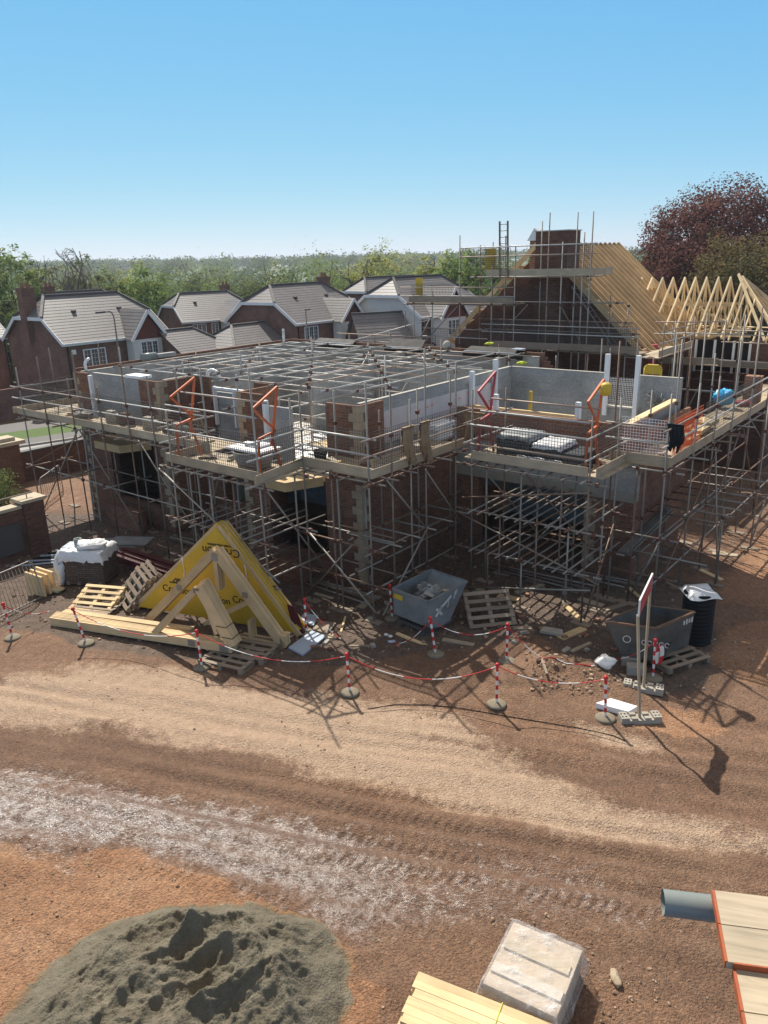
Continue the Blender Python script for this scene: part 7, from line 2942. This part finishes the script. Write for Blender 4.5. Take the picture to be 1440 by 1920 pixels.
# big trees on the right
tree_at('copper_beech', 1368, 336, 62, 150, 'large copper beech with dark red leaves filling the right skyline', leaf='leaf_copper', seed=22, nleaf=120000, lsize=.19, sig=.062, tone=.9, trunk=.16, zsq=.47, nl=9, bare=.06)
tree_at('thorn_tree', 1412, 418, 52, 105, 'green brown thorn tree in front of the copper beech at the right edge', leaf='leaf_thorn', seed=24, nleaf=40000, lsize=.17, sig=.085, trunk=.12, zsq=.5, bare=.08, droop=.6)
tree_at('thorn_tree', 1262, 470, 66, 62, 'lower mixed green and red tree left of the thorn tree, above the wing roof', leaf='leaf_thorn', seed=25, nleaf=7000, lsize=.26, sig=.11, trunk=.12, zsq=.5)
tree_at('round_tree', 1190, 484, 92, 34, 'small green tree seen through the gap between the main roof and the copper beech', leaf='leaf_green', seed=26, nleaf=3500, lsize=.36, sig=.13, trunk=.15, zsq=.5)
tree_at('round_tree', 1100, 492, 98, 60, 'low green tree behind the roof trusses, only its top in view', leaf='leaf_dark', seed=27, nleaf=3500, lsize=.4, sig=.13, trunk=.15, zsq=.5)


def shrub(base, h, r, label, n, seed, leaf='leaf_shrub', ls=.07, cat='shrub'):
    rs = np.random.RandomState(seed)
    t_ = thing('shrub', base, label, cat)
    V_, F_, C = [], [], []
    o = 0
    for k in range(46):
        a = rs.rand() * 6.283
        d = np.array([math.cos(a) * rs.uniform(.1, .7), math.sin(a) * rs.uniform(.1, .7), 1.0])
        d /= np.linalg.norm(d)
        p0 = np.array([rs.randn() * r * .35, rs.randn() * r * .35, 0])
        p1 = p0 + d * h * rs.uniform(.6, 1.05)
        V_.append(tube_np(p0, p1, .008, .004, 3))
        k3 = np.arange(3)
        F_.append(np.stack([k3, (k3 + 1) % 3, (k3 + 1) % 3 + 3, k3 + 3], 1) + o)
        o += 6
        f = rs.rand(n // 46, 1) ** .7
        C.append(p0 + (p1 - p0) * f + rs.randn(n // 46, 3) * r * .13)
    npmesh('stem', np.concatenate(V_), np.concatenate(F_), M['bark'], False, None, t_)
    c = np.concatenate(C)
    v_, q = leaf_quads(c, np.full(len(c), ls), rs, .4)
    npmesh('leaves', v_, q, M[leaf], False, {'tint': ('POINT', tints(len(c), rs))}, t_)
    return t_


p = W(-14.6, -3.0, 0)
p = at(20, 952, .0)
shrub(W(-15.2, -2.2, .5), 1.75, .8, 'pale feathery green shrub behind the boundary wall at the left edge', 3600, 81)
shrub(W(-15.9, -3.2, .4), 1.7, .7, 'second pale shrub behind the boundary wall, partly out of view on the left', 2600, 82)
shrub(W(3.55, 10.1, ZT - .9), .95, .25, 'small weedy plant growing at the far corner of the wing wall', 300, 83, 'leaf_green', .06, 'plant')
shrub(W(-34.2, 5.0, -.6), 2.0, 1.0, 'yellow flowering shrub by the nearest left house end wall', 1500, 84, 'leaf_yellow', .16)


# ------------------------------------------------------------------ far woodland, one mass
def wood_mass(name, spots, seed, label, leaf='leaf_far', nl_=150, twig=True):
    rs = np.random.RandomState(seed)
    LV, LT, TV, TF = [], [], [], []
    o = 0
    for (x, y, h, r, tint, bare) in spots:
        z = float(far_h(np.array([x]), np.array([y]))[0])
        ls = np.clip(y / 330., .4, 6)
        n = int(nl_ * (1 - .75 * bare))
        u = rs.randn(n, 3)
        u /= np.linalg.norm(u, axis=1)[:, None]
        rr = rs.rand(n) ** .45
        lob = 1 + .28 * np.sin(u[:, 0] * 5 + x) * np.sin(u[:, 2] * 4 + y) + .15 * np.sin(u[:, 1] * 7 + x)
        c = u * (rr * lob)[:, None] * np.array([r, r, h * .45]) + np.array([x, y, z + h * .57])
        LV.append((c, np.full(n, ls), u))
        tt = tints(n, rs, .85, 1.15)
        LT.append(tt * np.array([*(np.array(tint) * (.82 if y < 310 else .95)), 1]))
        if twig and bare > .3:
            for k in range(9):
                a = rs.rand() * 6.283
                p0 = np.array([x, y, z + h * .1 * k / 3])
                p1 = p0 + np.array([math.cos(a) * r * .7, math.sin(a) * r * .7, h * rs.uniform(.45, .7)])
                p1[2] = min(p1[2], z + h)
                TV.append(tube_np(p0, p1, .12 * ls ** .5, .05, 3))
                k3 = np.arange(3)
                TF.append(np.stack([k3, (k3 + 1) % 3, (k3 + 1) % 3 + 3, k3 + 3], 1) + o)
                o += 6
    c = np.concatenate([a[0] for a in LV])
    s_ = np.concatenate([a[1] for a in LV])
    v_, q = leaf_quads(c, s_, rs, .15, np.concatenate([a[2] for a in LV]))
    ob = npmesh(name, v_, q, M[leaf], False, {'tint': ('POINT', np.concatenate(LT))})
    tag(ob, label, 'woodland', kind='stuff')
    if TV:
        t2 = npmesh('bare_branches', np.concatenate(TV), np.concatenate(TF), M['bark_pale'], False, None, ob)
        t2['kind'] = 'stuff'
    return ob


rs = np.random.RandomState(3)
GREENS = [((1.0, 1.05, .9), 0), ((1.3, 1.3, .8), 0), ((.62, .75, .65), 0), ((1.65, 1.45, .8), .0), ((1.1, .85, .85), .6), ((1.0, .82, .88), .7), ((.55, .68, .55), .15), ((1.3, 1.45, .85), 0), ((.9, .8, .75), .4)]
sp = []
for k in range(400):
    y = rs.uniform(122, 300)
    x = rs.uniform(-.78, .72) * y
    tnt, br = GREENS[rs.randint(len(GREENS))]
    sp.append((x, y, rs.uniform(11.5, 16) * (1 if y < 220 else .95), rs.uniform(3.5, 6.0), tnt, br))
wood_mass('near_wood', sp, 61, 'mixed green and grey wood filling the valley behind the houses', nl_=520)
sp = []
for k in range(520):
    y = rs.uniform(320, 760)
    x = rs.uniform(-.75, .72) * y
    tnt, br = GREENS[rs.randint(len(GREENS))]
    sp.append((x, y, rs.uniform(11, 17), rs.uniform(6, 11), tuple(np.array(tnt) * .95), br * .5))
wood_mass('middle_wood', sp, 62, 'hazy wood on the rising ground beyond the valley', nl_=170, twig=False)
sp = []
for k in range(520):
    y = rs.uniform(780, 1500)
    x = rs.uniform(-.72, .7) * y
    sp.append((x, y, rs.uniform(9, 15) if y < 1250 else rs.uniform(11, 19), rs.uniform(9, 20), (.85, .9, .9), 0))
wood_mass('far_wood', sp, 63, 'faint blue green wooded ridge along the horizon', nl_=120, twig=False)

# ------------------------------------------------------------------ the air
hzm = bpy.data.materials.new('air')
hzm.use_nodes = True
nt_ = hzm.node_tree
nt_.nodes.remove(nt_.nodes['Principled BSDF'])
pv = nt_.nodes.new('ShaderNodeVolumePrincipled')
pv.inputs['Color'].default_value = (.80, .88, 1.0, 1)
pv.inputs['Density'].default_value = HAZE_D = .0003
pv.inputs['Anisotropy'].default_value = .25
nt_.links.new(pv.outputs[0], nt_.nodes['Material Output'].inputs['Volume'])
if HAZE_ON:
    mb = MB()
    mb.box((-3300, -60, -75), Vector((6600, 0, 0)), Vector((0, 4500, 0)), ZV * 118)
    tag(mb.build('haze', hzm), kind='stuff')
